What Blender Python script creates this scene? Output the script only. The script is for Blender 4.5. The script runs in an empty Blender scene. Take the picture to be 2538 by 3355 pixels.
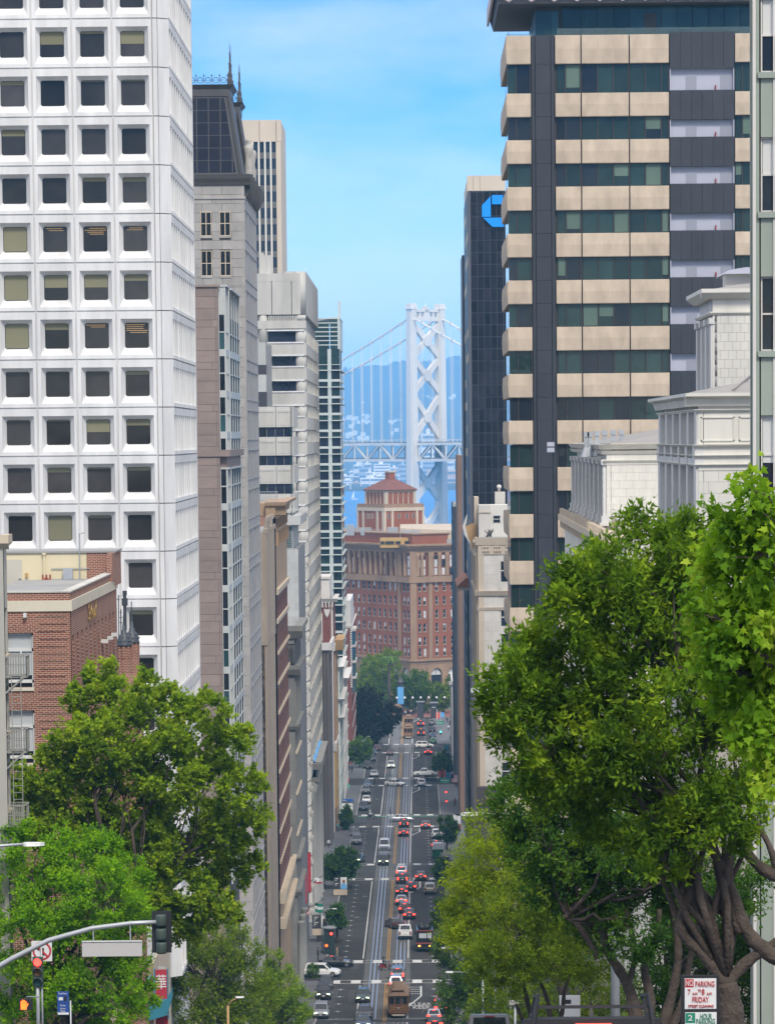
import bpy,math,random
import numpy as np
from mathutils import Vector,Matrix
random.seed(7);RNG=np.random.default_rng(11)
SC=bpy.context.scene
COL=SC.collection
# --------- camera
F,PW,PH=12500.0,2538.0,3355.0
PPX,PPY=1269.0,2572.0
YAW,PITCH,ROLL=0.0083582,0.0906346,-0.0096
CAM=Vector((4.4,0.0,82.0))
cd=bpy.data.cameras.new('camera');cam=bpy.data.objects.new('camera',cd);COL.objects.link(cam)
CR=Matrix.Rotation(YAW,3,'Z')@Matrix.Rotation(math.pi/2-PITCH,3,'X')@Matrix.Rotation(ROLL,3,'Z')
cam.matrix_world=Matrix.Translation(CAM)@CR.to_4x4()
cd.sensor_fit='HORIZONTAL';cd.sensor_width=36.0;cd.lens=F/PW*36.0
cd.shift_x=0.0;cd.shift_y=(PPY-PH/2)/PW
cd.clip_start=0.5;cd.clip_end=60000.0
SC.camera=cam
# --------- sky and sun
SUN_EL,SUN_AZ=math.radians(48),math.radians(166)
world=bpy.data.worlds.new('World');SC.world=world;world.use_nodes=True
wn=world.node_tree;bg=wn.nodes['Background']
sky=wn.nodes.new('ShaderNodeTexSky');sky.sky_type='NISHITA';sky.sun_disc=False
sky.sun_elevation=SUN_EL;sky.sun_rotation=SUN_AZ
sky.air_density=0.7;sky.dust_density=0.2;sky.ozone_density=2.5;sky.altitude=80
tc=wn.nodes.new('ShaderNodeTexCoord')
mp=wn.nodes.new('ShaderNodeMapping');mp.inputs['Scale'].default_value=(5.0,5.0,16.0)
nz=wn.nodes.new('ShaderNodeTexNoise');nz.inputs['Scale'].default_value=1.6;nz.inputs['Detail'].default_value=6;nz.inputs['Roughness'].default_value=.55
rp=wn.nodes.new('ShaderNodeMapRange');rp.inputs['From Min'].default_value=.44;rp.inputs['From Max'].default_value=.72;rp.inputs['To Max'].default_value=.46
sep=wn.nodes.new('ShaderNodeSeparateXYZ')
el=wn.nodes.new('ShaderNodeMapRange');el.interpolation_type='SMOOTHSTEP';el.inputs['From Min'].default_value=.13;el.inputs['From Max'].default_value=.42;el.inputs['To Max'].default_value=.85
ad=wn.nodes.new('ShaderNodeMath');ad.use_clamp=True
low=wn.nodes.new('ShaderNodeMapRange');low.inputs['From Min'].default_value=.005;low.inputs['From Max'].default_value=.075;low.inputs['To Min'].default_value=.62;low.inputs['To Max'].default_value=0;ad2=wn.nodes.new('ShaderNodeMath');ad2.use_clamp=True
hs=wn.nodes.new('ShaderNodeHueSaturation');hs.inputs['Hue'].default_value=.512;hs.inputs['Saturation'].default_value=1.66;hs.inputs['Value'].default_value=.95
mx=wn.nodes.new('ShaderNodeMixRGB');mx.inputs['Color2'].default_value=(7.6,7.4,7.6,1)
wn.links.new(tc.outputs['Generated'],mp.inputs['Vector']);wn.links.new(mp.outputs['Vector'],nz.inputs['Vector'])
wn.links.new(tc.outputs['Generated'],sep.inputs[0]);wn.links.new(sep.outputs['Z'],el.inputs['Value'])
wn.links.new(nz.outputs['Fac'],rp.inputs['Value']);wn.links.new(rp.outputs['Result'],ad.inputs[0]);wn.links.new(el.outputs['Result'],ad.inputs[1]);wn.links.new(sep.outputs['Z'],low.inputs['Value']);wn.links.new(low.outputs['Result'],ad2.inputs[0]);wn.links.new(ad.outputs[0],ad2.inputs[1]);wn.links.new(ad2.outputs[0],mx.inputs['Fac'])
wn.links.new(sky.outputs['Color'],hs.inputs['Color']);wn.links.new(hs.outputs['Color'],mx.inputs['Color1']);wn.links.new(mx.outputs['Color'],bg.inputs['Color'])
bg.inputs['Strength'].default_value=0.084
sl=bpy.data.lights.new('sun','SUN');sl.energy=1.5;sl.angle=math.radians(12);sl.color=(1.0,.94,.85)
so=bpy.data.objects.new('sun',sl);COL.objects.link(so)
SUNDIR=Vector((math.sin(SUN_AZ)*math.cos(SUN_EL),math.cos(SUN_AZ)*math.cos(SUN_EL),math.sin(SUN_EL)))
so.rotation_euler=SUNDIR.to_track_quat('Z','Y').to_euler();so.location=(0,-50,200)
SC.view_settings.view_transform='Standard';SC.view_settings.look='None'
SC.view_settings.exposure=1.02;SC.view_settings.gamma=1.0;SC.view_settings.use_curve_mapping=False
SC.render.engine='CYCLES'
SC.cycles.max_bounces=6;SC.cycles.diffuse_bounces=3;SC.cycles.glossy_bounces=2;SC.cycles.transmission_bounces=4
SC.cycles.transparent_max_bounces=6;SC.cycles.volume_bounces=1
SC.cycles.use_denoising=True
# --------- picture geometry
def ray(px,py):
 return CR@Vector(((px-PPX)/F,-(py-PPY)/F,-1.0))
def atY(px,py,Y):
 d=ray(px,py);return CAM+d*((Y-CAM.y)/d.y)
def atX(px,py,X):
 d=ray(px,py);return CAM+d*((X-CAM.x)/d.x)
def yX(px,py,X):return atX(px,py,X).y
def xY(px,py,Y):return atY(px,py,Y).x
def zY(px,py,Y):return atY(px,py,Y).z
PROF=[(-300,1.7),(6,1.7),(20,4.2),(41,8.2),(60,11.0),(125,21.5),(150,24.9),(250,41.5),(290,47.4),(310,49.5),(420,66.0),(450,69.2),(497,69.5),(630,71.7),(745,74.8),(850,76.6),(955,77.9),(1090,79.8),(1260,80.0)]
PD=[p[0]for p in PROF];PHH=[p[1]for p in PROF]
def gz(y):return 82.0-float(np.interp(y,PD,PHH))
def gnd(px,py):
 d=ray(px,py);lo,hi=300.0,1250.0
 for _ in range(50):
  m=(lo+hi)/2;p=CAM+d*(m/d.y)
  if p.z>gz(m):lo=m
  else:hi=m
 p=CAM+d*(lo/d.y);p.z=gz(lo);return p
# --------- objects
I4=Matrix.Identity(4);WM={}
def link(name,data,parent=None,M=None):
 o=bpy.data.objects.new(name,data);COL.objects.link(o)
 M=I4 if M is None else M
 if parent is not None:
  o.parent=parent;o.matrix_parent_inverse=WM[parent.name].inverted()
 o.matrix_basis=M;WM[o.name]=M.copy()
 return o
def tag(o,label=None,cat=None,group=None,kind=None):
 if label:o['label']=label
 if cat:o['category']=cat
 if group:o['group']=group
 if kind:o['kind']=kind
 return o
def thing(name,label,cat,loc=(0,0,0),group=None,rz=0.0):
 o=link(name,None,None,Matrix.Translation(Vector(loc))@Matrix.Rotation(rz,4,'Z'))
 o.empty_display_size=.3
 return tag(o,label,cat,group)
def mesh(name,v,f,mat,smooth=False):
 me=bpy.data.meshes.new(name);me.from_pydata([tuple(p)for p in v],[],f)
 if mat:me.materials.append(mat)
 if smooth:me.shade_smooth()
 return me
def npmesh(name,V,Fq,mat,smooth=False):
 """V (n,3), Fq (m,k) faces all of k corners"""
 me=bpy.data.meshes.new(name);n,(m,k)=len(V),Fq.shape
 me.vertices.add(n);me.vertices.foreach_set('co',V.astype(np.float32).ravel())
 me.loops.add(m*k);me.loops.foreach_set('vertex_index',Fq.astype(np.int32).ravel())
 me.polygons.add(m);me.polygons.foreach_set('loop_start',np.arange(0,m*k,k,dtype=np.int32))
 if mat:me.materials.append(mat)
 if smooth:me.polygons.foreach_set('use_smooth',np.ones(m,dtype=bool))
 me.update(calc_edges=True);return me
class Fr:
 """a facade frame: u along the wall, d out of it, z up (world height)"""
 def __init__(s,O,U,N):s.O=Vector(O);s.U=Vector(U).normalized();s.N=Vector(N).normalized()
 def p(s,u,d,z):return s.O+s.U*u+s.N*d+Vector((0,0,z))
def west(Y):return Fr((0,Y,0),(1,0,0),(0,-1,0))
def south(X):return Fr((X,0,0),(0,1,0),(1,0,0))
def north(X):return Fr((X,0,0),(0,1,0),(-1,0,0))
CUBE_F=[(0,1,3,2),(4,6,7,5),(0,4,5,1),(2,3,7,6),(0,2,6,4),(1,5,7,3)]
class MB:
 def __init__(s):s.v=[];s.f=[]
 def pts(s,P,faces):
  b=len(s.v);s.v+=[Vector(p)for p in P];s.f+=[tuple(i+b for i in q)for q in faces];return s
 def box(s,fr,u0,u1,z0,z1,d0,d1):
  return s.pts([fr.p(u,d,z)for u in(u0,u1)for d in(d0,d1)for z in(z0,z1)],CUBE_F)
 def abox(s,x0,x1,y0,y1,z0,z1):
  return s.pts([(x,y,z)for x in(x0,x1)for y in(y0,y1)for z in(z0,z1)],CUBE_F)
 def hull(s,A,B):
  n=len(A);b=len(s.v);s.v+=[Vector(p)for p in A]+[Vector(p)for p in B]
  s.f+=[tuple(range(b+n-1,b-1,-1)),tuple(range(b+n,b+2*n))]
  s.f+=[(b+i,b+(i+1)%n,b+n+(i+1)%n,b+n+i)for i in range(n)];return s
 def bar(s,a,b,w,h=None,up=(0,0,1)):
  a,b=Vector(a),Vector(b);d=(b-a).normalized();h=w if h is None else h
  x=d.cross(Vector(up))
  if x.length<1e-4:x=d.cross(Vector((0,1,0)))
  x.normalize();y=x.cross(d);q=[x*w/2*i+y*h/2*j for i,j in((-1,-1),(1,-1),(1,1),(-1,1))]
  return s.hull([a+k for k in q],[b+k for k in q])
 def tube(s,P,R,n=8):
  P=[Vector(p)for p in P];R=R if hasattr(R,'__len__')else[R]*len(P);b=len(s.v)
  ref=None
  for i,p in enumerate(P):
   d=(P[min(i+1,len(P)-1)]-P[max(i-1,0)]).normalized()
   if ref is None:ref=d.orthogonal().normalized()
   x=(ref-d*ref.dot(d));x=x.normalized()if x.length>1e-5 else d.orthogonal().normalized();ref=x;y=d.cross(x)
   s.v+=[p+(x*math.cos(2*math.pi*k/n)+y*math.sin(2*math.pi*k/n))*R[i]for k in range(n)]
  for i in range(len(P)-1):
   for k in range(n):
    k2=(k+1)%n;s.f.append((b+i*n+k,b+i*n+k2,b+(i+1)*n+k2,b+(i+1)*n+k))
  s.f.append(tuple(range(b+n-1,b-1,-1)));e=b+(len(P)-1)*n;s.f.append(tuple(range(e,e+n)))
  return s
 def lathe(s,c,prof,n=12):
  b=len(s.v);c=Vector(c)
  for r,z in prof:s.v+=[c+Vector((r*math.cos(2*math.pi*k/n),r*math.sin(2*math.pi*k/n),z))for k in range(n)]
  for i in range(len(prof)-1):
   for k in range(n):
    k2=(k+1)%n;s.f.append((b+i*n+k,b+i*n+k2,b+(i+1)*n+k2,b+(i+1)*n+k))
  s.f.append(tuple(range(b+n-1,b-1,-1)));e=b+(len(prof)-1)*n;s.f.append(tuple(range(e,e+n)))
  return s
 def mesh(s,name,mat,smooth=False):return mesh(name,s.v,s.f,mat,smooth)
 def obj(s,name,mat,parent=None,smooth=False):return link(name,s.mesh(name,mat,smooth),parent)
UB={}
def ubox(mat):
 if mat.name not in UB:
  UB[mat.name]=mesh('block_'+mat.name,[(u,d,z)for u in(0,1)for d in(0,1)for z in(0,1)],CUBE_F,mat)
 return UB[mat.name]
def piece(name,parent,fr,u0,u1,z0,z1,d0,d1,mat):
 """one block, pane or panel as its own object; alike ones share mesh data"""
 M=Matrix.Identity(4);U=fr.U*(u1-u0);N=fr.N*(d1-d0)
 for i in range(3):M[i][0]=U[i];M[i][1]=N[i];M[i][2]=0.0
 M[2][2]=z1-z0;o=fr.p(u0,d0,z0)
 for i in range(3):M[i][3]=o[i]
 return link(name,ubox(mat),parent,M)
def place(name,me,parent,fr,u,d,z):
 M=Matrix.Identity(4);o=fr.p(u,d,z)
 for i in range(3):M[i][0]=fr.U[i];M[i][1]=fr.N[i];M[i][3]=o[i]
 return link(name,me,parent,M)
def structure(name,mb_or_mesh,mat=None):
 o=mb_or_mesh.obj(name,mat)if isinstance(mb_or_mesh,MB)else link(name,mb_or_mesh)
 o['kind']='structure';return o
RAW={}
WORDS=["CLEAR","KEEP","School","Pay by Phone","Pay by","License","Plate","NO","PARKING","7","A.M.","TO","8","FRIDAY","STREET CLEANING","2","HOUR","Battery","80","101","Davis","Kearny","FABLE'S","GRILL","citi","0","1","CALIFORNIA","\u83ef","TOWN"]
_tmp=[]
for w_ in WORDS:
 cu=bpy.data.curves.new('lettering','FONT');cu.body=w_;cu.size=1.0;cu.extrude=.01;cu.align_x='CENTER';cu.align_y='CENTER';cu.resolution_u=3
 o_=bpy.data.objects.new('lettering',cu);COL.objects.link(o_);_tmp.append((w_,o_))
dg_=bpy.context.evaluated_depsgraph_get();dg_.update()
for w_,o_ in _tmp:RAW[w_]=bpy.data.meshes.new_from_object(o_.evaluated_get(dg_))
for w_,o_ in _tmp:cu=o_.data;bpy.data.objects.remove(o_);bpy.data.curves.remove(cu)
def text_mesh(body,size,mat,depth=.01):
 me=RAW[body].copy();me.transform(Matrix.Diagonal((size,size,1,1)));me.materials.clear();me.materials.append(mat)
 return me
def letters(name,parent,body,size,mat,fr,u,z,d,wide=None):
 """lettering standing on a facade frame; read by someone facing the frame"""
 me=text_mesh(body,size,mat)
 R=fr.N.cross(Vector((0,0,1)))*-1.0
 sx=1.0
 if wide:
  w=max(v.co.x for v in me.vertices)-min(v.co.x for v in me.vertices);sx=wide/w
 M=Matrix.Identity(4);o=fr.p(u,d,z)
 for i in range(3):M[i][0]=R[i]*sx;M[i][1]=(0,0,1)[i];M[i][2]=fr.N[i];M[i][3]=o[i]
 return link(name,me,parent,M)
# --------- materials
MATS={}
def srgb(r,g,b):
 f=lambda c:(c/255/12.92)if c/255<=.04045 else((c/255+.055)/1.055)**2.4
 return(f(r),f(g),f(b))
def NL(nt,a,b):nt.links.new(a,b)
def mat(name,col,rough=.8,var=.10,scale=.6,streak=3.0,objvar=.0,bump=0.0,bscale=8.0,metal=0.0,spec=.5,coat=0.0,fine=None):
 if name in MATS:return MATS[name]
 m=bpy.data.materials.new(name);m.use_nodes=True;nt=m.node_tree;b=nt.nodes['Principled BSDF'];MATS[name]=m
 b.inputs['Roughness'].default_value=rough;b.inputs['Metallic'].default_value=metal
 b.inputs['Specular IOR Level'].default_value=spec;b.inputs['Coat Weight'].default_value=coat
 geo=nt.nodes.new('ShaderNodeNewGeometry');pos=geo.outputs['Position']
 mpg=nt.nodes.new('ShaderNodeMapping');mpg.inputs['Scale'].default_value=(scale,scale,scale/streak);NL(nt,pos,mpg.inputs['Vector'])
 n1=nt.nodes.new('ShaderNodeTexNoise');n1.inputs['Scale'].default_value=1.0;n1.inputs['Detail'].default_value=7;n1.inputs['Roughness'].default_value=.62
 NL(nt,mpg.outputs['Vector'],n1.inputs['Vector'])
 mr=nt.nodes.new('ShaderNodeMapRange');mr.inputs['From Min'].default_value=.25;mr.inputs['From Max'].default_value=.75
 mr.inputs['To Min'].default_value=1-var*1.3;mr.inputs['To Max'].default_value=1+var*.8;NL(nt,n1.outputs['Fac'],mr.inputs['Value'])
 val=mr.outputs['Result']
 if objvar:
  oi=nt.nodes.new('ShaderNodeObjectInfo');m2=nt.nodes.new('ShaderNodeMapRange')
  m2.inputs['To Min'].default_value=1-objvar;m2.inputs['To Max'].default_value=1+objvar;NL(nt,oi.outputs['Random'],m2.inputs['Value'])
  mu=nt.nodes.new('ShaderNodeMath');mu.operation='MULTIPLY';NL(nt,val,mu.inputs[0]);NL(nt,m2.outputs['Result'],mu.inputs[1]);val=mu.outputs[0]
 mc=nt.nodes.new('ShaderNodeMixRGB');mc.blend_type='MULTIPLY';mc.inputs['Fac'].default_value=1.0
 mc.inputs['Color1'].default_value=(*col,1);NL(nt,val,mc.inputs['Color2']);NL(nt,mc.outputs['Color'],b.inputs['Base Color'])
 if bump:
  n2=nt.nodes.new('ShaderNodeTexNoise');n2.inputs['Scale'].default_value=bscale;n2.inputs['Detail'].default_value=4;NL(nt,pos,n2.inputs['Vector'])
  bp=nt.nodes.new('ShaderNodeBump');bp.inputs['Strength'].default_value=bump;bp.inputs['Distance'].default_value=.05
  NL(nt,n2.outputs['Fac'],bp.inputs['Height']);NL(nt,bp.outputs['Normal'],b.inputs['Normal'])
 return m
def brick_mat(name,c1,c2,mortar,w=.22,h=.075,joint=.012,var=.12):
 m=mat(name,(1,1,1),.85,var,.5,2.0);nt=m.node_tree;b=nt.nodes['Principled BSDF']
 geo=nt.nodes.new('ShaderNodeNewGeometry');sp=nt.nodes.new('ShaderNodeSeparateXYZ');NL(nt,geo.outputs['Position'],sp.inputs[0])
 ad=nt.nodes.new('ShaderNodeMath');NL(nt,sp.outputs['X'],ad.inputs[0]);NL(nt,sp.outputs['Y'],ad.inputs[1])
 cb=nt.nodes.new('ShaderNodeCombineXYZ');NL(nt,ad.outputs[0],cb.inputs['X']);NL(nt,sp.outputs['Z'],cb.inputs['Y'])
 br=nt.nodes.new('ShaderNodeTexBrick');NL(nt,cb.outputs[0],br.inputs['Vector']);br.inputs['Scale'].default_value=1.0
 br.inputs['Brick Width'].default_value=w;br.inputs['Row Height'].default_value=h;br.inputs['Mortar Size'].default_value=joint
 br.inputs['Color1'].default_value=(*c1,1);br.inputs['Color2'].default_value=(*c2,1);br.inputs['Mortar'].default_value=(*mortar,1)
 mixn=[n for n in nt.nodes if n.type=='MIX_RGB'][0];NL(nt,br.outputs['Color'],mixn.inputs['Color1'])
 bp=nt.nodes.new('ShaderNodeBump');bp.inputs['Strength'].default_value=.6;bp.inputs['Distance'].default_value=.012;bp.invert=True
 NL(nt,br.outputs['Fac'],bp.inputs['Height']);NL(nt,bp.outputs['Normal'],b.inputs['Normal'])
 return m
def glass(name,col,rough=.04,var=.35,objvar=.3,spec=.32):
 m=mat(name,col,rough,var,.25,1.0,objvar,0,8,0,spec)
 nt=m.node_tree;b=nt.nodes['Principled BSDF']
 geo=nt.nodes.new('ShaderNodeNewGeometry');n2=nt.nodes.new('ShaderNodeTexNoise');n2.inputs['Scale'].default_value=.35;NL(nt,geo.outputs['Position'],n2.inputs['Vector'])
 bp=nt.nodes.new('ShaderNodeBump');bp.inputs['Strength'].default_value=.15;bp.inputs['Distance'].default_value=.25
 NL(nt,n2.outputs['Fac'],bp.inputs['Height']);NL(nt,bp.outputs['Normal'],b.inputs['Normal'])
 return m
def glow(name,col,strength):
 if name in MATS:return MATS[name]
 m=bpy.data.materials.new(name);m.use_nodes=True;b=m.node_tree.nodes['Principled BSDF']
 b.inputs['Base Color'].default_value=(*[c*.4 for c in col],1);b.inputs['Emission Color'].default_value=(*col,1);b.inputs['Emission Strength'].default_value=strength
 MATS[name]=m;return m
M_conc=mat('pale_concrete',(.52,.50,.45),.85,.18,.5,5,.03)
M_white=mat('white_precast',(.70,.69,.665),.7,.17,.8,6,.02)
M_joint=mat('dark_joint',(.10,.095,.09),.9,.1)
M_glass=glass('dark_glass',(.018,.022,.030))
M_glass2=glass('blue_black_glass',(.022,.026,.045))
M_green=glass('green_glass',(.022,.045,.042))
M_greenb=mat('green_blind',(.10,.16,.12),.5,.1,.4,1,.15)
M_teal=glass('teal_glass',(.03,.075,.085))
M_olive=mat('olive_blind',(.20,.19,.115),.8,.05,.5,1,.12)
M_frame=mat('white_frame',(.62,.63,.60),.5,.05)
M_dframe=mat('dark_frame',(.045,.042,.045),.5,.1)
M_gran=mat('grey_granite',(.37,.35,.325),.75,.17,.8,1.5,.09)
M_rose=mat('rose_granite',(.265,.205,.18),.7,.12,.6,.4,.08)
M_tan=mat('tan_terracotta',(.36,.245,.15),.8,.12,.4,3,.04)
M_cream=mat('cream_stone',(.55,.46,.34),.8,.10,.5,3,.04)
M_asph=mat('asphalt',(.036,.034,.033),.9,.38,.28,1.0,0,.15,20)
M_roof=mat('grey_roof',(.30,.30,.29),.9,.15,.3,1)
M_black=mat('black_plastic',(.02,.02,.022),.5,.1)
M_steel=mat('galvanised_steel',(.42,.44,.45),.45,.10,3,1,0,0,8,.4)
# --------- masonry helpers
def split(a,b,cuts):
 out=[(a,b)]
 for c0,c1 in cuts:
  nx=[]
  for s0,s1 in out:
   if c1<=s0 or c0>=s1:nx.append((s0,s1))
   else:
    if c0-s0>.05:nx.append((s0,c0))
    if s1-c1>.05:nx.append((c1,s1))
  out=nx
 return out
def ashlar(parent,fr,u0,u1,z0,z1,h,w,mt,openings=(),joint=.035,d0=0.0,d1=.06,name='stone_block',off=0.0):
 z=z1;r=0
 while z>z0+.05:
  zb=max(z0,z-h);mid=(z+zb)/2
  cuts=[(a,b)for a,b,c,d in openings if c<mid<d]
  s=u0-(w/2 if r%2 else 0)-off
  while s<u1:
   a,b=max(s,u0),min(s+w,u1)
   if b-a>.08:
    for p0,p1 in split(a,b,cuts):
     piece(name,parent,fr,p0+joint/2,p1-joint/2,zb+joint/2,z-joint/2,d0,d1,mt)
   s+=w
  z=zb;r+=1
def facade(parent,fr,u0,u1,z0,z1,cols,rows,wall,t=.3,pane=None,name='wall',mull=None,sill=None,blind=0.0,proud=0.0,wname='window_pane',blindmat=None,framew=.07):
 """a wall with real openings; every pane is an object"""
 mb=MB();cols=sorted(cols);rows=sorted(rows);e=u0
 for a,b in cols:
  mb.box(fr,e,a,z0,z1,-t,proud);e=b
 mb.box(fr,e,u1,z0,z1,-t,proud)
 for a,b in cols:
  e=z0
  for c,d in rows:
   mb.box(fr,a,b,e,c,-t,-.002);e=d
  mb.box(fr,a,b,e,z1,-t,-.002)
 o=mb.obj(name,wall,parent)
 pane=pane or[M_glass]
 for a,b in cols:
  for c,d in rows:
   p=piece(wname,parent,fr,a,b,c,d,-t-.02,-t*.7,random.choice(pane))
   if mull:
    f=MB();wd=framew;q=-t*.7
    f.box(fr,a,a+wd,c,d,q,q+.06).box(fr,b-wd,b,c,d,q,q+.06).box(fr,a+wd,b-wd,d-wd,d,q,q+.06).box(fr,a+wd,b-wd,c,c+wd,q,q+.06)
    if 'v' in mull[1]:f.box(fr,(a+b)/2-wd/2,(a+b)/2+wd/2,c+wd,d-wd,q,q+.05)
    if 'h' in mull[1]:f.box(fr,a+wd,b-wd,(c+d)/2-wd/2,(c+d)/2+wd/2,q,q+.055)
    f.obj('window_frame',mull[0],p)
   if blind and random.random()<blind:
    hh=(d-c)*random.choice((.25,.4,.5,.6))
    piece('blind',p,fr,a+.06,b-.06,d-hh,d-.05,-t*.7,-t*.7+.015,blindmat or M_frame)
   if sill:piece('sill',p,fr,a-.08,b+.08,c-.14,c,-t*.6,.10,sill)
 return o
def core(parent,x0,x1,y0,y1,z0,z1,mt,name='core',roof=None):
 MB().abox(x0,x1,y0,y1,z0,z1).obj(name,mt,parent)
 if roof:MB().abox(x0+.1,x1-.1,y0+.1,y1-.1,z1,z1+.06).obj('roof',roof,parent)
def band(parent,fr,u0,u1,prof,mt,name='cornice',ends=True):
 """moulding run along a wall: prof is a list of (d, z) points, closed"""
 return MB().hull([fr.p(u0,d,z)for d,z in prof],[fr.p(u1,d,z)for d,z in prof]).obj(name,mt,parent)
def skin_mesh(name,V,E,R,sub_=1):
 me=bpy.data.meshes.new(name);me.from_pydata(V,E,[]);o=bpy.data.objects.new(name,me);COL.objects.link(o)
 md=o.modifiers.new('s','SKIN');md.use_smooth_shade=True
 sv=me.skin_vertices[0].data
 for i,r in enumerate(R):sv[i].radius=(r,r)if not isinstance(r,tuple)else r
 sv[0].use_root=True;ss=o.modifiers.new('u','SUBSURF');ss.levels=ss.render_levels=sub_
 dg=bpy.context.evaluated_depsgraph_get();dg.update();out=bpy.data.meshes.new_from_object(o.evaluated_get(dg));out.name=name
 bpy.data.objects.remove(o);return out
def figure(pose):
 st={'walk':(.16,-.16,.10,-.12),'stand':(.02,-.02,.02,.02),'run':(.26,-.26,.2,-.2)}.get(pose,(0,0,0,0));a,b,c,d=st
 V=[(0,0,.95),(0,.01,1.12),(0,.015,1.34),(0,.02,1.50),(0,.04,1.62),(0,.05,1.74)];E=[(0,1),(1,2),(2,3),(3,4),(4,5)];R=[(.15,.11),(.14,.10),(.17,.11),.055,(.085,.10),(.07,.085)]
 def add(p,par,r):V.append(p);R.append(r);E.append((par,len(V)-1));return len(V)-1
 for s,f,g in((-1,a,d),(1,b,c)):
  sh=add((s*.19,.01,1.42),2,.065);el=add((s*.25,g*.6,1.14),sh,.05);wr=add((s*.23,g+.08,.90),el,.038);hd=add((s*.22,g+.12,.80),wr,.035)
  if pose=='ride':V[el]=(s*.27,.20,1.18);V[wr]=(s*.26,.42,1.10);V[hd]=(s*.26,.50,1.10)
  hp=add((s*.10,0,.90),0,.10)
  if pose=='ride':kn=add((s*.16,.40,.82),hp,.075);an=add((s*.16,.36,.40),kn,.05);ft=add((s*.16,.50,.36),an,.04)
  else:kn=add((s*.10,f*.7+.03,.50),hp,.07);an=add((s*.10,f,.09),kn,.048);ft=add((s*.10,f+.15,.045),an,.042)
 return skin_mesh('figure_'+pose,V,E,R)
FIG={p:figure(p)for p in('walk','stand','ride')}
# --------- ground, road, pavements, water, hills
def yrange(a,b,s=6.0):
 n=max(1,int((b-a)/s));return[a+(b-a)*i/n for i in range(n+1)]
def strip(mb,x0,x1,y0,y1,dz=0.0,thick=0.0,s=6.0):
 ys=yrange(y0,y1,s)
 for a,b in zip(ys[:-1],ys[1:]):
  za,zb=gz(a)+dz,gz(b)+dz
  mb.pts([(x0,a,za),(x1,a,za),(x1,b,zb),(x0,b,zb)],[(0,1,2,3)])
 if thick:
  for a,b in zip(ys[:-1],ys[1:]):
   za,zb=gz(a)+dz,gz(b)+dz
   for x in(x0,x1):mb.pts([(x,a,za-thick),(x,b,zb-thick),(x,b,zb),(x,a,za)],[(0,1,2,3)])
  for y in(y0,y1):
   z=gz(y)+dz;mb.pts([(x0,y,z-thick),(x1,y,z-thick),(x1,y,z),(x0,y,z)],[(0,1,2,3)])
 return mb
M_ground=mat('city_ground',(.16,.16,.155),.9,.2,.05,1)
M_walk=mat('sidewalk_concrete',(.115,.115,.122),.85,.18,.5,1,0,.1,12)
M_kerb=mat('kerb_stone',(.34,.33,.30),.85,.15,1.2,1)
M_track=mat('track_bed_concrete',(.10,.098,.094),.8,.2,.35,1)
M_rail=mat('polished_rail',(.55,.62,.72),.28,.1,1,1,0,0,8,.85)
M_paint=mat('white_road_paint',(.62,.62,.60),.75,.30,1.3,1)
M_yel=mat('yellow_road_paint',(.50,.26,.03),.75,.3,1.2,1)
M_gpaint=mat('green_road_paint',(.10,.30,.20),.8,.25,1.2,1)
M_plaza=mat('brick_plaza',(.23,.095,.075),.85,.2,.4,1)
XL,XR,PL,PR=-8.1,8.4,-12.6,13.2
mb=MB();ys=[-300,-100,0]+yrange(10,1225,15)
for a,b in zip(ys[:-1],ys[1:]):
 mb.pts([(-900,a,gz(a)-.25),(900,a,gz(a)-.25),(900,b,gz(b)-.25),(-900,b,gz(b)-.25)],[(0,1,2,3)])
mb.pts([(-900,1225,gz(1225)-.25),(900,1225,gz(1225)-.25),(900,1226,-4),(-900,1226,-4)],[(0,1,2,3)])
mb.pts([(-9000,1226,-4),(9000,1226,-4),(9000,6000,-4),(-9000,6000,-4)],[(0,1,2,3)])
structure('ground',mb,M_ground)
DY=lambda py:gnd(1290,py).y
YE=DY(2352)
CROSS=[(118,148),(286,314),(DY(3226),DY(3144)),(DY(2886),DY(2829)),(DY(2712),DY(2668)),(DY(2577),DY(2548)),(DY(2469),DY(2438))]
structure('road',strip(MB(),XL,XR,0,YE),M_asph)
mb=MB()
for a,b in CROSS:
 strip(mb,-260,XL,a+3,b-3);strip(mb,XR,260,a+3,b-3)
structure('cross_street',mb,M_asph)
e=5.0;mw,mk=MB(),MB()
for a,b in CROSS+[(YE,None)]:
 s0,s1=e,a+(3 if b else 0)
 strip(mw,PL,XL-.18,s0,s1,.13,.13);strip(mw,XR+.18,PR,s0,s1,.13,.13)
 strip(mk,XL-.18,XL,s0,s1,.135,.14);strip(mk,XR,XR+.18,s0,s1,.135,.14)
 e=(b-3)if b else 0
structure('sidewalk',mw,M_walk);structure('kerb',mk,M_kerb)
structure('brick_plaza',strip(MB(),-40,40,YE,1122,.02),M_plaza)
TX=1.66
mt=MB();strip(mt,-3.0,3.0,300,YE,.004);structure('track_bed',mt,M_track)
mr=MB()
for c in(-TX,TX):
 for o,w in((-.53,.10),(.53,.10),(0,.13)):strip(mr,c+o-w/2,c+o+w/2,300,YE,.012)
structure('cable_car_track',mr,M_rail)
my=MB()
segs=[];e=320
for a,b in CROSS[2:]+[(YE,YE)]:
 segs.append((e,a+1));e=b-1
for a,b in segs:
 strip(my,-.20,-.08,a,b,.010);strip(my,.08,.20,a,b,.010)
structure('yellow_centre_line',my,M_yel)
XW1=gnd(1200,3050).x;XW2=gnd(1338,3068).x
ml=MB()
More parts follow.
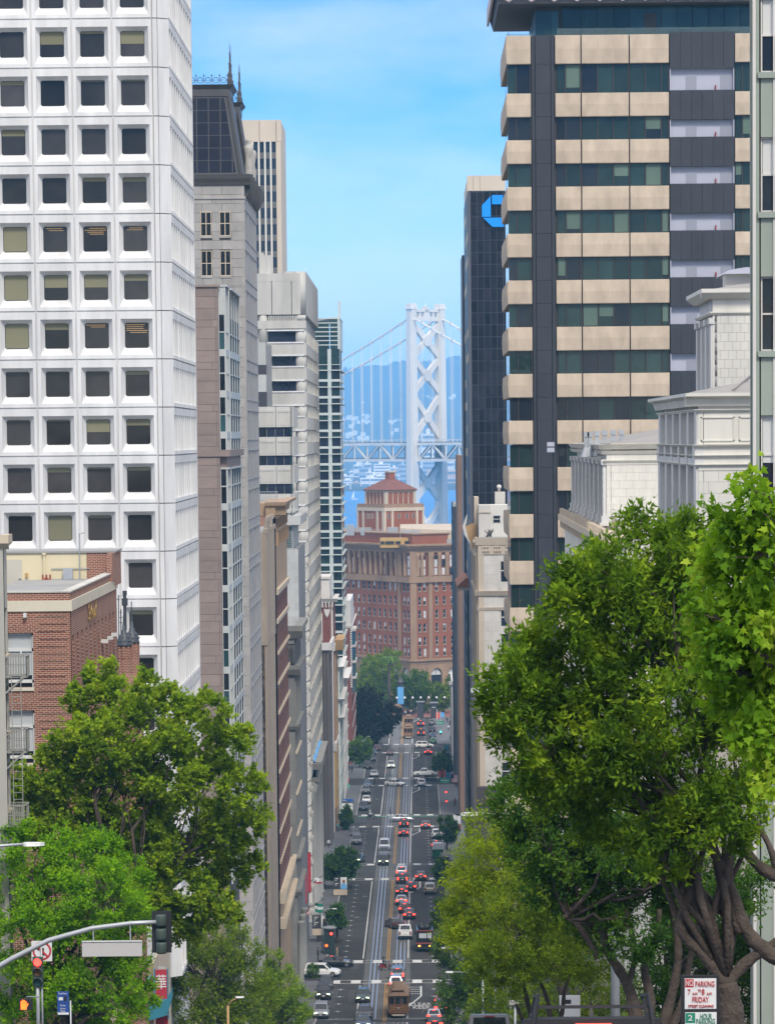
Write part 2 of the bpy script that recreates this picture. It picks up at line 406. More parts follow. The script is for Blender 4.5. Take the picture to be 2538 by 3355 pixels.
for a,b in segs:
 strip(ml,XW1-.08,XW1+.08,a+2,b-2,.008);strip(ml,XW2-.08,XW2+.08,a+2,b-2,.008)
 y=a+4
 while y<b-4:
  for x in(-5.75,6.0):
   ml.pts([(x-.45,y,gz(y)+.008),(x+.45,y,gz(y)+.008),(x+.45,y+.12,gz(y+.12)+.008),(x-.45,y+.12,gz(y+.12)+.008)],[(0,1,2,3)])
   ml.pts([(x-.06,y-.5,gz(y-.5)+.009),(x+.06,y-.5,gz(y-.5)+.009),(x+.06,y+.6,gz(y+.6)+.009),(x-.06,y+.6,gz(y+.6)+.009)],[(0,1,2,3)])
  y+=6.4
 xa,xb=XW2,XW2+1.7;y0=b-3
 strip(ml,xb-.1,xb+.1,y0-9,y0,.007);ml.pts([(xa,y0-18,gz(y0-18)+.007),(xa+.25,y0-18,gz(y0-18)+.007),(xb+.1,y0-9,gz(y0-9)+.007),(xb-.1,y0-9,gz(y0-9)+.007)],[(0,1,2,3)])
 for k in range(4):strip(ml,xa+.1,xb-.1,y0-7+k*2,y0-6.75+k*2,.0075,0,1)
structure('lane_line',ml,M_paint)
for ci,(a,b)in enumerate(CROSS[2:]):
 for k,(c,d)in enumerate(((a+.9,a+4.1),(b-4.1,b-.9))):
  mc=MB();strip(mc,XL+.2,XR-.2,c,c+.22,.014,0,1);strip(mc,XL+.2,XR-.2,d-.22,d,.014,0,1)
  x=XL+.9
  while x<XR-1.4:
   strip(mc,x,x+1.25,c+.22,d-.22,.014,0,2);x+=2.62
  structure('crosswalk',mc,M_paint)
a,b=CROSS[4]
structure('green_bike_lane',strip(MB(),XL+.3,XR-.3,b-6.3,b-4.8,.011),M_gpaint)
mp1,mp2=MB(),MB();rr_=random.Random(9)
for k in range(46):
 y=rr_.uniform(445,1060);x=rr_.choice((rr_.uniform(-7.5,-3.6),rr_.uniform(3.4,7.4)));strip(mp1 if k%2 else mp2,x-rr_.uniform(.4,1.0),x+rr_.uniform(.4,1.0),y,y+rr_.uniform(3,14),.0045+.0004*(k%3),0,3)
structure('asphalt_patch',mp1,mat('dark_asphalt_patch',(.020,.020,.021),.9,.3,.6,1));structure('asphalt_patch',mp2,mat('pale_asphalt_patch',(.060,.058,.055),.9,.3,.6,1))
def road_words(body,px0,px1,py,length):
 A,B=gnd(px0,py),gnd(px1,py);me=text_mesh(body,1.0,M_paint,.0).copy()
 xs=[v.co.x for v in me.vertices];yy=[v.co.y for v in me.vertices];sx=(B.x-A.x)/(max(xs)-min(xs));sy=length/(max(yy)-min(yy))
 M=Matrix.Translation(((A.x+B.x)/2,A.y,gz(A.y)+.02))@Matrix.Diagonal((sx,sy,1,1))
 sl_=(gz(A.y+4)-gz(A.y-4))/8
 M=Matrix.Translation(((A.x+B.x)/2,A.y,gz(A.y)+.02))@Matrix.Rotation(math.atan(sl_),4,'X')@Matrix.Diagonal((sx,sy,1,1))
 o=link('road_lettering',me,None,M);o['kind']='structure'
road_words('CLEAR',1338,1412,3293,2.6);road_words('KEEP',1352,1406,3303,2.4)
mh=MB()
for x,y in((-5,560),(-4.2,590),(5.5,520),(6.2,530),(4.4,525),(-5.5,690),(5.5,700),(-4.5,800)):
 mh.lathe((x,y,gz(y)+.004),[(.42,0),(.42,.006)],14)
structure('manhole_cover',mh,mat('cast_iron',(.20,.20,.20),.5,.2,3,1,0,0,8,.5))
M_sea=mat('bay_water',(.010,.17,.44),.30,.18,.004,1)
nt=M_sea.node_tree;b_=nt.nodes['Principled BSDF'];g_=nt.nodes.new('ShaderNodeNewGeometry');mpw=nt.nodes.new('ShaderNodeMapping');mpw.inputs['Scale'].default_value=(.05,.16,1)
nw=nt.nodes.new('ShaderNodeTexNoise');nw.inputs['Detail'].default_value=5;bw=nt.nodes.new('ShaderNodeBump');bw.inputs['Strength'].default_value=.9;bw.inputs['Distance'].default_value=1.2
NL(nt,g_.outputs['Position'],mpw.inputs['Vector']);NL(nt,mpw.outputs['Vector'],nw.inputs['Vector']);NL(nt,nw.outputs['Fac'],bw.inputs['Height']);NL(nt,bw.outputs['Normal'],b_.inputs['Normal'])
b_.inputs['Specular IOR Level'].default_value=.12
structure('bay_water',MB().pts([(-9000,1224.5,0),(9000,1224.5,0),(9000,5990,0),(-9000,5990,0)],[(0,1,2,3)]),M_sea)
RIDGE=[(-2000,1240),(300,1215),(800,1228),(1100,1236),(1130,1222),(1180,1224),(1230,1226),(1268,1221),(1290,1204),(1315,1194),(1340,1188),(1362,1190),(1385,1184),(1402,1183),(1420,1194),(1450,1197),(1480,1193),(1510,1198),(1540,1200),(1700,1180),(2200,1215),(4000,1240)]
YR=14500.0
RX=[xY(p,q,YR)for p,q in RIDGE];RZ=[zY(p,q,YR)for p,q in RIDGE]
xs=np.concatenate([np.linspace(-8800,-900,40),np.linspace(-880,880,260),np.linspace(900,8800,40)])
yv=np.array([5950,6000,6600,7600,8600,9400,10200,11000,11800,12600,13300,13900,14300,14500,15200,17000.])
rz=np.interp(xs,RX,RZ)
hx=np.interp(yv,[5950,6000,6050,8600,9400,12600,14500,15200,17000],[-.02,.006,.012,.03,.07,.55,1.0,.8,.3])
n=len(xs);V=[]
for j,y in enumerate(yv):
 wob=1+(.12*np.sin(xs*.006+j*1.7)+.08*np.sin(xs*.017+j*.9))*(hx[j]>.05)*(y<14400)
 z=rz*hx[j]*wob+(RNG.normal(0,3.0,n)if 11000<y<=14500 else 0)
 V.append(np.stack([xs,np.full(n,y),z],1))
V=np.concatenate(V);q=[]
for j in range(len(yv)-1):
 i=np.arange(n-1);q.append(np.stack([j*n+i,j*n+i+1,(j+1)*n+i+1,(j+1)*n+i],1))
M_hill=mat('wooded_hill',(.045,.062,.042),.9,.5,.006,1)
hl=link('hills',npmesh('hills',V,np.concatenate(q),M_hill));hl['kind']='structure'
def hill_z(x,y):
 jx=np.interp(y,yv,hx);return float(np.interp(x,xs,rz)*jx)
mbt=MB()
for i in range(150):
 px=random.choice((random.uniform(1120,1215),random.uniform(1120,1560)));x=xY(px,1200,YR);z=float(np.interp(x,RX,RZ));h=random.uniform(10,26)if px<1215 else random.uniform(5,12)
 mbt.lathe((x,YR-10,z-6),[(random.uniform(4,9),0),(random.uniform(2,4),h*.6),(.3,h+6)],5)
tag(mbt.obj('ridge_trees',M_hill),'dark conifers along the top of the far blue hills','trees',kind='stuff')
M_house=mat('far_white_wall',(.85,.83,.78),.7,.1,.05,1)
mbh=MB()
cl=[(random.uniform(1125,1560),random.uniform(1275,1440))for _ in range(34)]
for px,py in cl:
 for k in range(random.randint(2,6)):
  qx,qy=px+random.gauss(0,12),py+random.gauss(0,4);Y=float(np.interp(qy,[1200,1290,1380,1440],[14200,12700,11300,10000]))
  x=xY(qx,qy,Y);z=hill_z(x,Y);w=random.uniform(3,8)
  mbh.abox(x-w,x+w,Y-8,Y+8,z-6,z+random.uniform(3,6))
tag(mbh.obj('hillside_houses',M_house),'tiny white houses scattered over the far blue hillside','houses',kind='stuff')
# --------- buildings on the left-hand side
XLB=-12.0
# ---- white tower with deep square windows
X0=XLB;CH=.72
Y0=yX(560,600,X0)-CH;Y1=yX(633,500,X0)
zt_=lambda py:zY(400,py,Y0)
mod=(xY(505,600,Y0)-xY(110,600,Y0))/3;xr=xY(505,600,Y0)
fh=(zt_(58.6)-zt_(1964))/12;ztop=zt_(58.6)+4*fh;zg=gz(Y0)-.5
t=thing('office_tower','white precast tower with a grid of deep square windows','building',(X0-8,Y0,gz(Y0)))
core(t,xr-9*mod,X0-1.15,Y0+.62,Y1,zg,ztop,M_white,'core',M_roof)
def ring(l,r,b,tp,d):return[(l,d,b),(mod-r,d,b),(mod-r,d,fh-tp),(l,d,fh-tp)]
def rnd(l,r,b,tp,d,c):
 x0,x1,z0,z1=l,mod-r,b,fh-tp
 return[(x0+c,d,z0),(x1-c,d,z0),(x1,d,z0+c),(x1,d,z1-c),(x1-c,d,z1),(x0+c,d,z1),(x0,d,z1-c),(x0,d,z0+c)]
def panel_mesh():
 R=[rnd(0,0,0,0,-.12,.001),rnd(.035,.035,.03,.03,-.12,.001),rnd(.05,.05,.05,.05,0,.001),rnd(.21*mod/2,.19*mod/2,.09*fh,.165*fh,-.01,.02),rnd(.25*mod/2,.23*mod/2,.14*fh,.185*fh,-.14,.05),rnd(.40*mod/2,.40*mod/2,.232*fh,.242*fh,-.46,.10),rnd(.40*mod/2,.40*mod/2,.232*fh,.242*fh,-.56,.10)]
 v=[p for r in R for p in r];f=[]
 for i in range(len(R)-1):
  for k in range(8):f.append((i*8+k,i*8+(k+1)%8,(i+1)*8+(k+1)%8,(i+1)*8+k))
 return mesh('panel',v,f,M_white)
PAN=panel_mesh()
PANE=mesh('pane',rnd(.40*mod/2,.40*mod/2,.232*fh,.242*fh,-.5,.10)+rnd(.40*mod/2,.40*mod/2,.232*fh,.242*fh,-.54,.10),[tuple(range(8)),tuple(range(15,7,-1))]+[(k,(k+1)%8,8+(k+1)%8,8+k)for k in range(8)],glass('tower_window_glass',(.042,.038,.036),.08,.5,.55,.3))
GRID={-1:'oodd',0:'dhdh',1:'dddd',2:'qddd',3:'dddd',4:'OLLL',5:'Ohhq',6:'OqLL',7:'dddd',8:'ddhq',9:'dddd',10:'dOdd',11:'dddd'}
fw,fs=west(Y0),south(X0)
M_lit=glow('lit_ceiling_strip',(1.0,.62,.25),.4)
for r in range(-4,20):
 z=zt_(58.6)-(r+1)*fh
 if z<zg:break
 for c in range(-3,4):
  u=xr-(4-c)*mod
  p=place('facade_panel',PAN,t,fw,u,0,z)
  g=place('window_pane',PANE,p,fw,u,0,z)
  k=GRID.get(r,'dddd')[max(c,0)]if c>=0 else 'd'
  a,b,z0,z1=u+.205*mod,u+.795*mod,z+.235*fh,z+.755*fh
  fr_={'o':.6,'O':.97,'h':.5,'q':.25}.get(k)
  if fr_:piece('blind',p,fw,a+.03,b-.03,z1-(z1-z0)*fr_,z1-.02,-.499,-.490,M_olive)
  if k=='L':
   for j in range(random.randint(2,5)):
    zz=z1-.12-j*.13;o_=random.uniform(0,.5)
    piece('ceiling_light',p,fw,a+.05+o_*(b-a)*.5,b-.05-random.uniform(0,.4)*(b-a)*.5,zz-.018,zz,-.499,-.494,M_lit)
  if k=='d' and random.random()<.55:piece('blind',p,fw,a+.03,b-.03,z1-(z1-z0)*random.uniform(.05,.2),z1-.02,-.499,-.490,M_olive)
 for c in range(11):
  u=Y0+CH+c*((Y1-Y0-CH-.35)/11.0)
  ms=(Y1-Y0-CH-.35)/11.0/mod
  p=place('facade_panel',PAN,t,fs,u,0,z);M=p.matrix_basis.copy();M[1][0]*=ms;M[0][1]*=1.9;p.matrix_basis=M;WM[p.name]=M
  q=link('window_pane',PANE,p,M)
 g=.03
 piece('corner_panel',t,fw,xr+g,X0-CH-g,z+g,z+fh-g,-.4,0,M_white)
 m=MB();A=[(X0-CH,Y0),(X0,Y0+CH),(X0-.3,Y0+CH),(X0-CH,Y0+.4)]
 m.hull([(x,y,z+g)for x,y in A],[(x,y,z+fh-g)for x,y in A]);m.obj('corner_panel',M_white,t)
 piece('corner_panel',t,fs,Y1-.35,Y1,z+g,z+fh-g,-.4,0,M_white)
# ---- rose granite block with metal bays
Y0=yX(716,1300,XLB);Y1=yX(764,1300,XLB);zt_=lambda py,px=700:zY(px,py,Y0)
ztop=zt_(932);zg=gz(Y0)-.5;x0=xY(560,1200,Y0)
t=thing('granite_building','brown rose-granite office block with white metal bay windows','building',(XLB-4,Y0,gz(Y0)))
core(t,x0,XLB-.01,Y0+.06,Y1,zg,ztop-.1,M_joint,'core',M_roof)
fw=west(Y0);z=ztop;i=0;hs=[38,38,38,23]
pm=Y0/F
while z>zg+1:
 h=hs[i%4]*pm;a=XLB-(.52 if i%4==3 else .18)
 for(u0,u1)in((x0,x0+2.0),(x0+2.0,a),(a,XLB)):
  piece('stone_block',t,fw,u0+.012,u1-.012,z-h+.012,z-.012,-.06,0,M_rose)
 piece('stone_block',t,south(XLB),Y0+.01,Y0+.5,z-h+.012,z-.012,0,.05,M_rose)
 piece('stone_block',t,south(XLB),Y0+5.9,Y0+7.5,z-h+.012,z-.012,0,.05,M_rose)
 z-=h;i+=1
band(t,fw,x0,XLB+.22,[(-.3,ztop),(.15,ztop),(.15,ztop-.18),(-.3,ztop-.18)],M_rose,'coping')
M_dull=mat('dull_dark_glass',(.022,.030,.034),.55,.3,.3,1,.3,0,8,0,.12)
M_bay=mat('grey_white_metal',(.50,.52,.50),.5,.08,.6,2,.05)
pr=.62
for bi,(ya,yb)in enumerate(((Y0+.55,Y0+5.6),(Y0+7.6,Y1-.3))):
 for(pya,pyb,belt)in((938,1474,True),(1538,2900,False)):
  zt0,zb0=zt_(pya),zt_(pyb)
  zb0=max(zb0,zg+3)
  b=link('bay_window',None,t,Matrix.Translation((XLB,ya,zb0)))
  fb=west(ya);fo=south(XLB+pr)
  m=MB()
  m.box(fb,XLB,XLB+.10,zb0,zt0,-.1,.03).box(fb,XLB+pr-.10,XLB+pr,zb0,zt0,-.1,.03)
  ny=4
  for k in range(ny+1):
   y=ya+(yb-ya-.16)*k/ny;m.box(fo,y,y+.16,zb0,zt0,-.1,.03)
  m.box(west(yb),XLB,XLB+pr,zb0,zt0,0,.1)
  m.obj('mullion',M_bay,b)
  P=134*pm;z=zt0;k=0;seq=[(.40,'d'),(.03,'w'),(.40,'t'),(.17,'w')]
  if belt:piece('metal_panel',b,fb,XLB+.1,XLB+pr-.1,z-.75*P*.9,z,-.1,0,M_bay);z-=.68*P
  while z>zb0+.3:
   for fr_,kk in seq:
    h=fr_*P;zb=max(zb0,z-h);h=z-zb
    if h<.05:break
    mt_=M_bay if kk=='w' else(M_teal if(kk=='t' and random.random()<.75)else M_glass)
    piece('metal_panel' if kk=='w' else 'window_pane',b,fb,XLB+.1,XLB+pr-.1,zb,z,-.1,-.02 if kk!='w' else .04,mt_)
    for q in range(ny):
     y=ya+(yb-ya-.16)*q/ny+.16;y2=ya+(yb-ya-.16)*(q+1)/ny
     piece('metal_panel' if kk=='w' else 'window_pane',b,fo,y,y2,zb,z,-.1,-.05 if kk!='w' else .03,mt_ if kk=='w' else M_dull)
    z=zb
  band(b,fo,ya-.08,yb+.08,[(-pr,zt0),(.18,zt0),(.18,zt0+.15),(-pr,zt0+.15)],M_bay,'bay_cap')
zb=zt_(1474);band(t,fw,x0,XLB+pr+.25,[(-.3,zb),(.12,zb),(.12,zb-.55),(-.3,zb-.55)],M_rose,'stone_belt')
band(t,south(XLB),Y0+.3,Y1,[(0,zb),(pr+.28,zb),(pr+.28,zb-.55),(0,zb-.55)],M_rose,'stone_belt')
band(t,south(XLB),Y0+.5,Y1,[(0,zb-.55),(pr-.02,zb-.55),(pr-.02,zb-1.6),(0,zb-1.6)],M_rose,'stone_belt')
# ---- grey granite building with glazed mansard roof
Y0=yX(801,700,XLB);Y1=yX(853,1800,XLB);zt_=lambda py,px=760:zY(px,py,Y0);pm=Y0/F
zw=zt_(606);zg=gz(Y0)-.5;xa=xY(560,700,Y0)
t=thing('mansard_building','grey granite building topped by a dark glazed mansard roof','building',(XLB-4,Y0,gz(Y0)))
core(t,xa,XLB-.06,Y0+.06,Y1,zg,zw,M_joint,'core')
fw,fs=west(Y0),south(XLB)
wins=[]
for(pa,pb)in((690,772),(820,903)):
 for(qa,qb)in((657,693),(719,755),(595,631)):wins.append((xY(qa,740,Y0),xY(qb,740,Y0),zt_(pb),zt_(pa)))
ashlar(t,fw,xY(600,900,Y0),XLB,zt_(940),zw,29.5*pm,64*pm,M_gran,wins,.03,-.06,0)
ashlar(t,fw,xY(700,900,Y0),XLB,zg,zt_(940),32.5*pm,66*pm,M_gran,(),.03,-.06,0)
for(a,b,c,d)in wins:
 w=piece('window_pane',t,fw,a+.02,b-.02,c,d,-.058,-.045,M_glass)
 f=MB();q=-.045;wd=.07
 f.box(fw,a,a+wd,c,d,q,q+.06).box(fw,b-wd,b,c,d,q,q+.06).box(fw,a+wd,b-wd,d-wd,d,q,q+.06).box(fw,a+wd,b-wd,c,c+wd,q,q+.06)
 f.box(fw,(a+b)/2-.04,(a+b)/2+.04,c+wd,d-wd,q,q+.05).box(fw,a+wd,b-wd,(c+d)/2-.04,(c+d)/2+.04,q,q+.055)
 f.obj('window_frame',M_cream,w);piece('sill',w,fw,a-.06,b+.06,c-.2,c,-.1,.06,M_gran)
bandz=zt_(643);band(t,fw,xa,XLB+.1,[(-.1,bandz),(.10,bandz),(.10,bandz-.22),(-.1,bandz-.22)],M_gran,'string_course')
L=Y1-Y0;rows=[];k=0
P=130*pm
while zt_(690)-k*P-82*pm>zg+3:
 rows.append((zt_(772)-k*P,zt_(690)-k*P));k+=1
facade(t,fs,Y0+.02,Y1,zg,zw,[(Y0+L*f,Y0+L*f+1.5)for f in(.14,.42,.60,.78)],rows,M_gran,.35,[M_glass,M_glass2,M_teal],'street_wall',(M_cream,'vh'),None)
for r0,r1 in rows:
 for zz in(r0-.35,r1+.1):piece('string_course',t,fs,Y0+.03,Y1-.02,zz,zz+.1,0,.05,M_gran)
M_lead=mat('dark_lead_metal',(.075,.070,.068),.5,.15,.8,2)
M_mglass=glass('mansard_glass',(.016,.017,.026))
zc=zt_(570)
band(t,fw,xa,XLB+.62,[(-.3,zw),(.10,zw),(.16,zw+.25*(zc-zw)),(.30,zw+.6*(zc-zw)),(.36,zc),(-.3,zc)],M_lead,'cornice')
band(t,fs,Y0+.003,Y1,[(-.3,zw),(.14,zw),(.22,zw+.3*(zc-zw)),(.55,zw+.65*(zc-zw)),(.62,zc),(-.3,zc)],M_lead,'cornice')
nb=7
for k in range(nb):
 y=Y0+.8+(L-1.6)*k/(nb-1)
 m=MB();m.hull([fs.p(y-.28,0,zw-1.3),fs.p(y-.28,.30,zw-.9),fs.p(y-.28,.78,zw+.1),fs.p(y-.28,.85,zc),fs.p(y-.28,0,zc)],[fs.p(y+.28,0,zw-1.3),fs.p(y+.28,.30,zw-.9),fs.p(y+.28,.78,zw+.1),fs.p(y+.28,.85,zc),fs.p(y+.28,0,zc)]);m.obj('bracket',M_lead,t)
zf=zt_(310);zr=zt_(272)
def mansard(ya,yb):
 r=link('mansard_roof',None,t,Matrix.Translation((XLB,ya,zc)))
 sx=xY(790,570,Y0)-xY(748,310,Y0);xb=xY(792,570,Y0);xl=xa
 yin=.9
 B=[(xl,ya),(xb,ya),(xb,yb),(xl,yb)];T=[(xl,ya+yin),(xb-sx,ya+yin),(xb-sx,yb-yin),(xl,yb-yin)]
 MB().hull([(x,y,zc)for x,y in B],[(x,y,zf)for x,y in T]).obj('mansard_slope',M_lead,r)
 A,Bv,C,D=Vector((xl,ya,zc)),Vector((xb,ya,zc)),Vector((xb-sx,ya+yin,zf)),Vector((xl,ya+yin,zf))
 nv=6;step=38.5*pm;zz=zc+.12
 for j in range(nv):
  f0,f1=(j+.04)/nv,(j+.98)/nv
  f0=.02+f0*.96;f1=.02+f1*.96
  x=xb-.95
  xs_=[]
  while x>xl:xs_.append(x);x-=step/1.0
  for x1 in xs_:
   pts=[]
   x0_=x1-step+.09
   for(xx,ff)in((x0_,f0),(x1,f0),(x1,f1),(x0_,f1)):
    lim=xb-.55-sx*ff;xx=min(xx,lim)
    pts.append(Vector((xx,ya+yin*ff-.03,zc+(zf-zc)*ff)))
   if pts[1].x-pts[0].x<.08 and pts[2].x-pts[3].x<.08:continue
   m=MB();m.hull(pts,[p+Vector((0,.05,0))for p in pts]);m.obj('glass_pane',M_mglass,r)
  lim0,lim1=xb-.55-sx*f0,xb-.55-sx*f1
  if lim0-(xb-.95)>.05:
   pts=[Vector((xb-.95+.09,ya+yin*f0-.03,zc+(zf-zc)*f0)),Vector((lim0,ya+yin*f0-.03,zc+(zf-zc)*f0)),Vector((max(lim1,xb-.95+.10),ya+yin*f1-.03,zc+(zf-zc)*f1)),Vector((xb-.95+.09,ya+yin*f1-.03,zc+(zf-zc)*f1))]
   m=MB();m.hull(pts,[p+Vector((0,.05,0))for p in pts]);m.obj('glass_pane',M_mglass,r)
 MB().bar(Vector((xb-.12,ya+.02,zc)),Vector((xb-sx-.12,ya+yin,zf)),.34,.34).obj('hip_moulding',M_lead,r)
 x1=xb-sx
 MB().abox(xl,x1+.05,ya+yin-.1,yb-yin+.1,zf,zf+(zr-zf)*.62).obj('roof_curb',M_lead,r)
 MB().hull([(xl,ya+yin-.12,zf+(zr-zf)*.62),(x1+.08,ya+yin-.12,zf+(zr-zf)*.62),(x1+.08,yb-yin+.12,zf+(zr-zf)*.62),(xl,yb-yin+.12,zf+(zr-zf)*.62)],[(xl,ya+yin-.4,zr),(x1+.42,ya+yin-.4,zr),(x1+.42,yb-yin+.4,zr),(xl,yb-yin+.4,zr)]).obj('roof_curb_cornice',M_lead,r)
 k=0;x=x1-.55;rr=.27
 while x>xl+.4:
  m=MB();P=[(x+rr*math.cos(a),ya+yin-.2,zr+.42+rr*math.sin(a))for a in np.linspace(0,2*math.pi,17)]
  m.tube(P,.035,5);m.bar((x+.38,ya+yin-.2,zr),(x+.38,ya+yin-.2,zr+.78),.05);m.bar((x-.38,ya+yin-.2,zr+.42),(x+.38,ya+yin-.2,zr+.42),.035)
  m.lathe((x+.38,ya+yin-.2,zr+.78),[(.05,0),(.09,.06),(.02,.22)],6);m.obj('cresting_ring',M_lead,r);x-=.76
 for yy in(ya+yin-.15,min(ya+2.6,yb-yin)):
  c=(x1+.05,yy,zr);m=MB()
  m.lathe(c,[(.26,0),(.26,.5),(.17,.6),(.17,1.1),(.10,1.25),(.10,1.9),(.14,2.0),(.05,2.15),(.045,2.9),(.09,2.95),(.03,3.05),(.015,3.9)],8);m.obj('finial',M_lead,r)
mansard(Y0+.3,Y0+9);mansard(Y1-7.5,Y1-.2)
MB().abox(xa,XLB-1.6,Y0+9,Y1-7.5,zc-.5,zf).obj('roof_link',M_lead,t)
M_stat=mat('wrapped_statue',(.48,.46,.42),.8,.25,2.5,1,0,.6,6)
def statue(y,label):
 s=thing('rooftop_statue',label,'statue',(XLB+.05,y,zc));H=(zt_(445)-zt_(590))*Y0/Y0
 prof=[(.36,0),(.42,.1),(.40,.35),(.34,.52),(.42,.66),(.46,.76),(.40,.83),(.17,.86),(.20,.90),(.24,.95),(.20,.99),(.05,1.0)]
 m=MB();n=20;b=0
 for i,(r,h)in enumerate(prof):
  for k in range(n):
   a=2*math.pi*k/n;rr=r*(1+.10*math.sin(k*3.1+i*1.3)*(1-h)+.05*math.sin(k*5));m.v.append(Vector((XLB-.02+rr*math.cos(a)*1.1,y+rr*math.sin(a),zc+h*H)))
 for i in range(len(prof)-1):
  for k in range(n):m.f.append((i*n+k,i*n+(k+1)%n,(i+1)*n+(k+1)%n,(i+1)*n+k))
 m.f.append(tuple(range(n-1,-1,-1)));m.f.append(tuple(range((len(prof)-1)*n,len(prof)*n)))
 m.obj('draped_figure',M_stat,s,True);MB().abox(XLB-.45,XLB+.5,y-.45,y+.45,zc-.02,zc+.12).obj('plinth',M_lead,s)
statue(Y0+11,'nearer pale draped statue standing on the dark mansard cornice');statue(Y0+17.5,'farther pale draped statue standing on the dark mansard cornice')
# ---- taupe building with stepped vertical piers
Y0=yX(875,2050,XLB);Y1=yX(905,2050,XLB);zt_=lambda py,px=866:zY(px,py,Y0);zg=gz(Y0)-.5
M_taupe=mat('taupe_terracotta',(.335,.275,.215),.8,.12,.5,3,.05);M_dkst=mat('dark_grey_stone',(.155,.15,.145),.8,.12,.5,3,.05)
t=thing('pier_building','taupe building with stepped vertical piers on a dark grey stone shaft','building',(XLB-3,Y0,gz(Y0)))
x0=xY(820,2000,Y0);zs=zt_(2115)
core(t,x0,XLB-.3,Y0+.06,Y1,zg,zt_(1745),M_taupe,'core',M_roof)
pm=Y0/F
ashlar(t,west(Y0),x0,XLB-.3,zs,zt_(1745),60*pm,3.2,M_taupe,(),.03,-.06,0)
ashlar(t,west(Y0),x0,XLB-.3,zg,zs,60*pm,3.2,M_dkst,(),.03,-.12,-.06)
n=6;L=Y1-Y0
for k in range(n):
 y=Y0+.3+(L-.6)*k/n;w=L/n
 zt1=zt_(1712)-(0 if k in(1,2,4)else 1.2)
 m=MB();m.box(south(XLB),y,y+w*.62,zs,zt1,-.4,0).box(south(XLB),y+.12,y+w*.5,zg,zs,-.4,-.04);m.obj('pier',M_taupe,t)
 m=MB();m.box(south(XLB),y-.02,y+w*.66,zt1,zt1+.5,-.3,.12);m.obj('pier_cap',M_taupe,t)
 P=98*pm;z=zt_(1990)-.5
 while z>zg+4:
  piece('window_pane',t,south(XLB),y+w*.64,y+w*.98,z-P*.62,z,-.28,-.2,M_glass2);piece('spandrel',t,south(XLB),y+w*.64,y+w*.98,z-P,z-P*.62,-.28,-.12,M_taupe);z-=P
 piece('spandrel',t,south(XLB),y+w*.62,y+w,zt_(1990)-.5,zt1-.6,-.3,-.1,M_taupe)
# ---- tan and red brick building with bracketed cornice
Y0=yX(902,1700,XLB);Y1=yX(941,1900,XLB);zt_=lambda py,px=890:zY(px,py,Y0);zg=gz(Y0)-.5;pm=Y0/F;L=Y1-Y0
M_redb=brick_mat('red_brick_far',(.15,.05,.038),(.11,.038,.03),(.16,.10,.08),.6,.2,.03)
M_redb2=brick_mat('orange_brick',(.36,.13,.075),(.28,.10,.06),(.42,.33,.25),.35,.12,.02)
t=thing('brick_building','red brick building with tan bracketed cornice and cream belt courses','building',(XLB-3,Y0,gz(Y0)))
x0=xY(840,1800,Y0);xp=xY(875,1700,Y0);zc=zt_(1690)
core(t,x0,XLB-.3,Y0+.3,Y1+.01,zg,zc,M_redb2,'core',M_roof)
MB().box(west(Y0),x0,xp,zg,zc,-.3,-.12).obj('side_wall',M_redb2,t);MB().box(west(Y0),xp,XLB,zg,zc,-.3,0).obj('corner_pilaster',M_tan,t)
fs=south(XLB);zr=zt_(1947);P=97*pm
rows=[];z=zr-.3
while z-P>zt_(2930):rows.append((z-P*.80,z-P*.22));z-=P
nc=11
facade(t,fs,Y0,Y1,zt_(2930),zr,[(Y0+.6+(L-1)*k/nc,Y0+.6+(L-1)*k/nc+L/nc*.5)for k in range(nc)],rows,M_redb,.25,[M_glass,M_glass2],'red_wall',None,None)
MB().box(fs,Y0,Y1,zr,zc,-.3,0).obj('tan_wall',M_tan,t)
MB().box(fs,Y0,Y1,zg,zt_(2930),-.3,-.01).obj('base_wall',M_tan,t)
for a,b,o in((1930,1950,.35),(2030,2045,.25)):
 band(t,fs,Y0+.003,Y1,[(0,zt_(a)),(o,zt_(a)),(o*.7,zt_(b)),(0,zt_(b))],M_cream,'belt_course')
for py in(2140,2239,2336,2434,2530,2628,2727,2826):
 z=zt_(py);piece('belt_course',t,fs,Y0,Y1,z-.12,z+.12,0,.05,M_redb)
 for k in range(14):
  y=Y0+.2+(L-.6)*k/13;piece('dentil',t,fs,y,y+.55,z-.22,z+.22,.05,.22,M_cream)
for a,b,o in((2925,2962,.75),(3010,3045,.85)):
 band(t,fs,Y0-.2,Y1+.2,[(0,zt_(a)),(o,zt_(a)),(o*.8,zt_(b)),(0,zt_(b))],M_cream,'lower_cornice')
 for k in range(22):
  y=Y0+(L-.4)*k/21;piece('dentil',t,fs,y,y+.28,zt_(a),zt_(a)+.35,.3,o+.06,M_cream)
for y in np.linspace(Y0+1,Y1-1.5,8):
 piece('corbel',t,fs,y,y+.5,zt_(1790),zt_(1745),0,.3,M_tan);piece('corbel',t,fs,y,y+.35,zt_(1735),zt_(1700),0,.16,M_tan)
zk=zt_(1645)
band(t,fs,Y0+.003,Y1+.6,[(0,zc),(.3,zc+.1),(.5,zc+.55*(zk-zc)),(1.15,zc+.75*(zk-zc)),(1.25,zk),(0,zk)],M_tan,'cornice')
band(t,west(Y0),xp-.2,XLB+1.25,[(0,zc),(.3,zc+.1),(.45,zc+.55*(zk-zc)),(.95,zc+.75*(zk-zc)),(1.05,zk),(0,zk)],M_tan,'cornice')
for x in np.linspace(xp,XLB-.1,5):piece('bracket',t,west(Y0),x-.12,x+.12,zc-.1,zc+.7*(zk-zc),.2,.7,M_tan)
MB().abox(x0,XLB,Y0+.05,Y1,zc,zk-.15).obj('parapet',M_tan,t)
m=MB()
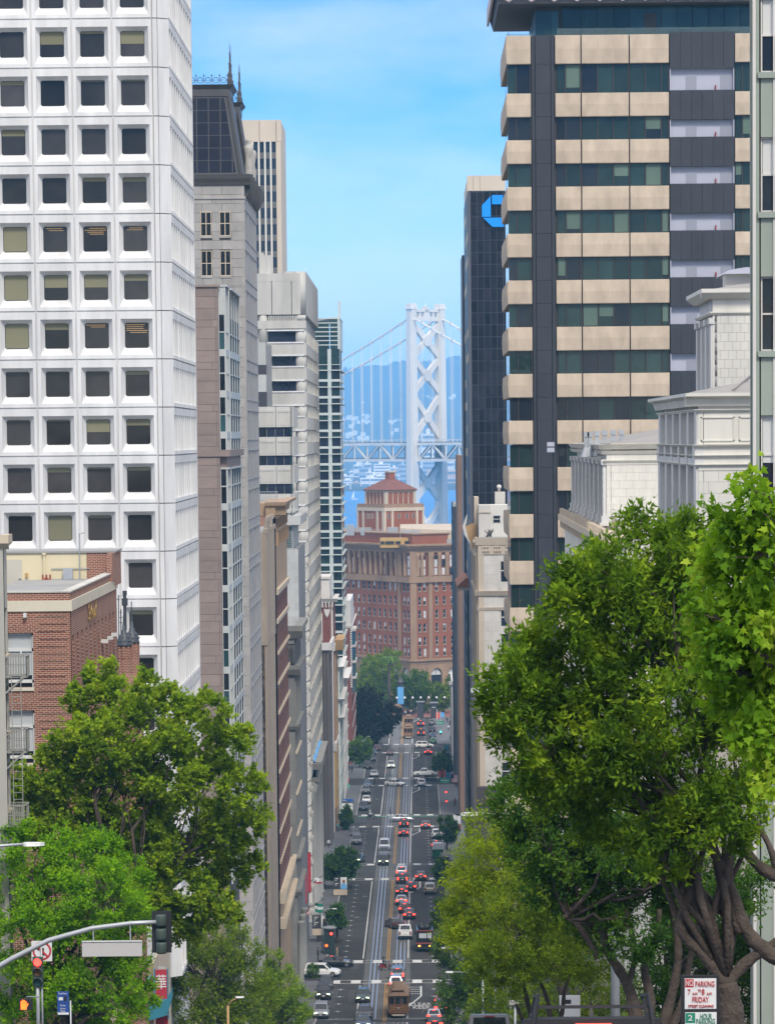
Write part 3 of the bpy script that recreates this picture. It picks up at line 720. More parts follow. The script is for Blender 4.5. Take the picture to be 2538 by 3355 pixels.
for k in range(9):
 x=x0+.2+k*.28;m.bar((x,Y0+.6,zk-.1),(x,Y0+.6,zk+1.2),.05)
m.bar((x0,Y0+.6,zk+1.2),(x0+2.6,Y0+.6,zk+1.2),.06);m.bar((x0,Y0+.6,zk+.6),(x0+2.6,Y0+.6,zk+.6),.05);m.obj('roof_railing',M_steel,t)
# ---- grey stone building with carved cornice, and pale tower stepping up behind it
XM=-11.3
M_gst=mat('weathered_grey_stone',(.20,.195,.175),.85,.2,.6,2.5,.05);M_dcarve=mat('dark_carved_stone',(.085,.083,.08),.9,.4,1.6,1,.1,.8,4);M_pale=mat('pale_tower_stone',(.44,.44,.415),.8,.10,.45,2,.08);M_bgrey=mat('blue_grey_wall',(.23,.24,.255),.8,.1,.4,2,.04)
Y0=yX(966,2300,XM);Y1=yX(984,2300,XM);zt_=lambda py,px=955:zY(px,py,Y0);zg=gz(Y0)-.5;pm=Y0/F;L=Y1-Y0
t=thing('stone_bank','grey stone corner building with heavy carved cornice and long red banners','building',(XM-3,Y0,gz(Y0)))
x0=xY(900,2200,Y0)
core(t,x0,XM-.35,Y0+.3,Y1,zg,zt_(2070),M_gst,'core',M_roof)
fw,fs=west(Y0),south(XM)
ashlar(t,fw,x0,XM,zg,zt_(2215),26*pm,1.6,M_gst,(),.02,-.3,0)
for(a,b,o)in((2050,2092,1.1),(2180,2212,.75),(2372,2392,.5),(2806,2822,.55),(2912,2935,.6)):
 band(t,fw,x0,XM+o,[(0,zt_(b)),(o*.5,zt_(b)),(o,zt_(b)+.6*(zt_(a)-zt_(b))),(o,zt_(a)),(0,zt_(a))],M_gst,'cornice')
 band(t,fs,Y0+.003,Y1+.2,[(0,zt_(b)),(o*.5,zt_(b)),(o,zt_(b)+.6*(zt_(a)-zt_(b))),(o,zt_(a)),(0,zt_(a))],M_gst,'cornice')
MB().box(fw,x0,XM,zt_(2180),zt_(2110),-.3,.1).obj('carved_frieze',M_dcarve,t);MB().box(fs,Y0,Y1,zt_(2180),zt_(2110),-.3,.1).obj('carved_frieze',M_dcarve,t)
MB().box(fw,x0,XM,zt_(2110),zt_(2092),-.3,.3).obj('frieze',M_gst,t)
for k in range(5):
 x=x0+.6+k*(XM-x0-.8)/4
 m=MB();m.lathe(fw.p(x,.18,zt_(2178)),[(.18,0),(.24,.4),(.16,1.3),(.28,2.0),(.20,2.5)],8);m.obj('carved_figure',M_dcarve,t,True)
rows=[];z=zt_(2395)
while z-68*pm>zt_(2800):rows.append((z-58*pm,z-12*pm));z-=68*pm
facade(t,fs,Y0+.02,Y1,zg,zt_(2212),[(Y0+.9+k*(L-1.2)/5,Y0+.9+k*(L-1.2)/5+L/5*.5)for k in range(5)],rows+[(zt_(2365),zt_(2225))],M_gst,.35,[M_glass],'street_wall')
for r0,r1 in rows[1::2]:
 for k in range(8):piece('dentil',t,fs,Y0+.3+k*L/9,Y0+.3+k*L/9+.6,r1+.1,r1+.45,0,.25,M_cream)
for k in range(10):piece('corbel',t,fs,Y0+.4+k*L/11,Y0+.7+k*L/11,zt_(2365),zt_(2215),0,.18,M_gst)
for k in range(3):
 y=Y0+.5+k*L/3;m=MB();m.lathe((XM+.35,y,gz(y)-.2),[(.5,0),(.5,.5),(.38,.6),(.33,7.5),(.5,7.9),(.5,8.2)],12);m.obj('portal_column',M_gst,t,True)
Yt=Y1;Y2=yX(1001,2000,XM);zt_=lambda py,px=955:zY(px,py,Yt);pm=Yt/F
t=thing('pale_stone_tower','pale stone tower with glass-block corner and roof terrace above the carved cornice','building',(XM-3,Yt,gz(Yt)))
x0=xY(905,1900,Yt)
core(t,x0,XM-.05,Yt+.06,Y2,zg,zt_(1800),M_joint,'core',M_roof)
ashlar(t,west(Yt),x0,XM,zt_(2120),zt_(1800),22*pm,30*pm,M_pale,(),.008,-.06,0)
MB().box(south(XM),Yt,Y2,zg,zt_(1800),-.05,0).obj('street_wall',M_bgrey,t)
xg0,xg1=xY(934,1750,Yt),xY(956,1750,Yt)
core(t,x0,XM-.8,Yt+.5,Y2-2,zt_(1800),zt_(1722),M_pale,'upper_storey',M_roof)
for i in range(5):
 for j in range(12):
  zz=zt_(1796)+j*(zt_(1726)-zt_(1796))/12;xx=xg0+i*(xg1-xg0)/5
  piece('glass_block',t,west(Yt+.5),xx+.02,xx+(xg1-xg0)/5-.03,zz+.03,zz+(zt_(1726)-zt_(1796))/12-.03,0,.05,M_teal)
band(t,west(Yt+.5),x0,XM+.3,[(0,zt_(1722)),(.7,zt_(1720)),(.7,zt_(1690)),(0,zt_(1690))],M_pale,'terrace_slab')
band(t,south(XM),Yt+.503,Y2,[(-.8,zt_(1722)),(.3,zt_(1720)),(.3,zt_(1690)),(-.8,zt_(1690))],M_pale,'terrace_slab')
m=MB()
for x in np.linspace(x0,XM+.2,8):m.bar((x,Yt-.1,zt_(1690)),(x,Yt-.1,zt_(1668)),.05)
m.bar((x0,Yt-.1,zt_(1668)),(XM+.2,Yt-.1,zt_(1668)),.06);m.bar((XM+.2,Yt-.1,zt_(1668)),(XM+.2,Y2,zt_(1668)),.06);m.obj('terrace_railing',M_frame,t)
# ---- low ribbed-concrete block above
XV=-12.4;Yv=520.0;zt_=lambda py,px=920:zY(px,py,Yv);pm=Yv/F
t=thing('ribbed_concrete_building','pale concrete building with ribbed panels and dark ribbon windows','building',(XV-5,Yv,zY(920,1700,Yv)))
x0=xY(846,1500,Yv);x1=xY(958,1450,Yv);Ye=Yv+20
core(t,x0,x1-.3,Yv+.3,Ye,zt_(1720),zt_(1340),M_conc,'core',M_roof)
tops=[(1332,1399),(1431,1492),(1524,1585),(1618,1680)]
fw,fs=west(Yv),south(x1)
for(a,b)in tops:
 xm=(x0+x1)/2+.1
 for(u0,u1)in((x0,xm-.04),(xm+.04,x1)):
  p=piece('concrete_panel',t,fw,u0,u1,zt_(b),zt_(a),-.3,0,M_conc)
  u=u0+.3
  while u<u1-.2:
   m=MB();zz0,zz1=zt_(b)+.25,zt_(a)-.75;m.box(fw,u,u+.16,zz0,zz1,0,.07);m.box(fw,u-.08,u+.22,zz1,zz1+.3,0,.10);m.obj('rib',M_conc,p);u+=.34
 piece('concrete_panel',t,fs,Yv,Ye,zt_(b),zt_(a),-.3,.12,M_conc)
for(a,b)in((1399,1431),(1492,1524),(1585,1618)):
 n=4
 for k in range(n):
  u0=x0+(x1-x0)*k/n;piece('window_pane',t,fw,u0+.03,u0+(x1-x0)/n-.03,zt_(b),zt_(a),-.28,-.2,M_glass2 if k else M_glass)
 for k in range(5):piece('window_pane',t,fs,Yv+k*4+.1,Yv+k*4+3.9,zt_(b),zt_(a),-.28,-.15,M_teal)
# ---- big concrete tower with rounded corner column
Y0=yX(1005,1300,XM);Y1=yX(1047,1500,XM);zt_=lambda py,px=930:zY(px,py,Y0);pm=Y0/F;zg=gz(Y0)-.5
t=thing('concrete_tower','tall pale concrete tower with rounded corner columns and ribbon windows','building',(XM-4,Y0,gz(Y0)))
x0=xY(800,1300,Y0);xc=xY(996,1300,Y0);xl=xY(877,1100,Y0)
R=(xY(1032,1300,Y0)-xc)/2
core(t,x0,XM-.5,Y0+.9,Y1,zg,zt_(1030),M_conc,'core')
fw,fs=west(Y0),south(XM)
zq=zt_(895)
MB().box(fw,x0,XM-R,zt_(920),zq,-3,.02).obj('parapet',M_conc,t)
for(a,b)in((800,890),(891,955),(956,1010)):
 ua,ub=xY(a,970,Y0),min(xY(b,970,Y0),XM-R*.9);piece('concrete_panel',t,fw,ua,ub-.05,zt_(1030),zt_(920),-3,0,M_conc)
MB().box(fs,Y0+R,Y1,zt_(1030),zt_(888),-3,0).obj('penthouse_wall',M_conc,t);MB().abox(x0,XM-.2,Y0+3,Y1-.2,zt_(1000),zt_(900)).obj('penthouse',M_conc,t)
cx=XM-R;cy=Y0+R
def colseg(za,zb):
 m=MB();m.lathe((cx,cy,zb),[(R,.02),(R,za-zb-.04)],24);m.obj('column_segment',M_conc,t,True)
colseg(zt_(888),zt_(1030));colseg(zt_(1031),zt_(1050));colseg(zt_(1050),zt_(1076))
xl0=xY(848,1100,Y0);rl=(xl-xl0)/2
m=MB();m.lathe((xl0+rl,Y0+rl,zt_(1125)),[(rl,0),(rl,zt_(1032)-zt_(1125))],20);m.obj('column_segment',M_conc,t,True)
for k in range(20):
 u=xl+.1+(xc-xl-.2)*k/20;piece('louvre',t,fw,u,u+.16,zt_(1050),zt_(1033),-.5,-.15,M_conc)
MB().box(fw,xl,xc+.5,zt_(1050),zt_(1033),-.9,-.6).obj('louvre_void',M_black,t)
MB().box(fw,x0,xc+.4,zt_(1076),zt_(1050),-.9,0).obj('concrete_band',M_conc,t)
FHt=82.0;k=0;py=1082
while zt_(py)>zg+2:
 za,zb=zt_(py),zt_(py+42 if k==0 else py+39)
 ul=xl if k==0 else xY(892,1200,Y0)
 for j in range(2 if k else 1):
  nn=2 if k else 1;a=ul+(xc-ul)*j/nn;b=ul+(xc-ul)*(j+1)/nn
  piece('window_pane',t,fw,a+.04,b-.02,zb,za,-.8,-.55,M_glass2)
 piece('concrete_band',t,fw,x0,xc+.4,zt_(py+FHt-(2 if k else 0)),zb,-.9,0,M_conc)
 piece('sill',t,fw,ul-.1,xc+.1,zb-.02,zb+.18,-.5,.12,M_white)
 piece('lintel',t,fw,ul-.1,xc+.1,za-.1,za+.12,-.5,.08,M_white)
 colseg(zt_(py-4),zt_(py+50));colseg(zt_(py+50),zt_(py+78))
 for j in range(6):
  ya=Y0+2*R+.3+j*(Y1-Y0-2*R)/6;yb=ya+(Y1-Y0-2*R)/6-.9
  piece('window_pane',t,fs,ya,yb,zb,za,-.75,-.5,M_glass2);piece('pier',t,fs,yb,yb+.9,zt_(py+FHt-2),za,-.6,0,M_conc)
 piece('concrete_band',t,fs,Y0+2*R,Y1,zt_(py+FHt-2),zb,-.9,-.02,M_conc)
 py+=FHt;k+=1
for(a,b,c,d)in((847,862,826,893),(862,886,834,893)):
 m=MB();m.abox(xY(a,850,Y0),xY(b,850,Y0),Y0+1,Y0+5,zt_(d+4),zt_(c));m.obj('roof_stub',M_conc,t)
xb=xY(874,1200,Y0)
for(a,b,kk)in((1122,1196,'w'),(1196,1228,'d'),(1228,1284,'w'),(1284,1332,'d')):
 m=MB();m.abox(x0,xb,Y0-4,Y0,zt_(b),zt_(a));m.obj('stair_tower_wall' if kk=='w' else 'stair_landing',M_pale if kk=='w' else M_dframe,t)
m=MB();m.abox(xb,xY(890,1200,Y0),Y0-1,Y0+.5,zt_(1335),zt_(1130));m.obj('stair_shaft',M_bgrey,t)
# ---- far beige tower with vertical fins
Yf=690.0;zt_=lambda py,px=880:zY(px,py,Yf);M_beige=mat('beige_tower_stone',(.60,.51,.40),.8,.08,.3,3,.02);M_bshade=mat('beige_tower_shaded',(.42,.36,.29),.8,.08,.3,3)  # second beige is the tower stone with the flank's shade in its colour; unused
x0,x1=xY(790,700,Yf),xY(921,600,Yf);Ye=yX(937,600,x1)
t=thing('beige_tower','distant beige tower with vertical white fins behind the grey granite roof','building',(x1-3,Yf,gz(Yf)))
core(t,x0,x1,Yf+.5,Ye,gz(Yf)-.5,zt_(392),M_beige,'core',M_roof)
for(a,b)in((790,849),(850,904),(905,922)):piece('stone_panel',t,west(Yf),xY(a,420,Yf),xY(b,420,Yf)-.04,zt_(463),zt_(392),-.5,0,M_beige)
edges=[833,852,856,871,876,890,895,905]
z0=gz(Yf)
piece('stone_panel',t,west(Yf),xY(905,600,Yf),x1,z0,zt_(464),-.5,0,M_beige)
piece('stone_panel',t,west(Yf),x0,xY(830,600,Yf),z0,zt_(464),-.5,0,M_beige)
M_fin=mat('white_fin',(.72,.68,.60),.7,.05)
for i in range(4):
 u0,u1=xY((832,852,872,891)[i],600,Yf),xY((848,867,887,905)[i],600,Yf)
 py=464
 while py<900:
  piece('window_pane',t,west(Yf),u0,u1,zt_(py+34),zt_(py),-.4,-.3,M_glass2);piece('spandrel',t,west(Yf),u0,u1,zt_(py+54),zt_(py+34),-.4,-.26,M_dkst);py+=54
 piece('fin',t,west(Yf),u0-.32,u0-.02,z0,zt_(464),-.4,.25,M_fin)
# ---- teal glass tower with pale grid
X2=-12.2
Y0=yX(1116,1500,X2);Y1=yX(1128,1500,X2);zt_=lambda py,px=1085:zY(px,py,Y0);zg=gz(Y0)-.5;pm=Y0/F
M_grid=mat('pale_green_grid',(.50,.54,.50),.6,.06,.5,2,.03)
t=thing('glass_grid_tower','slim glass tower with a pale green grid and slanted glass crown','building',(X2-3,Y0,gz(Y0)))
x0=xY(1030,1500,Y0);zc=zt_(1143)
core(t,x0,X2-.4,Y0+.5,Y1,zg,zc,M_dframe,'core',M_roof)
fw,fs=west(Y0),south(X2)
cA,cB,cC,cD=xY(1046,1400,Y0),xY(1075,1400,Y0),xY(1087,1400,Y0),xY(1117,1400,Y0)
piece('grid_column',t,fw,x0,cA,zg,zc,-.5,0,M_grid);piece('grid_column',t,fw,cB,cC,zg,zc,-.5,0,M_grid);piece('grid_column',t,fw,cD-.05,X2,zg,zc+6.2,-.5,.05,M_grid)
py=1143
k=0
while zt_(py)>zg+2:
 big=k==0
 h=52 if big else 55
 for(a,b)in((cA,cB),(cC,cD)):
  if big:
   piece('window_pane',t,fw,a,b,zt_(py+50),zt_(py+26),-.45,-.3,M_green);piece('window_pane',t,fw,a,b,zt_(py+24),zt_(py),-.45,-.3,M_green)
  else:
   piece('window_pane',t,fw,a,b,zt_(py+47),zt_(py+19),-.45,-.3,random.choice((M_green,M_glass2,M_glass)))
   piece('window_pane',t,fw,a,b,zt_(py+16),zt_(py),-.45,-.34,random.choice((M_green,M_glass)))
   piece('sun_shade',t,fw,a-.1,b+.1,zt_(py+19),zt_(py+16),-.3,.5,M_grid)
  piece('spandrel',t,fw,a,b,zt_(py+h),zt_(py+(50 if big else 47)),-.5,-.02,M_grid)
 py+=h;k+=1
 if not big:
  for j in range(4):
   ya=Y0+1+j*(Y1-Y0-1)/4;piece('window_pane',t,fs,ya,ya+7,zt_(py-8),zt_(py-36),-.3,-.1,M_teal)
  piece('spandrel',t,fs,Y0,Y1,zt_(py),zt_(py-8),-.5,0,M_grid);piece('sun_shade',t,fs,Y0,Y1,zt_(py-36),zt_(py-38),-.3,.4,M_grid)
n=7
for j in range(n):
 za,zb=zc+j*(zt_(1042)-zc)/n,zc+(j+.82)*(zt_(1042)-zc)/n
 for(a,b)in((x0,xY(1079,1090,Y0)),(xY(1081,1090,Y0),cD)):
  piece('crown_pane',t,fw,a,b-.05,za,zb if not(j==n-1 and a==x0)else zb-.6,-.3,-.2,M_green)
 piece('crown_rail',t,fw,x0,cD,zb,zb+.22,-.3,-.1,M_grid)
MB().hull([(x0,Y0+.2,zt_(1052)),(cD,Y0+.2,zt_(1040)),(X2,Y0+.2,zt_(1036)),(x0,Y0+.2,zt_(1046))],[(x0,Y1-8,zt_(1052)),(cD,Y1-8,zt_(1040)),(X2,Y1-8,zt_(1036)),(x0,Y1-8,zt_(1046))]).obj('crown_roof',M_grid,t)
MB().box(fs,Y0,Y1-6,zc,zt_(1040),-.4,0).obj('crown_flank',M_grid,t)
px=1111;MB().bar((xY(px,1000,Y0),Y0+2,zt_(1045)),(xY(px,1000,Y0),Y0+2,zt_(985)),.55).obj('spire',M_grid,t)
# ---- red brick corner building with white penthouse and carved shield
X3=-11.5
Y0=yX(1090,2000,X3);Y1=yX(1098,2000,X3);zt_=lambda py,px=1070:zY(px,py,Y0);zg=gz(Y0)-.5;pm=Y0/F
M_redb3=brick_mat('dark_red_brick',(.21,.055,.04),(.17,.045,.035),(.20,.10,.08),.5,.18,.02);M_trim=mat('white_stone_trim',(.60,.57,.53),.8,.12,.6,3,.04)
t=thing('shield_building','red brick building with white stone trim and carved shield under its cornice','building',(X3-2,Y0,gz(Y0)))
x0=xY(1040,2100,Y0);zc=zt_(1975)
core(t,x0,X3-.2,Y0+.2,Y1,zg,zc,M_redb3,'core',M_roof)
fw,fs=west(Y0),south(X3)
MB().box(fw,x0,X3-.35,zg,zc,-.2,0).obj('brick_wall',M_redb3,t);MB().box(fw,X3-.35,X3,zg,zc,-.2,.06).obj('corner_quoin',M_trim,t)
u=xY(1058,2050,Y0);MB().box(fw,u-.45,u-.1,zt_(2100),zt_(2010),-.1,.12).obj('arch_trim',M_trim,t)
for(a,b,o)in((1961,1972,.9),(2112,2134,.35),(2436,2462,.5)):
 band(t,fw,x0,X3+o,[(0,zt_(b)),(o*.5,zt_(b)),(o,zt_(a)),(0,zt_(a))],M_trim,'cornice');band(t,fs,Y0+.003,Y1,[(0,zt_(b)),(o*.5,zt_(b)),(o,zt_(a)),(0,zt_(a))],M_trim,'cornice')
for k in range(5):piece('bracket',t,fw,x0+.3+k*(X3-x0-.5)/4,x0+.55+k*(X3-x0-.5)/4,zt_(1990),zt_(1972),0,.5,M_trim)
u=xY(1071,2010,Y0);m=MB();S=[(-.5,1.0),(-.3,.75),(.3,.75),(.5,1.0),(.55,.4),(.35,-.4),(.15,-.7),(0,-1.05),(-.15,-.7),(-.35,-.4),(-.55,.4)]
m.hull([fw.p(u+a,.28,zt_(2008)+b*.9)for a,b in S],[fw.p(u+a,0,zt_(2008)+b*.9)for a,b in S]);m.obj('carved_shield',M_trim,t)
MB().abox(x0,X3-.6,Y0+1,Y1-.5,zc,zt_(1893)).obj('penthouse',M_trim,t)
MB().box(west(Y0+1),x0,X3-.4,zt_(1897),zt_(1890),0,.3).obj('penthouse_coping',M_trim,t)
m=MB()
for x in np.linspace(x0,X3-.5,6):m.bar((x,Y0+.9,zt_(1890)),(x,Y0+.9,zt_(1874)),.05)
m.bar((x0,Y0+.9,zt_(1874)),(X3-.5,Y0+.9,zt_(1874)),.05);m.obj('roof_railing',M_frame,t)
facade(t,fs,Y0+.05,Y1,zg,zc,[(Y0+2+k*5,Y0+5+k*5)for k in range(max(1,int((Y1-Y0-3)/5)))],[(zt_(2150+k*60),zt_(2115+k*60))for k in range(1,8)],M_redb3,.3,[M_glass],'street_wall')
MB().box(fs,Y0,Y1,zt_(2650),zt_(2470),0,.25).obj('ground_floor_front',mat('ochre_paint',(.50,.30,.07),.7,.1),t)
Y0=yX(1080,2300,X3);Y1=yX(1089,2300,X3);zt_=lambda py,px=1068:zY(px,py,Y0);zg=gz(Y0)-.5
t=thing('narrow_dark_building','narrow dark taupe building with white cap beside the rounded concrete tower','building',(X3-2,Y0,gz(Y0)))
x0=xY(1040,2300,Y0);M_dkt=mat('dark_taupe_stone',(.115,.095,.085),.85,.15,.5,3,.05)
core(t,x0,X3-.3,Y0+.3,Y1,zg,zt_(2130),M_dkt,'core',M_roof)
for k in range(4):
 a=x0+(X3-x0)*k/4;piece('pier',t,west(Y0),a+.05,a+(X3-x0)/4-.12,zg,zt_(2132),-.3,0 if k%2 else .08,M_dkt)
facade(t,south(X3),Y0+.02,Y1,zg,zt_(2130),[(Y0+1+k*3,Y0+2.6+k*3)for k in range(max(1,int((Y1-Y0-1)/3)))],[(zt_(2180+50*k),zt_(2150+50*k))for k in range(9)],M_dkt,.3,[M_glass],'street_wall')
o=.5;band(t,west(Y0),x0,X3+o,[(0,zt_(2134)),(o,zt_(2130)),(o,zt_(2106)),(0,zt_(2106))],M_trim,'cornice');band(t,south(X3),Y0+.003,Y1,[(0,zt_(2134)),(o,zt_(2130)),(o,zt_(2106)),(0,zt_(2106))],M_trim,'cornice')
Yb0=yX(1034,2520,X3+.6);Yb1=yX(1057,2520,X3+.6);zt_=lambda py,px=1020:zY(px,py,Yb0);zg=gz(Yb0)-.5;XB=X3+.6
t=thing('columned_bank','low grey classical bank with tall fluted columns and dark roof lights','building',(XB-3,Yb0,gz(Yb0)))
x0=xY(985,2600,Yb0);M_bank=mat('grey_bank_stone',(.30,.295,.28),.85,.15,.5,3,.05)
core(t,x0,XB-.9,Yb0+.9,Yb1,zg,zt_(2540),M_bank,'core',M_roof)
fw,fs=west(Yb0),south(XB)
for(a,b,o)in((2500,2522,.9),(2548,2562,.45)):
 band(t,fw,x0,XB+o,[(-.9,zt_(b)),(o*.5,zt_(b)),(o,zt_(a)),(-.9,zt_(a))],M_bank,'cornice');band(t,fs,Yb0+.003,Yb1,[(-.9,zt_(b)),(o*.5,zt_(b)),(o,zt_(a)),(-.9,zt_(a))],M_bank,'cornice')
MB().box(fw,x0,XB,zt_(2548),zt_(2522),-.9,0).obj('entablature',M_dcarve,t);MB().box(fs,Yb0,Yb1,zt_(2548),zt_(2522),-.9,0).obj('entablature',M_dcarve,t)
for k in range(6):
 y=Yb0+.6+k*(Yb1-Yb0-1.2)/5;m=MB();zb=gz(y);H=zt_(2562)-zb
 m.lathe((XB-.45,y,zb-.1),[(.75,0),(.75,.6),(.62,.7),(.52,H-1.6),(.60,H-1.5),(.55,H-1.2),(.8,H-.1),(.8,H+.1)],16);m.obj('column',M_bank,t,True)
m=MB();m.lathe((x0+.9,Yb0+.5,gz(Yb0)-.1),[(.75,0),(.62,.7),(.52,zt_(2562)-gz(Yb0)-1.6),(.8,zt_(2562)-gz(Yb0))],16);m.obj('column',M_bank,t,True)
MB().abox(x0,XB-1.2,Yb0+2,Yb0+10,zt_(2500),zt_(2455)).obj('roof_penthouse',M_tan,t)
MB().hull([(XB-1.1,Yb0+1,zt_(2498)),(XB-.1,Yb0+1,zt_(2498)),(XB-.1,Yb1-1,zt_(2498)),(XB-1.1,Yb1-1,zt_(2498))],[(XB-1.0,Yb0+1.2,zt_(2488)),(XB-.3,Yb0+1.2,zt_(2496)),(XB-.3,Yb1-1.2,zt_(2496)),(XB-1.0,Yb1-1.2,zt_(2488))]).obj('roof_light',M_glass,t)
# ---- buildings farther down the left side
def simple_left(name,label,pxa,pxb,pyc,pytop,X,wall,trim,winr,pytops,x0px,cap=.5,cap_mat=None,extra=None,panes=None):
 Y0,Y1=yX(pxa,pyc,X),yX(pxb,pyc,X);zt_=lambda py:zY(pxa-8,py,Y0);zg=gz(Y0)-.5
 t=thing(name,label,'building',(X-2,Y0,gz(Y0)));x0=xY(x0px,pyc,Y0)
 core(t,x0,X-.3,Y0+.3,Y1,zg,zt_(pytop),wall,'core',M_roof)
 MB().box(west(Y0),x0,X,zg,zt_(pytop),-.3,0).obj('front_wall',wall,t)
 n=max(1,int((Y1-Y0)/5))
 rows=[];py=pytop+winr[0]
 while zt_(py)>zg+5:rows.append((zt_(py+winr[2]),zt_(py)));py+=winr[1]
 facade(t,south(X),Y0+.02,Y1,zg,zt_(pytop),[(Y0+(Y1-Y0)*(k+.2)/n,Y0+(Y1-Y0)*(k+.8)/n)for k in range(n)],rows,wall,.3,panes or[M_glass,M_teal],'street_wall',None,trim)
 for py,hpx in pytops:
  for fr,a,b in((west(Y0),x0,X+cap),(south(X),Y0+.003,Y1)):
   band(t,fr,a,b,[(0,zt_(py+hpx)),(cap*.5,zt_(py+hpx)),(cap,zt_(py)),(0,zt_(py))],cap_mat or trim,'cornice')
 return t,Y0,Y1,zt_,x0
M_pgreen=mat('pale_green_paint',(.44,.50,.46),.7,.1,.5,3,.04);M_gold=mat('ochre_cornice',(.48,.30,.12),.8,.15,.6,2)
simple_left('ochre_cornice_building','small building with a deep ochre cornice below the glass tower',1099,1106,2120,2100,-11.2,M_tan,M_gold,(30,60,34),((2096,34),),1090,1.5,M_gold)
simple_left('pale_green_building','pale green building with stacked bays beyond the ochre cornice',1112,1124,2200,2190,-11.2,M_pgreen,M_trim,(20,70,46),((2184,8),(2290,7),(2350,7)),1098,.9,M_trim)
simple_left('cream_bay_building','cream building with projecting bays at the far left kerb',1127,1138,2280,2225,-11.2,M_trim,M_trim,(16,62,40),((2221,9),),1108,1.1,M_trim)
tt,Y0,Y1,zt_,x0=simple_left('white_bay_building','narrow red brick building with white scalloped bay and white penthouse',1151,1166,2150,2057,-11.4,M_redb3,M_trim,(14,55,36),((2052,6),),1130,.3,M_trim)
MB().abox(x0,-11.5,Y0+.2,Y0+40,zt_(2056),zt_(1968)).obj('penthouse',M_trim,tt);m=MB()
for k in range(26):m.lathe(Vector((-11.45,Y0-.05,zt_(2062+k*7.6))),[(.02,-.3),(.30,0),(.02,.3)],8)
m.obj('quoin',M_trim,tt)
for k in range(4):
 m=MB();za,zb=zt_(2070+k*52),zt_(2115+k*52);m.hull([(-11.4,Y0+2,zb),(-10.5,Y0+4,zb),(-10.5,Y0+16,zb),(-11.4,Y0+18,zb)],[(-11.4,Y0+2,za),(-10.5,Y0+4,za),(-10.5,Y0+16,za),(-11.4,Y0+18,za)]);m.obj('bay_window',M_teal,tt)
 m=MB();m.abox(-11.4,-10.35,Y0+2,Y0+18,za,za+.5);m.obj('bay_cornice',M_trim,tt)
# ---- brick building near the left edge
Xq=XLB;Y0=yX(231,2050,Xq);Y1=yX(383,2050,Xq);zt_=lambda py,px=150:zY(px,py,Y0);zg=gz(Y0)-.5;pm=Y0/F;L=Y1-Y0
M_nbrick=brick_mat('near_red_brick',(.27,.078,.042),(.19,.052,.032),(.44,.33,.25),.27,.092,.015);M_cpaint=mat('cream_paint',(.66,.58,.38),.8,.06,.5,3);M_cband=mat('cream_band',(.60,.55,.43),.8,.08,.5,3)
t=thing('brick_school','red brick building with cream band and gold letters on its street side','building',(Xq-5,Y0,gz(Y0)))
x0=xY(-120,2050,Y0);zb0,zb1=zt_(2003),zt_(1968);zp=zt_(1942)
wcols=(xY(22,2150,Y0),xY(109,2150,Y0));R1,R2=(zt_(2252),zt_(2074)),(zt_(2500),zt_(2328))
core(t,x0,Xq-.4,Y0+.4,Y1,zg,zb1,M_nbrick,'core',M_roof)
fw,fs=west(Y0),south(Xq)
facade(t,fw,x0,Xq,zg,zb0,[wcols],[R1,R2],M_nbrick,.35,[M_glass],'west_wall')
for r in(R1,R2):
 a,b=wcols;H=r[1]-r[0];q=-.24
 f=MB();f.box(fw,a,b,r[1]-.1,r[1],q,q+.1).box(fw,b-.08,b,r[0],r[1],q,q+.1).box(fw,a,b,r[0]+.66*H,r[0]+.72*H,q,q+.1).box(fw,a+.5*(b-a),a+.56*(b-a),r[0]+.1*H,r[0]+.66*H,q,q+.12).box(fw,a,b,r[0]+.08*H,r[0]+.14*H,q,q+.1)
 f.obj('window_frame',M_frame,t);piece('blind',t,fw,a,b-.1,r[0]+.22*H,r[1]-.1,q+.002,q+.02,mat('pale_blind',(.45,.47,.47),.7,.05))
 piece('sill',t,fw,a,b+.02,r[0]-.16,r[0],-.1,.08,M_cband)
 for k in range(11):
  u=a+(b-a)*k/11;piece('arch_brick',t,fw,u+.012,u+(b-a)/11-.012,r[1]+.01,r[1]+.38-.05*math.cos(k*1.0),-.1,.05,M_nbrick)
for r in range(20):
 zz=zt_(2020+r*24.5);n=10
 for k in range(n):
  u=xY(122+(r%2)*8,2100,Y0)+k*.135;piece('projecting_brick',t,fw,u,u+.11,zz,zz+.085,-.05,.045,M_nbrick)
mslot=MB();nslot=11;ys_=[Y0+.8+k*(L-1.2)/nslot for k in range(nslot)]
facade(t,fs,Y0+.003,Y1,zg,zb0,[(y+.15,y+.15+L/nslot*.36)for y in ys_],[(zt_(2400),zt_(2085))],M_nbrick,.28,[M_nbrick],'street_wall',None,None,0,0,'slot_back')
k=0
for y in ys_:
 for j in range(22):
  zz=zt_(2110+j*13);piece('projecting_brick',t,fs,y+.02+.1*(j%2),y+.62,zz,zz+.09,.0,.06,M_nbrick)
M_goldl=mat('gold_letters',(.55,.33,.05),.35,.1,1,1,0,0,8,.6)
lo=letters('gold_lettering',t,'School',1.25,M_goldl,fs,Y0+L*.42,zt_(2042),.06,4.6)
for(fr,a,b)in((fw,x0,Xq+.08),(fs,Y0+.43,Y1)):
 MB().box(fr,a,b,zb0,zb1,-.4,.08 if fr is fw else .079).obj('cream_band',M_cband,t)
 MB().box(fr,a,b-(.08 if fr is fw else 0),zb1,zp,-.35,0 if fr is fw else-.001).obj('brick_parapet',M_nbrick,t)
 MB().box(fr,a,b-(.04 if fr is fw else 0),zp,zp+.07,-.42,.05).obj('parapet_coping',M_conc,t)
for k in range(3):piece('white_bracket',t,fs,Y0+L*(.62+.12*k),Y0+L*(.62+.12*k)+.35,zt_(2172),zt_(2160),0,.35,M_frame)
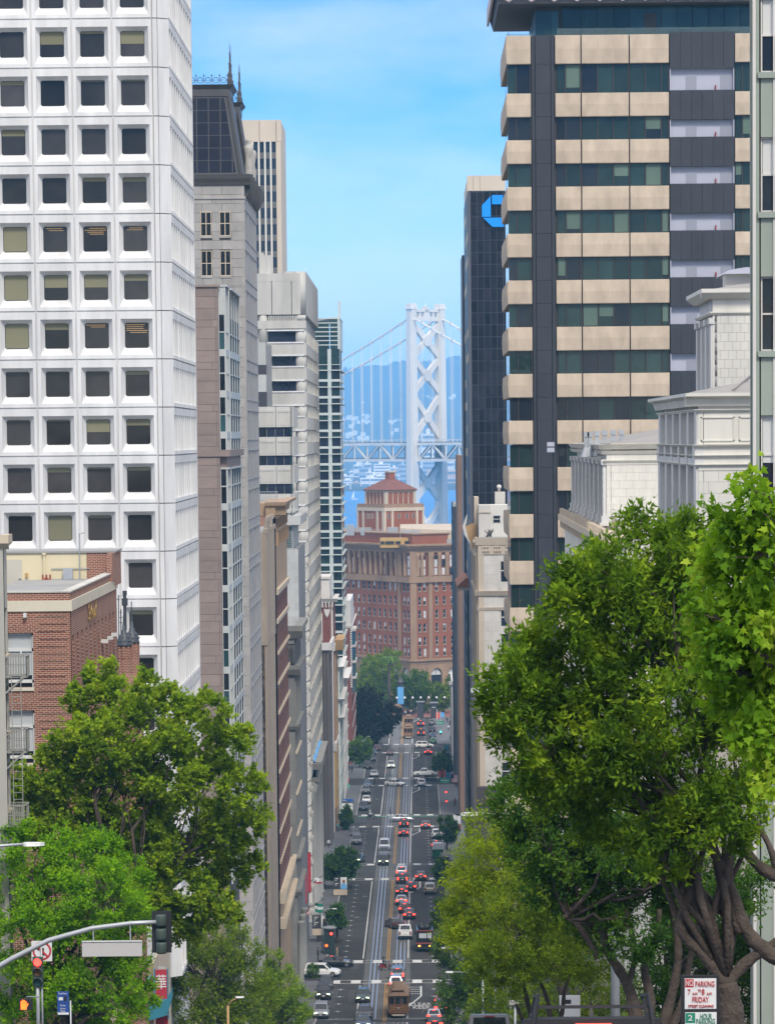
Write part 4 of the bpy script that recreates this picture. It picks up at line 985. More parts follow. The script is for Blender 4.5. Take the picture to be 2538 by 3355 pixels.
Yr=Y1-2.2;fr=west(Yr);zR=lambda py,px=150:zY(px,py,Yr)
rr=link('roof_room',None,t,Matrix.Translation((Xq-4,Yr,zp)))
xa,xb=x0-1,xY(378,1880,Yr);xbk=xY(284,1880,Yr)
MB().abox(xa,xbk,Yr,Yr+4,zb1-.3,zR(1812)).obj('cream_wall',M_cpaint,rr)
MB().abox(xbk,xb,Yr-.02,Yr+4,zb1-.3,zR(1812)).obj('brick_return',M_nbrick,rr);MB().abox(xa,xb+.06,Yr-.1,Yr+4.1,zR(1812),zR(1806)).obj('roof_coping',M_roof,rr)
MB().box(fr,xY(378,1880,Yr)-.3,xb,zb1,zR(1812),0,2).obj('stair_wall',M_nbrick,rr)
d_=piece('door',rr,fr,xY(24,1880,Yr),xY(72,1880,Yr),zR(1940),zR(1832),0,.05,mat('grey_cream_door',(.52,.49,.40),.6,.05));piece('handle',d_,fr,xY(62,1893,Yr),xY(70,1893,Yr),zR(1896),zR(1893),.05,.12,M_steel)
piece('alarm_box',rr,fr,xY(83,1880,Yr),xY(92,1880,Yr),zR(1891),zR(1877),0,.12,M_gold)
m=MB();u=xY(145,1850,Yr);m.tube([fr.p(u,.12,zb1),fr.p(u,.12,zR(1818))],.06,8);m.tube([fr.p(u,.12,zR(1818)),fr.p(u,.12,zR(1812))],.11,8);m.obj('vent_pipe',M_cpaint,rr)
M_rpipe=mat('red_standpipe',(.28,.06,.05),.5,.1);m=MB();u=xY(154,1900,Yr);m.tube([fr.p(u,.3,zb1-.2),fr.p(u,.3,zR(1893))],.10,8)
for e in(-.2,0,.2):m.tube([fr.p(u+e,.3,zR(1900)),fr.p(u+e,.3,zR(1882))],.05,6)
m.tube([fr.p(u-.25,.3,zR(1899)),fr.p(u+.25,.3,zR(1899))],.07,8);m.obj('standpipe',M_rpipe,rr)
piece('electric_box',rr,fr,xY(208,1880,Yr),xY(240,1880,Yr),zR(1899),zR(1864),.05,.4,M_steel)
m=MB()
for py in(1863,1899):m.bar(fr.p(xY(168,py,Yr),.08,zR(py)),fr.p(xY(295,py,Yr),.08,zR(py)),.04)
u=xY(261,1800,Yr);m.tube([fr.p(u,.1,zb1),fr.p(u,.1,zR(1750)),fr.p(u+.3,.3,zR(1746))],.035,6);m.obj('conduit',M_steel,rr)
piece('floodlight',t,fw,xY(78,2015,Y0),xY(88,2015,Y0),zt_(2022),zt_(2008),0,.3,M_frame)
# ---- twin brick turrets with lead-capped onion tops
M_spire=mat('blue_grey_lead',(.045,.055,.068),.5,.15,1.5,1)
for i,(px,py_,Yq,lab)in enumerate(((408,2117,Y1+9,'nearer brick turret with blue-grey studded bell cap and finials'),(434,2107,Y1+13.5,'farther brick turret with blue-grey studded bell cap'))):
 x=xY(px,2200,Yq);zc=zY(px,py_,Yq);r=.62;zz=lambda a:zY(px,a,Yq)
 s=thing('brick_turret',lab,'turret',(x,Yq,gz(Yq)),'twin turrets of the old brick church front')
 m=MB();m.lathe((x,Yq,gz(Yq)-.3),[(.60,0),(.60,zz(2215)-gz(Yq)),(.44,zz(2190)-gz(Yq)),(.38,zc-gz(Yq)+.3)],8);m.obj('turret_shaft',M_nbrick,s)
 for k in range(8):
  a=k*math.pi/4;m=MB();m.abox(x+.36*math.cos(a)-.07,x+.36*math.cos(a)+.07,Yq+.36*math.sin(a)-.07,Yq+.36*math.sin(a)+.07,zc-.7,zc);m.obj('brick_rib',M_nbrick,s)
 m=MB();m.lathe((x,Yq,zc),[(.44,0),(.46,.05),(.42,.12),(.40,.34),(.28,.58),(.18,.70),(.15,.88),(.10,.9),(.08,1.25),(.05,1.3),(.04,1.7),(.01,2.0)],14);m.obj('bell_cap',M_spire,s,True)
 for row,(rr_,h,nn)in enumerate(((.41,.3,9),(.32,.52,7))):
  for k in range(nn):
   a=2*math.pi*k/nn+row;m=MB();m.lathe((x+rr_*math.cos(a),Yq+rr_*math.sin(a),zc+h-.05),[(.02,0),(.06,.05),(.02,.12)],6);m.obj('stud',M_spire,s)
 if i==0:
  m=MB();m.abox(x-.02,x+.16,Yq-.06,Yq+.12,zc+.9,zc+2.9);m.abox(x-.09,x+.23,Yq-.12,Yq+.18,zc+2.3,zc+2.72);m.abox(x-.04,x+.20,Yq-.09,Yq+.15,zc+2.9,zc+3.15);m.obj('flue',M_spire,s)
  m=MB();m.tube([(x-.28,Yq,zc+.5),(x-.28,Yq,zc+2.9)],.03,5);m.bar((x-.28,Yq,zc+2.85),(x,Yq,zc+2.85),.025)
  for h in(1.3,1.6,1.9):m.lathe((x-.16,Yq,zc+h),[(.02,0),(.11,.03),(.02,.07)],8)
  m.tube([(x-.16,Yq,zc+.5),(x-.16,Yq,zc+2.1)],.03,5);m.obj('finial',M_spire,s)
 else:
  m=MB();m.tube([(x,Yq,zc+1.8),(x,Yq,zc+2.4)],.03,5)
  for h in(1.4,1.7,2.0):m.lathe((x,Yq,zc+h),[(.02,0),(.12,.03),(.02,.07)],8)
  m.obj('finial',M_spire,s)
# ---- apartment house with fire escape at the left edge
Xa=XLB-.2;Y0=yX(14,2050,Xa);Y1=yX(40,2050,Xa);zt_=lambda py,px=5:zY(px,py,Y0);zg=gz(Y0)-.5;pm=Y0/F
M_apt=mat('grey_cream_stucco',(.42,.405,.35),.85,.12,.6,3,.03)
t=thing('apartment_house','grey-cream apartment house with iron fire escapes at the left edge','building',(Xa-3,Y0,gz(Y0)))
x0=Xa-8
core(t,x0,Xa-.3,Y0+.3,Y0+1.3,zg,zt_(1780),M_apt,'core',M_roof)
facade(t,west(Y0),x0,Xa,zg,zt_(1780),[(Xa-2.3,Xa-.9),(Xa-5.3,Xa-3.9)],[(zt_(2400+k*255),zt_(2250+k*255))for k in(-1,0,1,2,3)],M_apt,.3,[M_glass,M_teal],'west_wall',(M_frame,'h'),M_cream)
facade(t,south(Xa),Y0+.01,Y0+1.3,zg,zt_(1780),[(Y0+.25,Y0+1.05)],[(zt_(2400+k*255),zt_(2250+k*255))for k in(-1,0,1,2,3)],M_apt,.3,[M_glass,M_teal],'street_wall',(M_frame,'h'),M_cream)
o=.25;band(t,west(Y0),x0,Xa+o,[(0,zt_(1800)),(o,zt_(1780)),(o,zt_(1752)),(0,zt_(1752))],M_cream,'cornice');core(t,x0,Xa-1.6,Y0+1.3,Y0+12,zg,zt_(1780),M_apt,'rear_wing',M_roof);band(t,south(Xa),Y0+.003,Y0+1.3,[(0,zt_(1800)),(o,zt_(1780)),(o,zt_(1752)),(0,zt_(1752))],M_cream,'cornice')
M_iron=mat('grey_painted_iron',(.27,.265,.235),.6,.15,3,1)
for(pf,ptop)in((2215,2152),(2462,2392),(2705,2640)):
 b=link('fire_escape',None,t,Matrix.Translation((Xa,Y0+.2,zt_(pf))));zf_,zr_=zt_(pf),zt_(ptop);pj=xY(86,pf,Y0+.05)-Xa
 m=MB();m.abox(Xa,Xa+pj,Y0+.05,Y0+1.25,zf_-.09,zf_);m.obj('platform',M_iron,b)
 m=MB()
 for yy in(Y0+.05,Y0+1.25):
  for k in range(9):m.bar((Xa+pj*k/8,yy,zf_),(Xa+pj*k/8,yy,zr_),.025)
  m.bar((Xa,yy,zr_),(Xa+pj,yy,zr_),.045);m.bar((Xa,yy,zf_+(zr_-zf_)*.5),(Xa+pj,yy,zf_+(zr_-zf_)*.5),.03)
 for k in range(14):y=Y0+.05+1.2*k/13;m.bar((Xa+pj,y,zf_),(Xa+pj,y,zr_),.025)
 m.bar((Xa+pj,Y0+.05,zr_),(Xa+pj,Y0+1.25,zr_),.045);m.obj('railing',M_iron,b)
 m=MB();m.bar((Xa,Y0+.05,zf_-.7),(Xa+pj*.9,Y0+.05,zf_-.05),.07);m.bar((Xa,Y0+1.25,zf_-.7),(Xa+pj*.9,Y0+1.25,zf_-.05),.07);m.obj('bracket',M_iron,b)
 m=MB()
 for dx in(.25,.62):m.bar((Xa+dx,Y0+.02,zf_),(Xa+dx,Y0+.02,zf_-3.1),.03)
 for k in range(11):m.bar((Xa+.25,Y0+.02,zf_-.28*k),(Xa+.62,Y0+.02,zf_-.28*k),.022)
 m.obj('ladder',M_iron,b)
# --------- buildings on the right-hand side
XRB=12.6
# ---- striped tower: beige spandrels, ribbon windows, dark metal shaft
Y0=yX(1662,600,XRB);Y1=yX(1643,500,XRB);zt_=lambda py,px=1950:zY(px,py,Y0);pm=Y0/F;zg=gz(Y0)-.5
M_bpan=mat('beige_aggregate',(.56,.455,.34),.9,.20,.9,2.5,.03,.25,25);M_dmet=mat('dark_blue_grey_metal',(.034,.036,.043),.5,.18,.5,2,.08);M_brz=mat('bronze_frame',(.035,.030,.028),.5,.1)
M_lav=mat('pale_lavender_wall',(.44,.45,.52),.8,.06,.5,2);M_lavd=mat('grey_lavender_door',(.30,.31,.36),.6,.05);M_hyd=mat('hydrant_red',(.32,.05,.04),.5,.1)
t=thing('striped_tower','beige and dark glass striped office tower with dark metal shaft','building',(XRB+8,Y0,gz(Y0)))
X=lambda px:xY(px,900,Y0)
xe=X(2900)
core(t,XRB+.36,xe,Y0+.44,Y1,zg,zt_(113),M_brz,'core',M_roof)
fw,fn=west(Y0),north(XRB)
def bpanel(fr,u0,u1,z0,z1,parent):
 pr=[(-.3,z0),(0,z0),(.03,z0+.06),(.10,z0+.52*(z1-z0)),(.05,z1-.03),(0,z1),(-.3,z1)]
 return MB().hull([fr.p(u0,d,z)for d,z in pr],[fr.p(u1,d,z)for d,z in pr]).obj('spandrel_panel',M_bpan,parent)
secs=[(1662,1743),(1821,1905),(1907,2062),(2064,2193),(2407,2570),(2572,2720)]
mulls=[(1665,1695,1741),(1826,1855,1904),(1908,1960,2011,2062),(2064,2115,2168,2191),(2408,2432,2500,2568),(2574,2650,2718)]
rows=[(113,207,303)];py=303
while zt_(py+153)>zg+3:rows.append((py,py+77.5,py+153.3));py+=153.3
for ri,(a,b,c)in enumerate(rows):
 za,zb,zc=zt_(a),zt_(b),zt_(c)
 for(u0,u1),ms in zip(secs,mulls):
  bpanel(fw,X(u0)+.03,X(u1)-.03,zb,za,t)
  for m0,m1 in zip(ms[:-1],ms[1:]):
   gm=random.choice((M_green,M_green,M_green,M_greenb))if ri<6 else M_green
   w=piece('window_pane',t,fw,X(m0)+.05,X(m1)-.05,zc+.03,zb-.05,-.42,-.34,M_green if random.random()<.75 else M_glass)
   if gm is M_greenb:piece('blind',w,fw,X(m0)+.07,X(m1)-.07,zc+(zb-zc)*random.choice((.05,.2,.45)),zb-.08,-.34,-.325,M_greenb)
   piece('mullion',t,fw,X(m1)-.05,X(m1)+.05,zc,zb,-.4,-.22,M_brz)
 bpanel(fn,Y0+.003,Y1,zb,za,t)
 for k in range(5):
  ya=Y0+.5+k*(Y1-Y0-.5)/5;piece('window_pane',t,fn,ya,ya+(Y1-Y0-.5)/5-.15,zc,zb,-.42,-.3,M_green)
 for k in range(6):
  u0,u1=X(2195),X(2405);ua,ub=u0+(u1-u0)*k/6,u0+(u1-u0)*(k+1)/6
  piece('balcony_panel',t,fw,ua+.01,ub-.01,zb-.35 if ri else zb-.5,za+.15,.0,.12,M_dmet)
 bb=link('balcony_recess',None,t,Matrix.Translation(fw.p(X(2195),0,zc)))
 zl,zh=zc+.1,zb-.35
 MB().box(fw,X(2197),X(2403),zl,zh,-.43,-.38).obj('balcony_wall',M_lav,bb)
 piece('door',bb,fw,X(2248),X(2283),zl,zl+(zh-zl)*.62,-.38,-.34,M_lavd);piece('door',bb,fw,X(2361),X(2396),zl,zl+(zh-zl)*.66,-.38,-.34,M_lavd)
 m=MB();m.lathe(fw.p(X(2345),-.2,zl),[(.07,0),(.05,.3),(.09,.34),(.05,.5)],8);m.obj('standpipe_valve',M_hyd,bb)
 MB().box(fw,X(2195),X(2198),zl,zh,-.5,.05).obj('post',M_lav,bb);MB().box(fw,X(2402),X(2405),zl,zh,-.5,.05).obj('post',M_lav,bb)
 for f in(0,.5):
  z1,z0=za-(za-zc)*f,za-(za-zc)*(f+.5)
  piece('shaft_panel',t,fw,X(1757),X(1806),z0+.012,z1-.012,-.3,.22,M_dmet);piece('shaft_panel',t,fw,X(1808),X(1818),z0,z1,-.3,.05,M_dmet);piece('shaft_panel',t,fw,X(1745),X(1756),z0,z1,-.3,.02,M_dmet)
for(a,b)in((1447,1461),(1465,1480)):piece('vent_grille',t,fw,X(1788),X(1812),zt_(b),zt_(a),.22,.26,M_lav)
zt0,zt1=zt_(113),zt_(14)
core(t,XRB+2.6,xe,Y0+1.6,Y1-1,zt0,zt1+.4,M_brz,'top_floor_core')
fr2=west(Y0+1.5);Xr=lambda px:xY(px,60,Y0+1.5)
ms=[1838]+[1904+52*k for k in range(0,14)]
for k,(m0,m1)in enumerate(zip(ms[:-1],ms[1:])):piece('top_floor_pane',t,fr2,Xr(m0)+.03,Xr(m1)-.03,zt0,zt1,0,.06,M_teal if k>3 else M_green)
for(m0,m1)in((1752,1805),(1806,1828)):piece('top_floor_pane',t,west(Y0+1.2),Xr(m0),Xr(m1),zt0,zt_(30),0,.06,M_teal)
piece('terrace_door',t,fr2,Xr(2110),Xr(2150),zt0,zt_(36),.06,.1,M_brz)
M_clear=bpy.data.materials.new('clear_glass_parapet');M_clear.use_nodes=True;nt=M_clear.node_tree;b_=nt.nodes['Principled BSDF'];b_.inputs['Base Color'].default_value=(.55,.70,.70,1);b_.inputs['Transmission Weight'].default_value=.9;b_.inputs['Roughness'].default_value=.05;b_.inputs['IOR'].default_value=1.05
for k in range(8):
 u0=X(1828)+k*(X(2470)-X(1828))/8;piece('glass_parapet',t,fw,u0+.01,u0+(X(2470)-X(1828))/8-.01,zt0,zt_(90),-.2,-.17,M_clear)
piece('glass_parapet',t,fw,X(1664),X(1752),zt_(126),zt_(106),-.2,-.17,M_clear);piece('glass_parapet',t,fn,Y0+.2,Y1,zt0,zt_(88),-.2,-.17,M_clear)
zr=zt_(12)
MB().hull([(XRB-.7,Y0-.9,zr),(xe,Y0-.9,zr),(xe,Y1+.5,zr),(XRB-.7,Y1+.5,zr)],[(XRB-1.2,Y0-1.4,zr+1.5),(xe,Y0-1.4,zr+1.5),(xe,Y1+.8,zr+1.5),(XRB-1.2,Y1+.8,zr+1.5)]).obj('roof_overhang',mat('grey_soffit',(.13,.125,.125),.7,.1),t)
M_pink=mat('pinkish_white_metal',(.62,.52,.50),.6,.06)
u=XRB-.8
while u<xe-1:
 m=MB();m.hull([(u,Y0-1.42,zr+.7),(u+.99,Y0-.95,zr+.12),(u+1.98,Y0-1.42,zr+.7),(u+1.98,Y0-1.6,zr+1.9),(u,Y0-1.6,zr+1.9)],[(u,Y0-1.5,zr+.7),(u+.99,Y0-1.05,zr+.12),(u+1.98,Y0-1.5,zr+.7),(u+1.98,Y0-1.7,zr+1.9),(u,Y0-1.7,zr+1.9)]);m.obj('folded_fascia',M_pink,t);u+=1.98
MB().box(fn,Y0-1.4,Y1+.6,zr+.5,zr+1.9,1.1,1.3).obj('side_fascia',M_pink,t)
# ---- white terracotta hotel with pilasters
M_terra=mat('white_terracotta',(.66,.635,.56),.6,.15,.8,5,.025);M_terra2=mat('weathered_terracotta',(.58,.57,.54),.7,.22,.7,5,.05);M_tjoint=mat('terracotta_joint',(.44,.40,.33),.9,.1);M_mroof=mat('grey_metal_roof',(.27,.255,.24),.6,.12,.6,1)
XH=13.6
Ya=yX(1985,1600,XH);Yz=yX(1878,1500,XH)
t=thing('classical_hotel','white terracotta neoclassical building with pilasters and heavy cornices','building',(XH+8,Ya,gz(Ya)))
pmh=Ya/F
za=lambda py,px=2050:zY(px,py,Ya)
zg=gz(124)-1
fw,fn=west(Ya),north(XH)
xE=xY(2360,1600,Ya)
core(t,XH+.25,xE,Ya+.08,Yz,gz(Ya)-1,za(1452),M_tjoint,'wing_core')
ashlar(t,fw,XH+.02,xE,za(1690),za(1522),26*pmh,43*pmh,M_terra,(),.006,-.08,0,'terracotta_block')
for(a,b,o)in((1455,1472,.36),(1476,1488,.22),(1508,1514,.16)):
 for fr,u0,u1 in((fw,XH-o,xE),(fn,Ya+.003,Yz+.3)):
  band(t,fr,u0,u1,[(-.1,za(b)),(o*.4,za(b)),(o,za(a)),(-.1,za(a))],M_terra,'cornice')
MB().box(fw,XH+.02,xE,za(1510),za(1486),-.08,.04).obj('frieze',M_terra,t);MB().box(fw,XH,xE,za(1522),za(1513),-.08,.03).obj('frieze',M_terra,t)
L=Yz-Ya
MB().box(fn,Ya,Yz,za(1720),za(1455),-.25,-.22).obj('north_wall',M_terra2,t)
for k in range(9):
 y=Ya+.1+k*(L-1.2)/8
 m=MB();m.box(fn,y,y+.95,za(1690),za(1522),-.22,.14).box(fn,y-.1,y+1.05,za(1522),za(1505),-.22,.22).box(fn,y-.12,y+1.07,za(1712),za(1690),-.22,.22).box(fn,y-.18,y+1.13,za(1722),za(1712),-.22,.3);m.obj('pilaster',M_terra2,t)
 for j in range(6):piece('block_joint',t,fn,y-.01,y+.96,za(1690)+j*(za(1522)-za(1690))/6,za(1690)+j*(za(1522)-za(1690))/6+.02,.12,.145,M_tjoint)
 if k<8:piece('window_pane',t,fn,y+1.3,y+(L-1.2)/8-.25,za(1680),za(1540),-.22,-.2,M_glass)
MB().hull([(XH+.3,Ya+.5,za(1453)),(xE,Ya+.5,za(1453)),(xE,Yz-.5,za(1453)),(XH+.3,Yz-.5,za(1453))],[(XH+1.2,Ya+2,za(1444)),(xE,Ya+5,za(1392)),(xE,Yz-5,za(1392)),(XH+1.2,Yz-2,za(1444))]).obj('roof',M_mroof,t)
for px,py in((1920,1432),(1932,1431),(1955,1428),(1980,1426),(2008,1424),(2035,1424)):
 Yd=Ya+8;x=xY(px,py,Yd);z=zY(px,py,Yd);m=MB();m.abox(x-.1,x+.1,Yd-.1,Yd+.1,z-.9,z);m.lathe((x,Yd,z-.7),[(.3,-.3),(.12,.2)],8);m.abox(x-.14,x+.14,Yd-.14,Yd+.14,z,z+.25);m.obj('roof_vent',M_steel,t)
Xp=XH-1.1;Yp0=yX(2052,1710,XH+.2)
zt2=za(1706);MB().abox(XH+.5,xE,Ya-5.5,Ya,gz(Ya)-2,zt2).obj('terrace_block',M_terra,t);MB().abox(XH+.45,xE,Ya-5.6,Ya+.02,zt2,zt2+.12).obj('terrace_coping',M_terra2,t)
zq=za(1735);m=MB();m.abox(XH-.9,XH+.3,Ya-14,Yz+1,zq-.35,zq);m.obj('lower_cornice',M_cream,t);MB().abox(XH-.5,XH+.28,Ya-13.8,Yz+.8,zq-14,zq-.35).obj('podium',M_terra,t)
k=0
y=Ya-13.6
while y<Yz+.6:
 piece('modillion',t,fn,y,y+.22,zq-.75,zq-.35,-.2,.8,M_cream);piece('antefix',t,fn,y,y+.25,zq,zq+.35,.62,.82,M_cream);y+=.6
Yb=yX(2285,1500,XH);Yb1=yX(2160,1450,XH);zb=lambda py,px=2370:zY(px,py,Yb);fw,fn=west(Yb),north(XH);xE=xY(2800,1500,Yb);pmb=Yb/F
p=link('pavilion',None,t,Matrix.Translation((XH,Yb,gz(Yb))))
core(p,XH+.22,xE,Yb+.06,Yb1,gz(Yb)-1,zb(1300),M_tjoint,'pavilion_core')
ashlar(p,fw,XH+.02,xE,zb(2400),zb(1540),38*pmb,66*pmb,M_terra,(),.007,-.06,0,'terracotta_block')
MB().box(fw,XH+.02,xE,zb(1455),zb(1348),-.06,0).obj('panel_storey',M_terra,p)
for(a,b)in((2295,2405),(2420,2560)):
 u0,u1=xY(a,1400,Yb),xY(b,1400,Yb);z0,z1=zb(1445),zb(1365);m=MB()
 m.box(fw,u0,u1,z1-.04,z1,0,.04).box(fw,u0,u1,z0,z0+.04,0,.04).box(fw,u0,u0+.04,z0,z1,0,.04).box(fw,u1-.04,u1,z0,z1,0,.04);m.obj('panel_moulding',M_terra,p)
for(a,b,o)in((1287,1330,.42),(1340,1349,.12),(1456,1464,.16),(1490,1497,.14),(1520,1528,.12)):
 for fr,u0,u1 in((fw,XH-o,xE),(fn,Yb+.003,Yb1+.3)):
  band(p,fr,u0,u1,[(-.06,zb(b)),(o*.35,zb(b)),(o*.55,zb(b)+.55*(zb(a)-zb(b))),(o,zb(b)+.75*(zb(a)-zb(b))),(o,zb(a)),(-.06,zb(a))],M_terra,'cornice')
for(a,b)in((1464,1490),(1497,1520),(1528,1541),(1330,1340)):MB().box(fw,XH+.02,xE,zb(b),zb(a),-.06,.02).obj('frieze',M_terra,p)
L=Yb1-Yb
MB().box(fn,Yb,Yb1,zb(2400),zb(1300),-.2,-.18).obj('north_wall',M_terra2,p)
for k in range(6):
 y=Yb+.02+k*(L-1.1)/5;w=1.1 if k in(0,5)else .95
 m=MB();m.box(fn,y,y+w,zb(1456),zb(1345),-.18,.04).box(fn,y,y+w,zb(2400),zb(1528),-.18,.06).box(fn,y-.05,y+w+.05,zb(1520),zb(1464),-.18,.1);m.obj('pilaster',M_terra2,p)
 if k<5:m=MB();m.box(fn,y+w+.02,y+(L-1.1)/5,zb(1520),zb(1500),-.18,.08);m.obj('baluster_panel',M_terra2,p)
MB().hull([(XH+.1,Yb+.1,zb(1288)),(xE,Yb+.1,zb(1288)),(xE,Yb1,zb(1288)),(XH+.1,Yb1,zb(1288))],[(XH+1.3,Yb+2,zb(1258)),(xE,Yb+6,zb(1190)),(xE,Yb1-1,zb(1190)),(XH+1.3,Yb1-1,zb(1258))]).obj('roof',M_mroof,p)
m=MB()
for k in range(6):u=XH+1.2+k*.7;m.bar((u,Yb+.5,zb(1284)+.05),(u+1.0,Yb+4.5,zb(1222)+.02),.06,.12)
m.obj('roof_seam',M_mroof,p)
Yc=Yb1+6;xc=xY(2332,1100,Yc);zc_=lambda py,px=2400:zY(px,py,Yc);fw=west(Yc);fn=north(xc);xE=xY(2800,1100,Yc);pmc=Yc/F;Yc1=yX(2283,1100,xc)
p=link('upper_pavilion',None,t,Matrix.Translation((xc,Yc,zc_(1270))))
core(p,xc+.2,xE,Yc+.06,Yc1,zb(1300)-2,zc_(965),M_tjoint,'pavilion_core')
ashlar(p,fw,xc+.02,xE,zc_(1330),zc_(1030),29*pmc,26*pmc,M_terra,(),.007,-.06,0,'terracotta_block')
MB().box(fw,xc+.02,xE,zc_(1030),zc_(962),-.06,.01).obj('frieze',M_terra,p)
for(a,b,o)in((946,978,.45),(1020,1031,.10)):
 for fr,u0,u1 in((fw,xc-o,xE),(fn,Yc+.003,Yc1)):
  band(p,fr,u0,u1,[(-.06,zc_(b)),(o*.35,zc_(b)),(o,zc_(b)+.6*(zc_(a)-zc_(b))),(o,zc_(a)),(-.06,zc_(a))],M_terra,'cornice')
MB().box(fn,Yc,Yc1,zc_(1330),zc_(960),-.2,-.1).obj('north_wall',M_terra2,p)
for k in range(4):
 y=Yc+.02+k*(Yc1-Yc-.8)/3;m=MB();m.box(fn,y,y+.8,zc_(1330),zc_(1045),-.1,.05).box(fn,y-.06,y+.86,zc_(1060),zc_(1040),-.1,.12);m.obj('pilaster',M_terra2,p)
 if k<3:piece('window_pane',p,fn,y+1.1,y+(Yc1-Yc-.8)/3-.2,zc_(1160),zc_(1070),-.1,-.08,M_glass)
MB().hull([(xc,Yc,zc_(946)),(xE,Yc,zc_(946)),(xE,Yc1,zc_(946)),(xc,Yc1,zc_(946))],[(xc+1.2,Yc+2,zc_(925)),(xE,Yc+5,zc_(880)),(xE,Yc1-2,zc_(880)),(xc+1.2,Yc1-2,zc_(925))]).obj('roof',M_mroof,p)
m=MB();m.abox(xY(2400,900,Yc),xE,Yc+4,Yc1-3,zc_(930),zc_(880));m.obj('roof_house',M_conc,p);m=MB();P=[(0,0),(.3,.25),(.9,.42),(1.6,.45)]
xx=xY(2394,880,Yc);m.hull([(xx,Yc+3.6,zc_(884)),(xx+.25,Yc+3.6,zc_(870)),(xx+.9,Yc+3.6,zc_(862)),(xE,Yc+3.6,zc_(862)),(xE,Yc+3.6,zc_(884))],[(xx,Yc+8,zc_(884)),(xx+.25,Yc+8,zc_(870)),(xx+.9,Yc+8,zc_(862)),(xE,Yc+8,zc_(862)),(xE,Yc+8,zc_(884))]);m.obj('curved_hood',M_lav,p)
# ---- grey-green stucco building at the right edge
Yg=yX(2462,1000,XRB);zt_=lambda py,px=2500:zY(px,py,Yg);M_stuc=mat('grey_green_stucco',(.29,.33,.28),.85,.10,.6,3);zg=gz(Yg)-1;pmg=Yg/F
t=thing('green_stucco_building','grey-green stucco building with white corner trim and sash windows at the right edge','building',(XRB+2,Yg,gz(Yg)))
X=lambda px:xY(px,1000,Yg);xe=XRB+9
core(t,XRB+.3,xe,Yg+.3,Yg+.5,zg,zt_(-250),M_stuc,'core');core(t,XRB+1.2,xe,Yg+.5,Yg+9,zg,zt_(-250),M_stuc,'core',M_roof)
wr=[(236,-10),(694,448),(1150,905),(1620,1360),(2090,1830),(2560,2300)]
facade(t,west(Yg),X(2487),xe,zg,zt_(-250),[(X(2492),X(2492)+.75),(X(2640),X(2640)+.75)],[(zt_(a),zt_(b))for a,b in wr],M_stuc,.22,[M_glass],'west_wall',(M_trim,'h'),M_stuc,.8,0,'window_pane',mat('white_slat_blind',(.6,.6,.57),.7,.05),.045)
MB().box(west(Yg),XRB,X(2487),zg,zt_(-250),-.22,-.06).obj('corner_strip',M_stuc,t)
MB().box(west(Yg),X(2465),X(2475),zg,zt_(-250),-.06,.06).obj('drain_pipe',M_trim,t);MB().box(west(Yg),X(2532),X(2537),zg,zt_(-250),-.02,.05).obj('drain_pipe',M_trim,t)
MB().box(north(XRB),Yg,Yg+.5,zg,zt_(-250),-.22,0).obj('north_wall',M_stuc,t)
# ---- cream stone building right of centre
XC=XRB
Y0=yX(1566,1900,XC);zt_=lambda py,px=1620:zY(px,py,Y0);zg=gz(Y0)-.5;pm=Y0/F;Y1=Y0+40
M_cst=mat('pale_cream_marble',(.54,.51,.46),.75,.13,.5,1.5,.06);M_cst2=mat('buff_stone',(.50,.42,.32),.8,.15,.6,3,.04)
t=thing('cream_stone_building','cream stone building with carved frieze and rooftop room beside the striped tower','building',(XC+3,Y0,gz(Y0)))
X=lambda px:xY(px,1900,Y0);xe=X(1800);zr=zt_(1762)
wn_=(X(1640),X(1668))
core(t,XC+.3,xe,Y0+.3,Y1,zg,zr,M_cst,'core',M_roof)
fw,fn=west(Y0),north(XC)
ashlar(t,fw,X(1584),X(1634),zg,zt_(1820),31*pm,26*pm,M_cst,(),.01,-.3,0);MB().box(fw,XC,X(1584),zg,zr,-.3,.04).obj('corner_pilaster',M_cst2,t)
MB().box(fw,X(1634),X(1640),zt_(1930),zt_(1832),-.3,.06).obj('window_trim',M_cst,t);MB().box(fw,X(1634),xe,zg,zr,-.3,-.06).obj('window_bay',M_cst,t)
for(a,b)in((1905,1840),(2050,2000),(2140,2078),(2560,2500)):w=piece('window_pane',t,fw,X(1641),X(1700),zt_(a),zt_(b),-.05,.0,M_glass);MB().box(fw,X(1641),X(1700),zt_((a+b)/2-1),zt_((a+b)/2-4),0,.04).obj('window_frame',M_trim,w)
for(a,b,o)in((1762,1786,.35),(1936,1952,.5),(1990,2000,.2)):
 band(t,fw,XC-o,xe,[(-.1,zt_(b)),(o*.4,zt_(b)),(o,zt_(a)),(-.1,zt_(a))],M_cst2,'cornice');band(t,fn,Y0+.003,Y1,[(-.1,zt_(b)),(o*.4,zt_(b)),(o,zt_(a)),(-.1,zt_(a))],M_cst2,'cornice')
MB().box(fw,XC,xe,zt_(1817),zt_(1786),-.3,.05).obj('carved_frieze',M_cst2,t)
for k in range(3):
 u=X(1592)+k*X(1630)/X(1630)*1.55;m=MB()
 for a in(-.35,0,.35):m.lathe(fw.p(u+a,.1,zt_(1810)),[(.10,0),(.16,.2),(.07,.45),(.14,.8),(.04,.95)],7)
 m.bar(fw.p(u-.4,.12,zt_(1792)),fw.p(u+.4,.12,zt_(1792)),.12);m.obj('carved_wreath',M_cst2,t)
rows=[(zt_(1850+k*62+40),zt_(1850+k*62))for k in range(12)if k!=1]
facade(t,fn,Y0+.02,Y1,zg,zr,[(Y0+2+k*4.2,Y0+4.4+k*4.2)for k in range(9)],rows,M_cst2,.35,[M_glass],'street_wall',None,None)
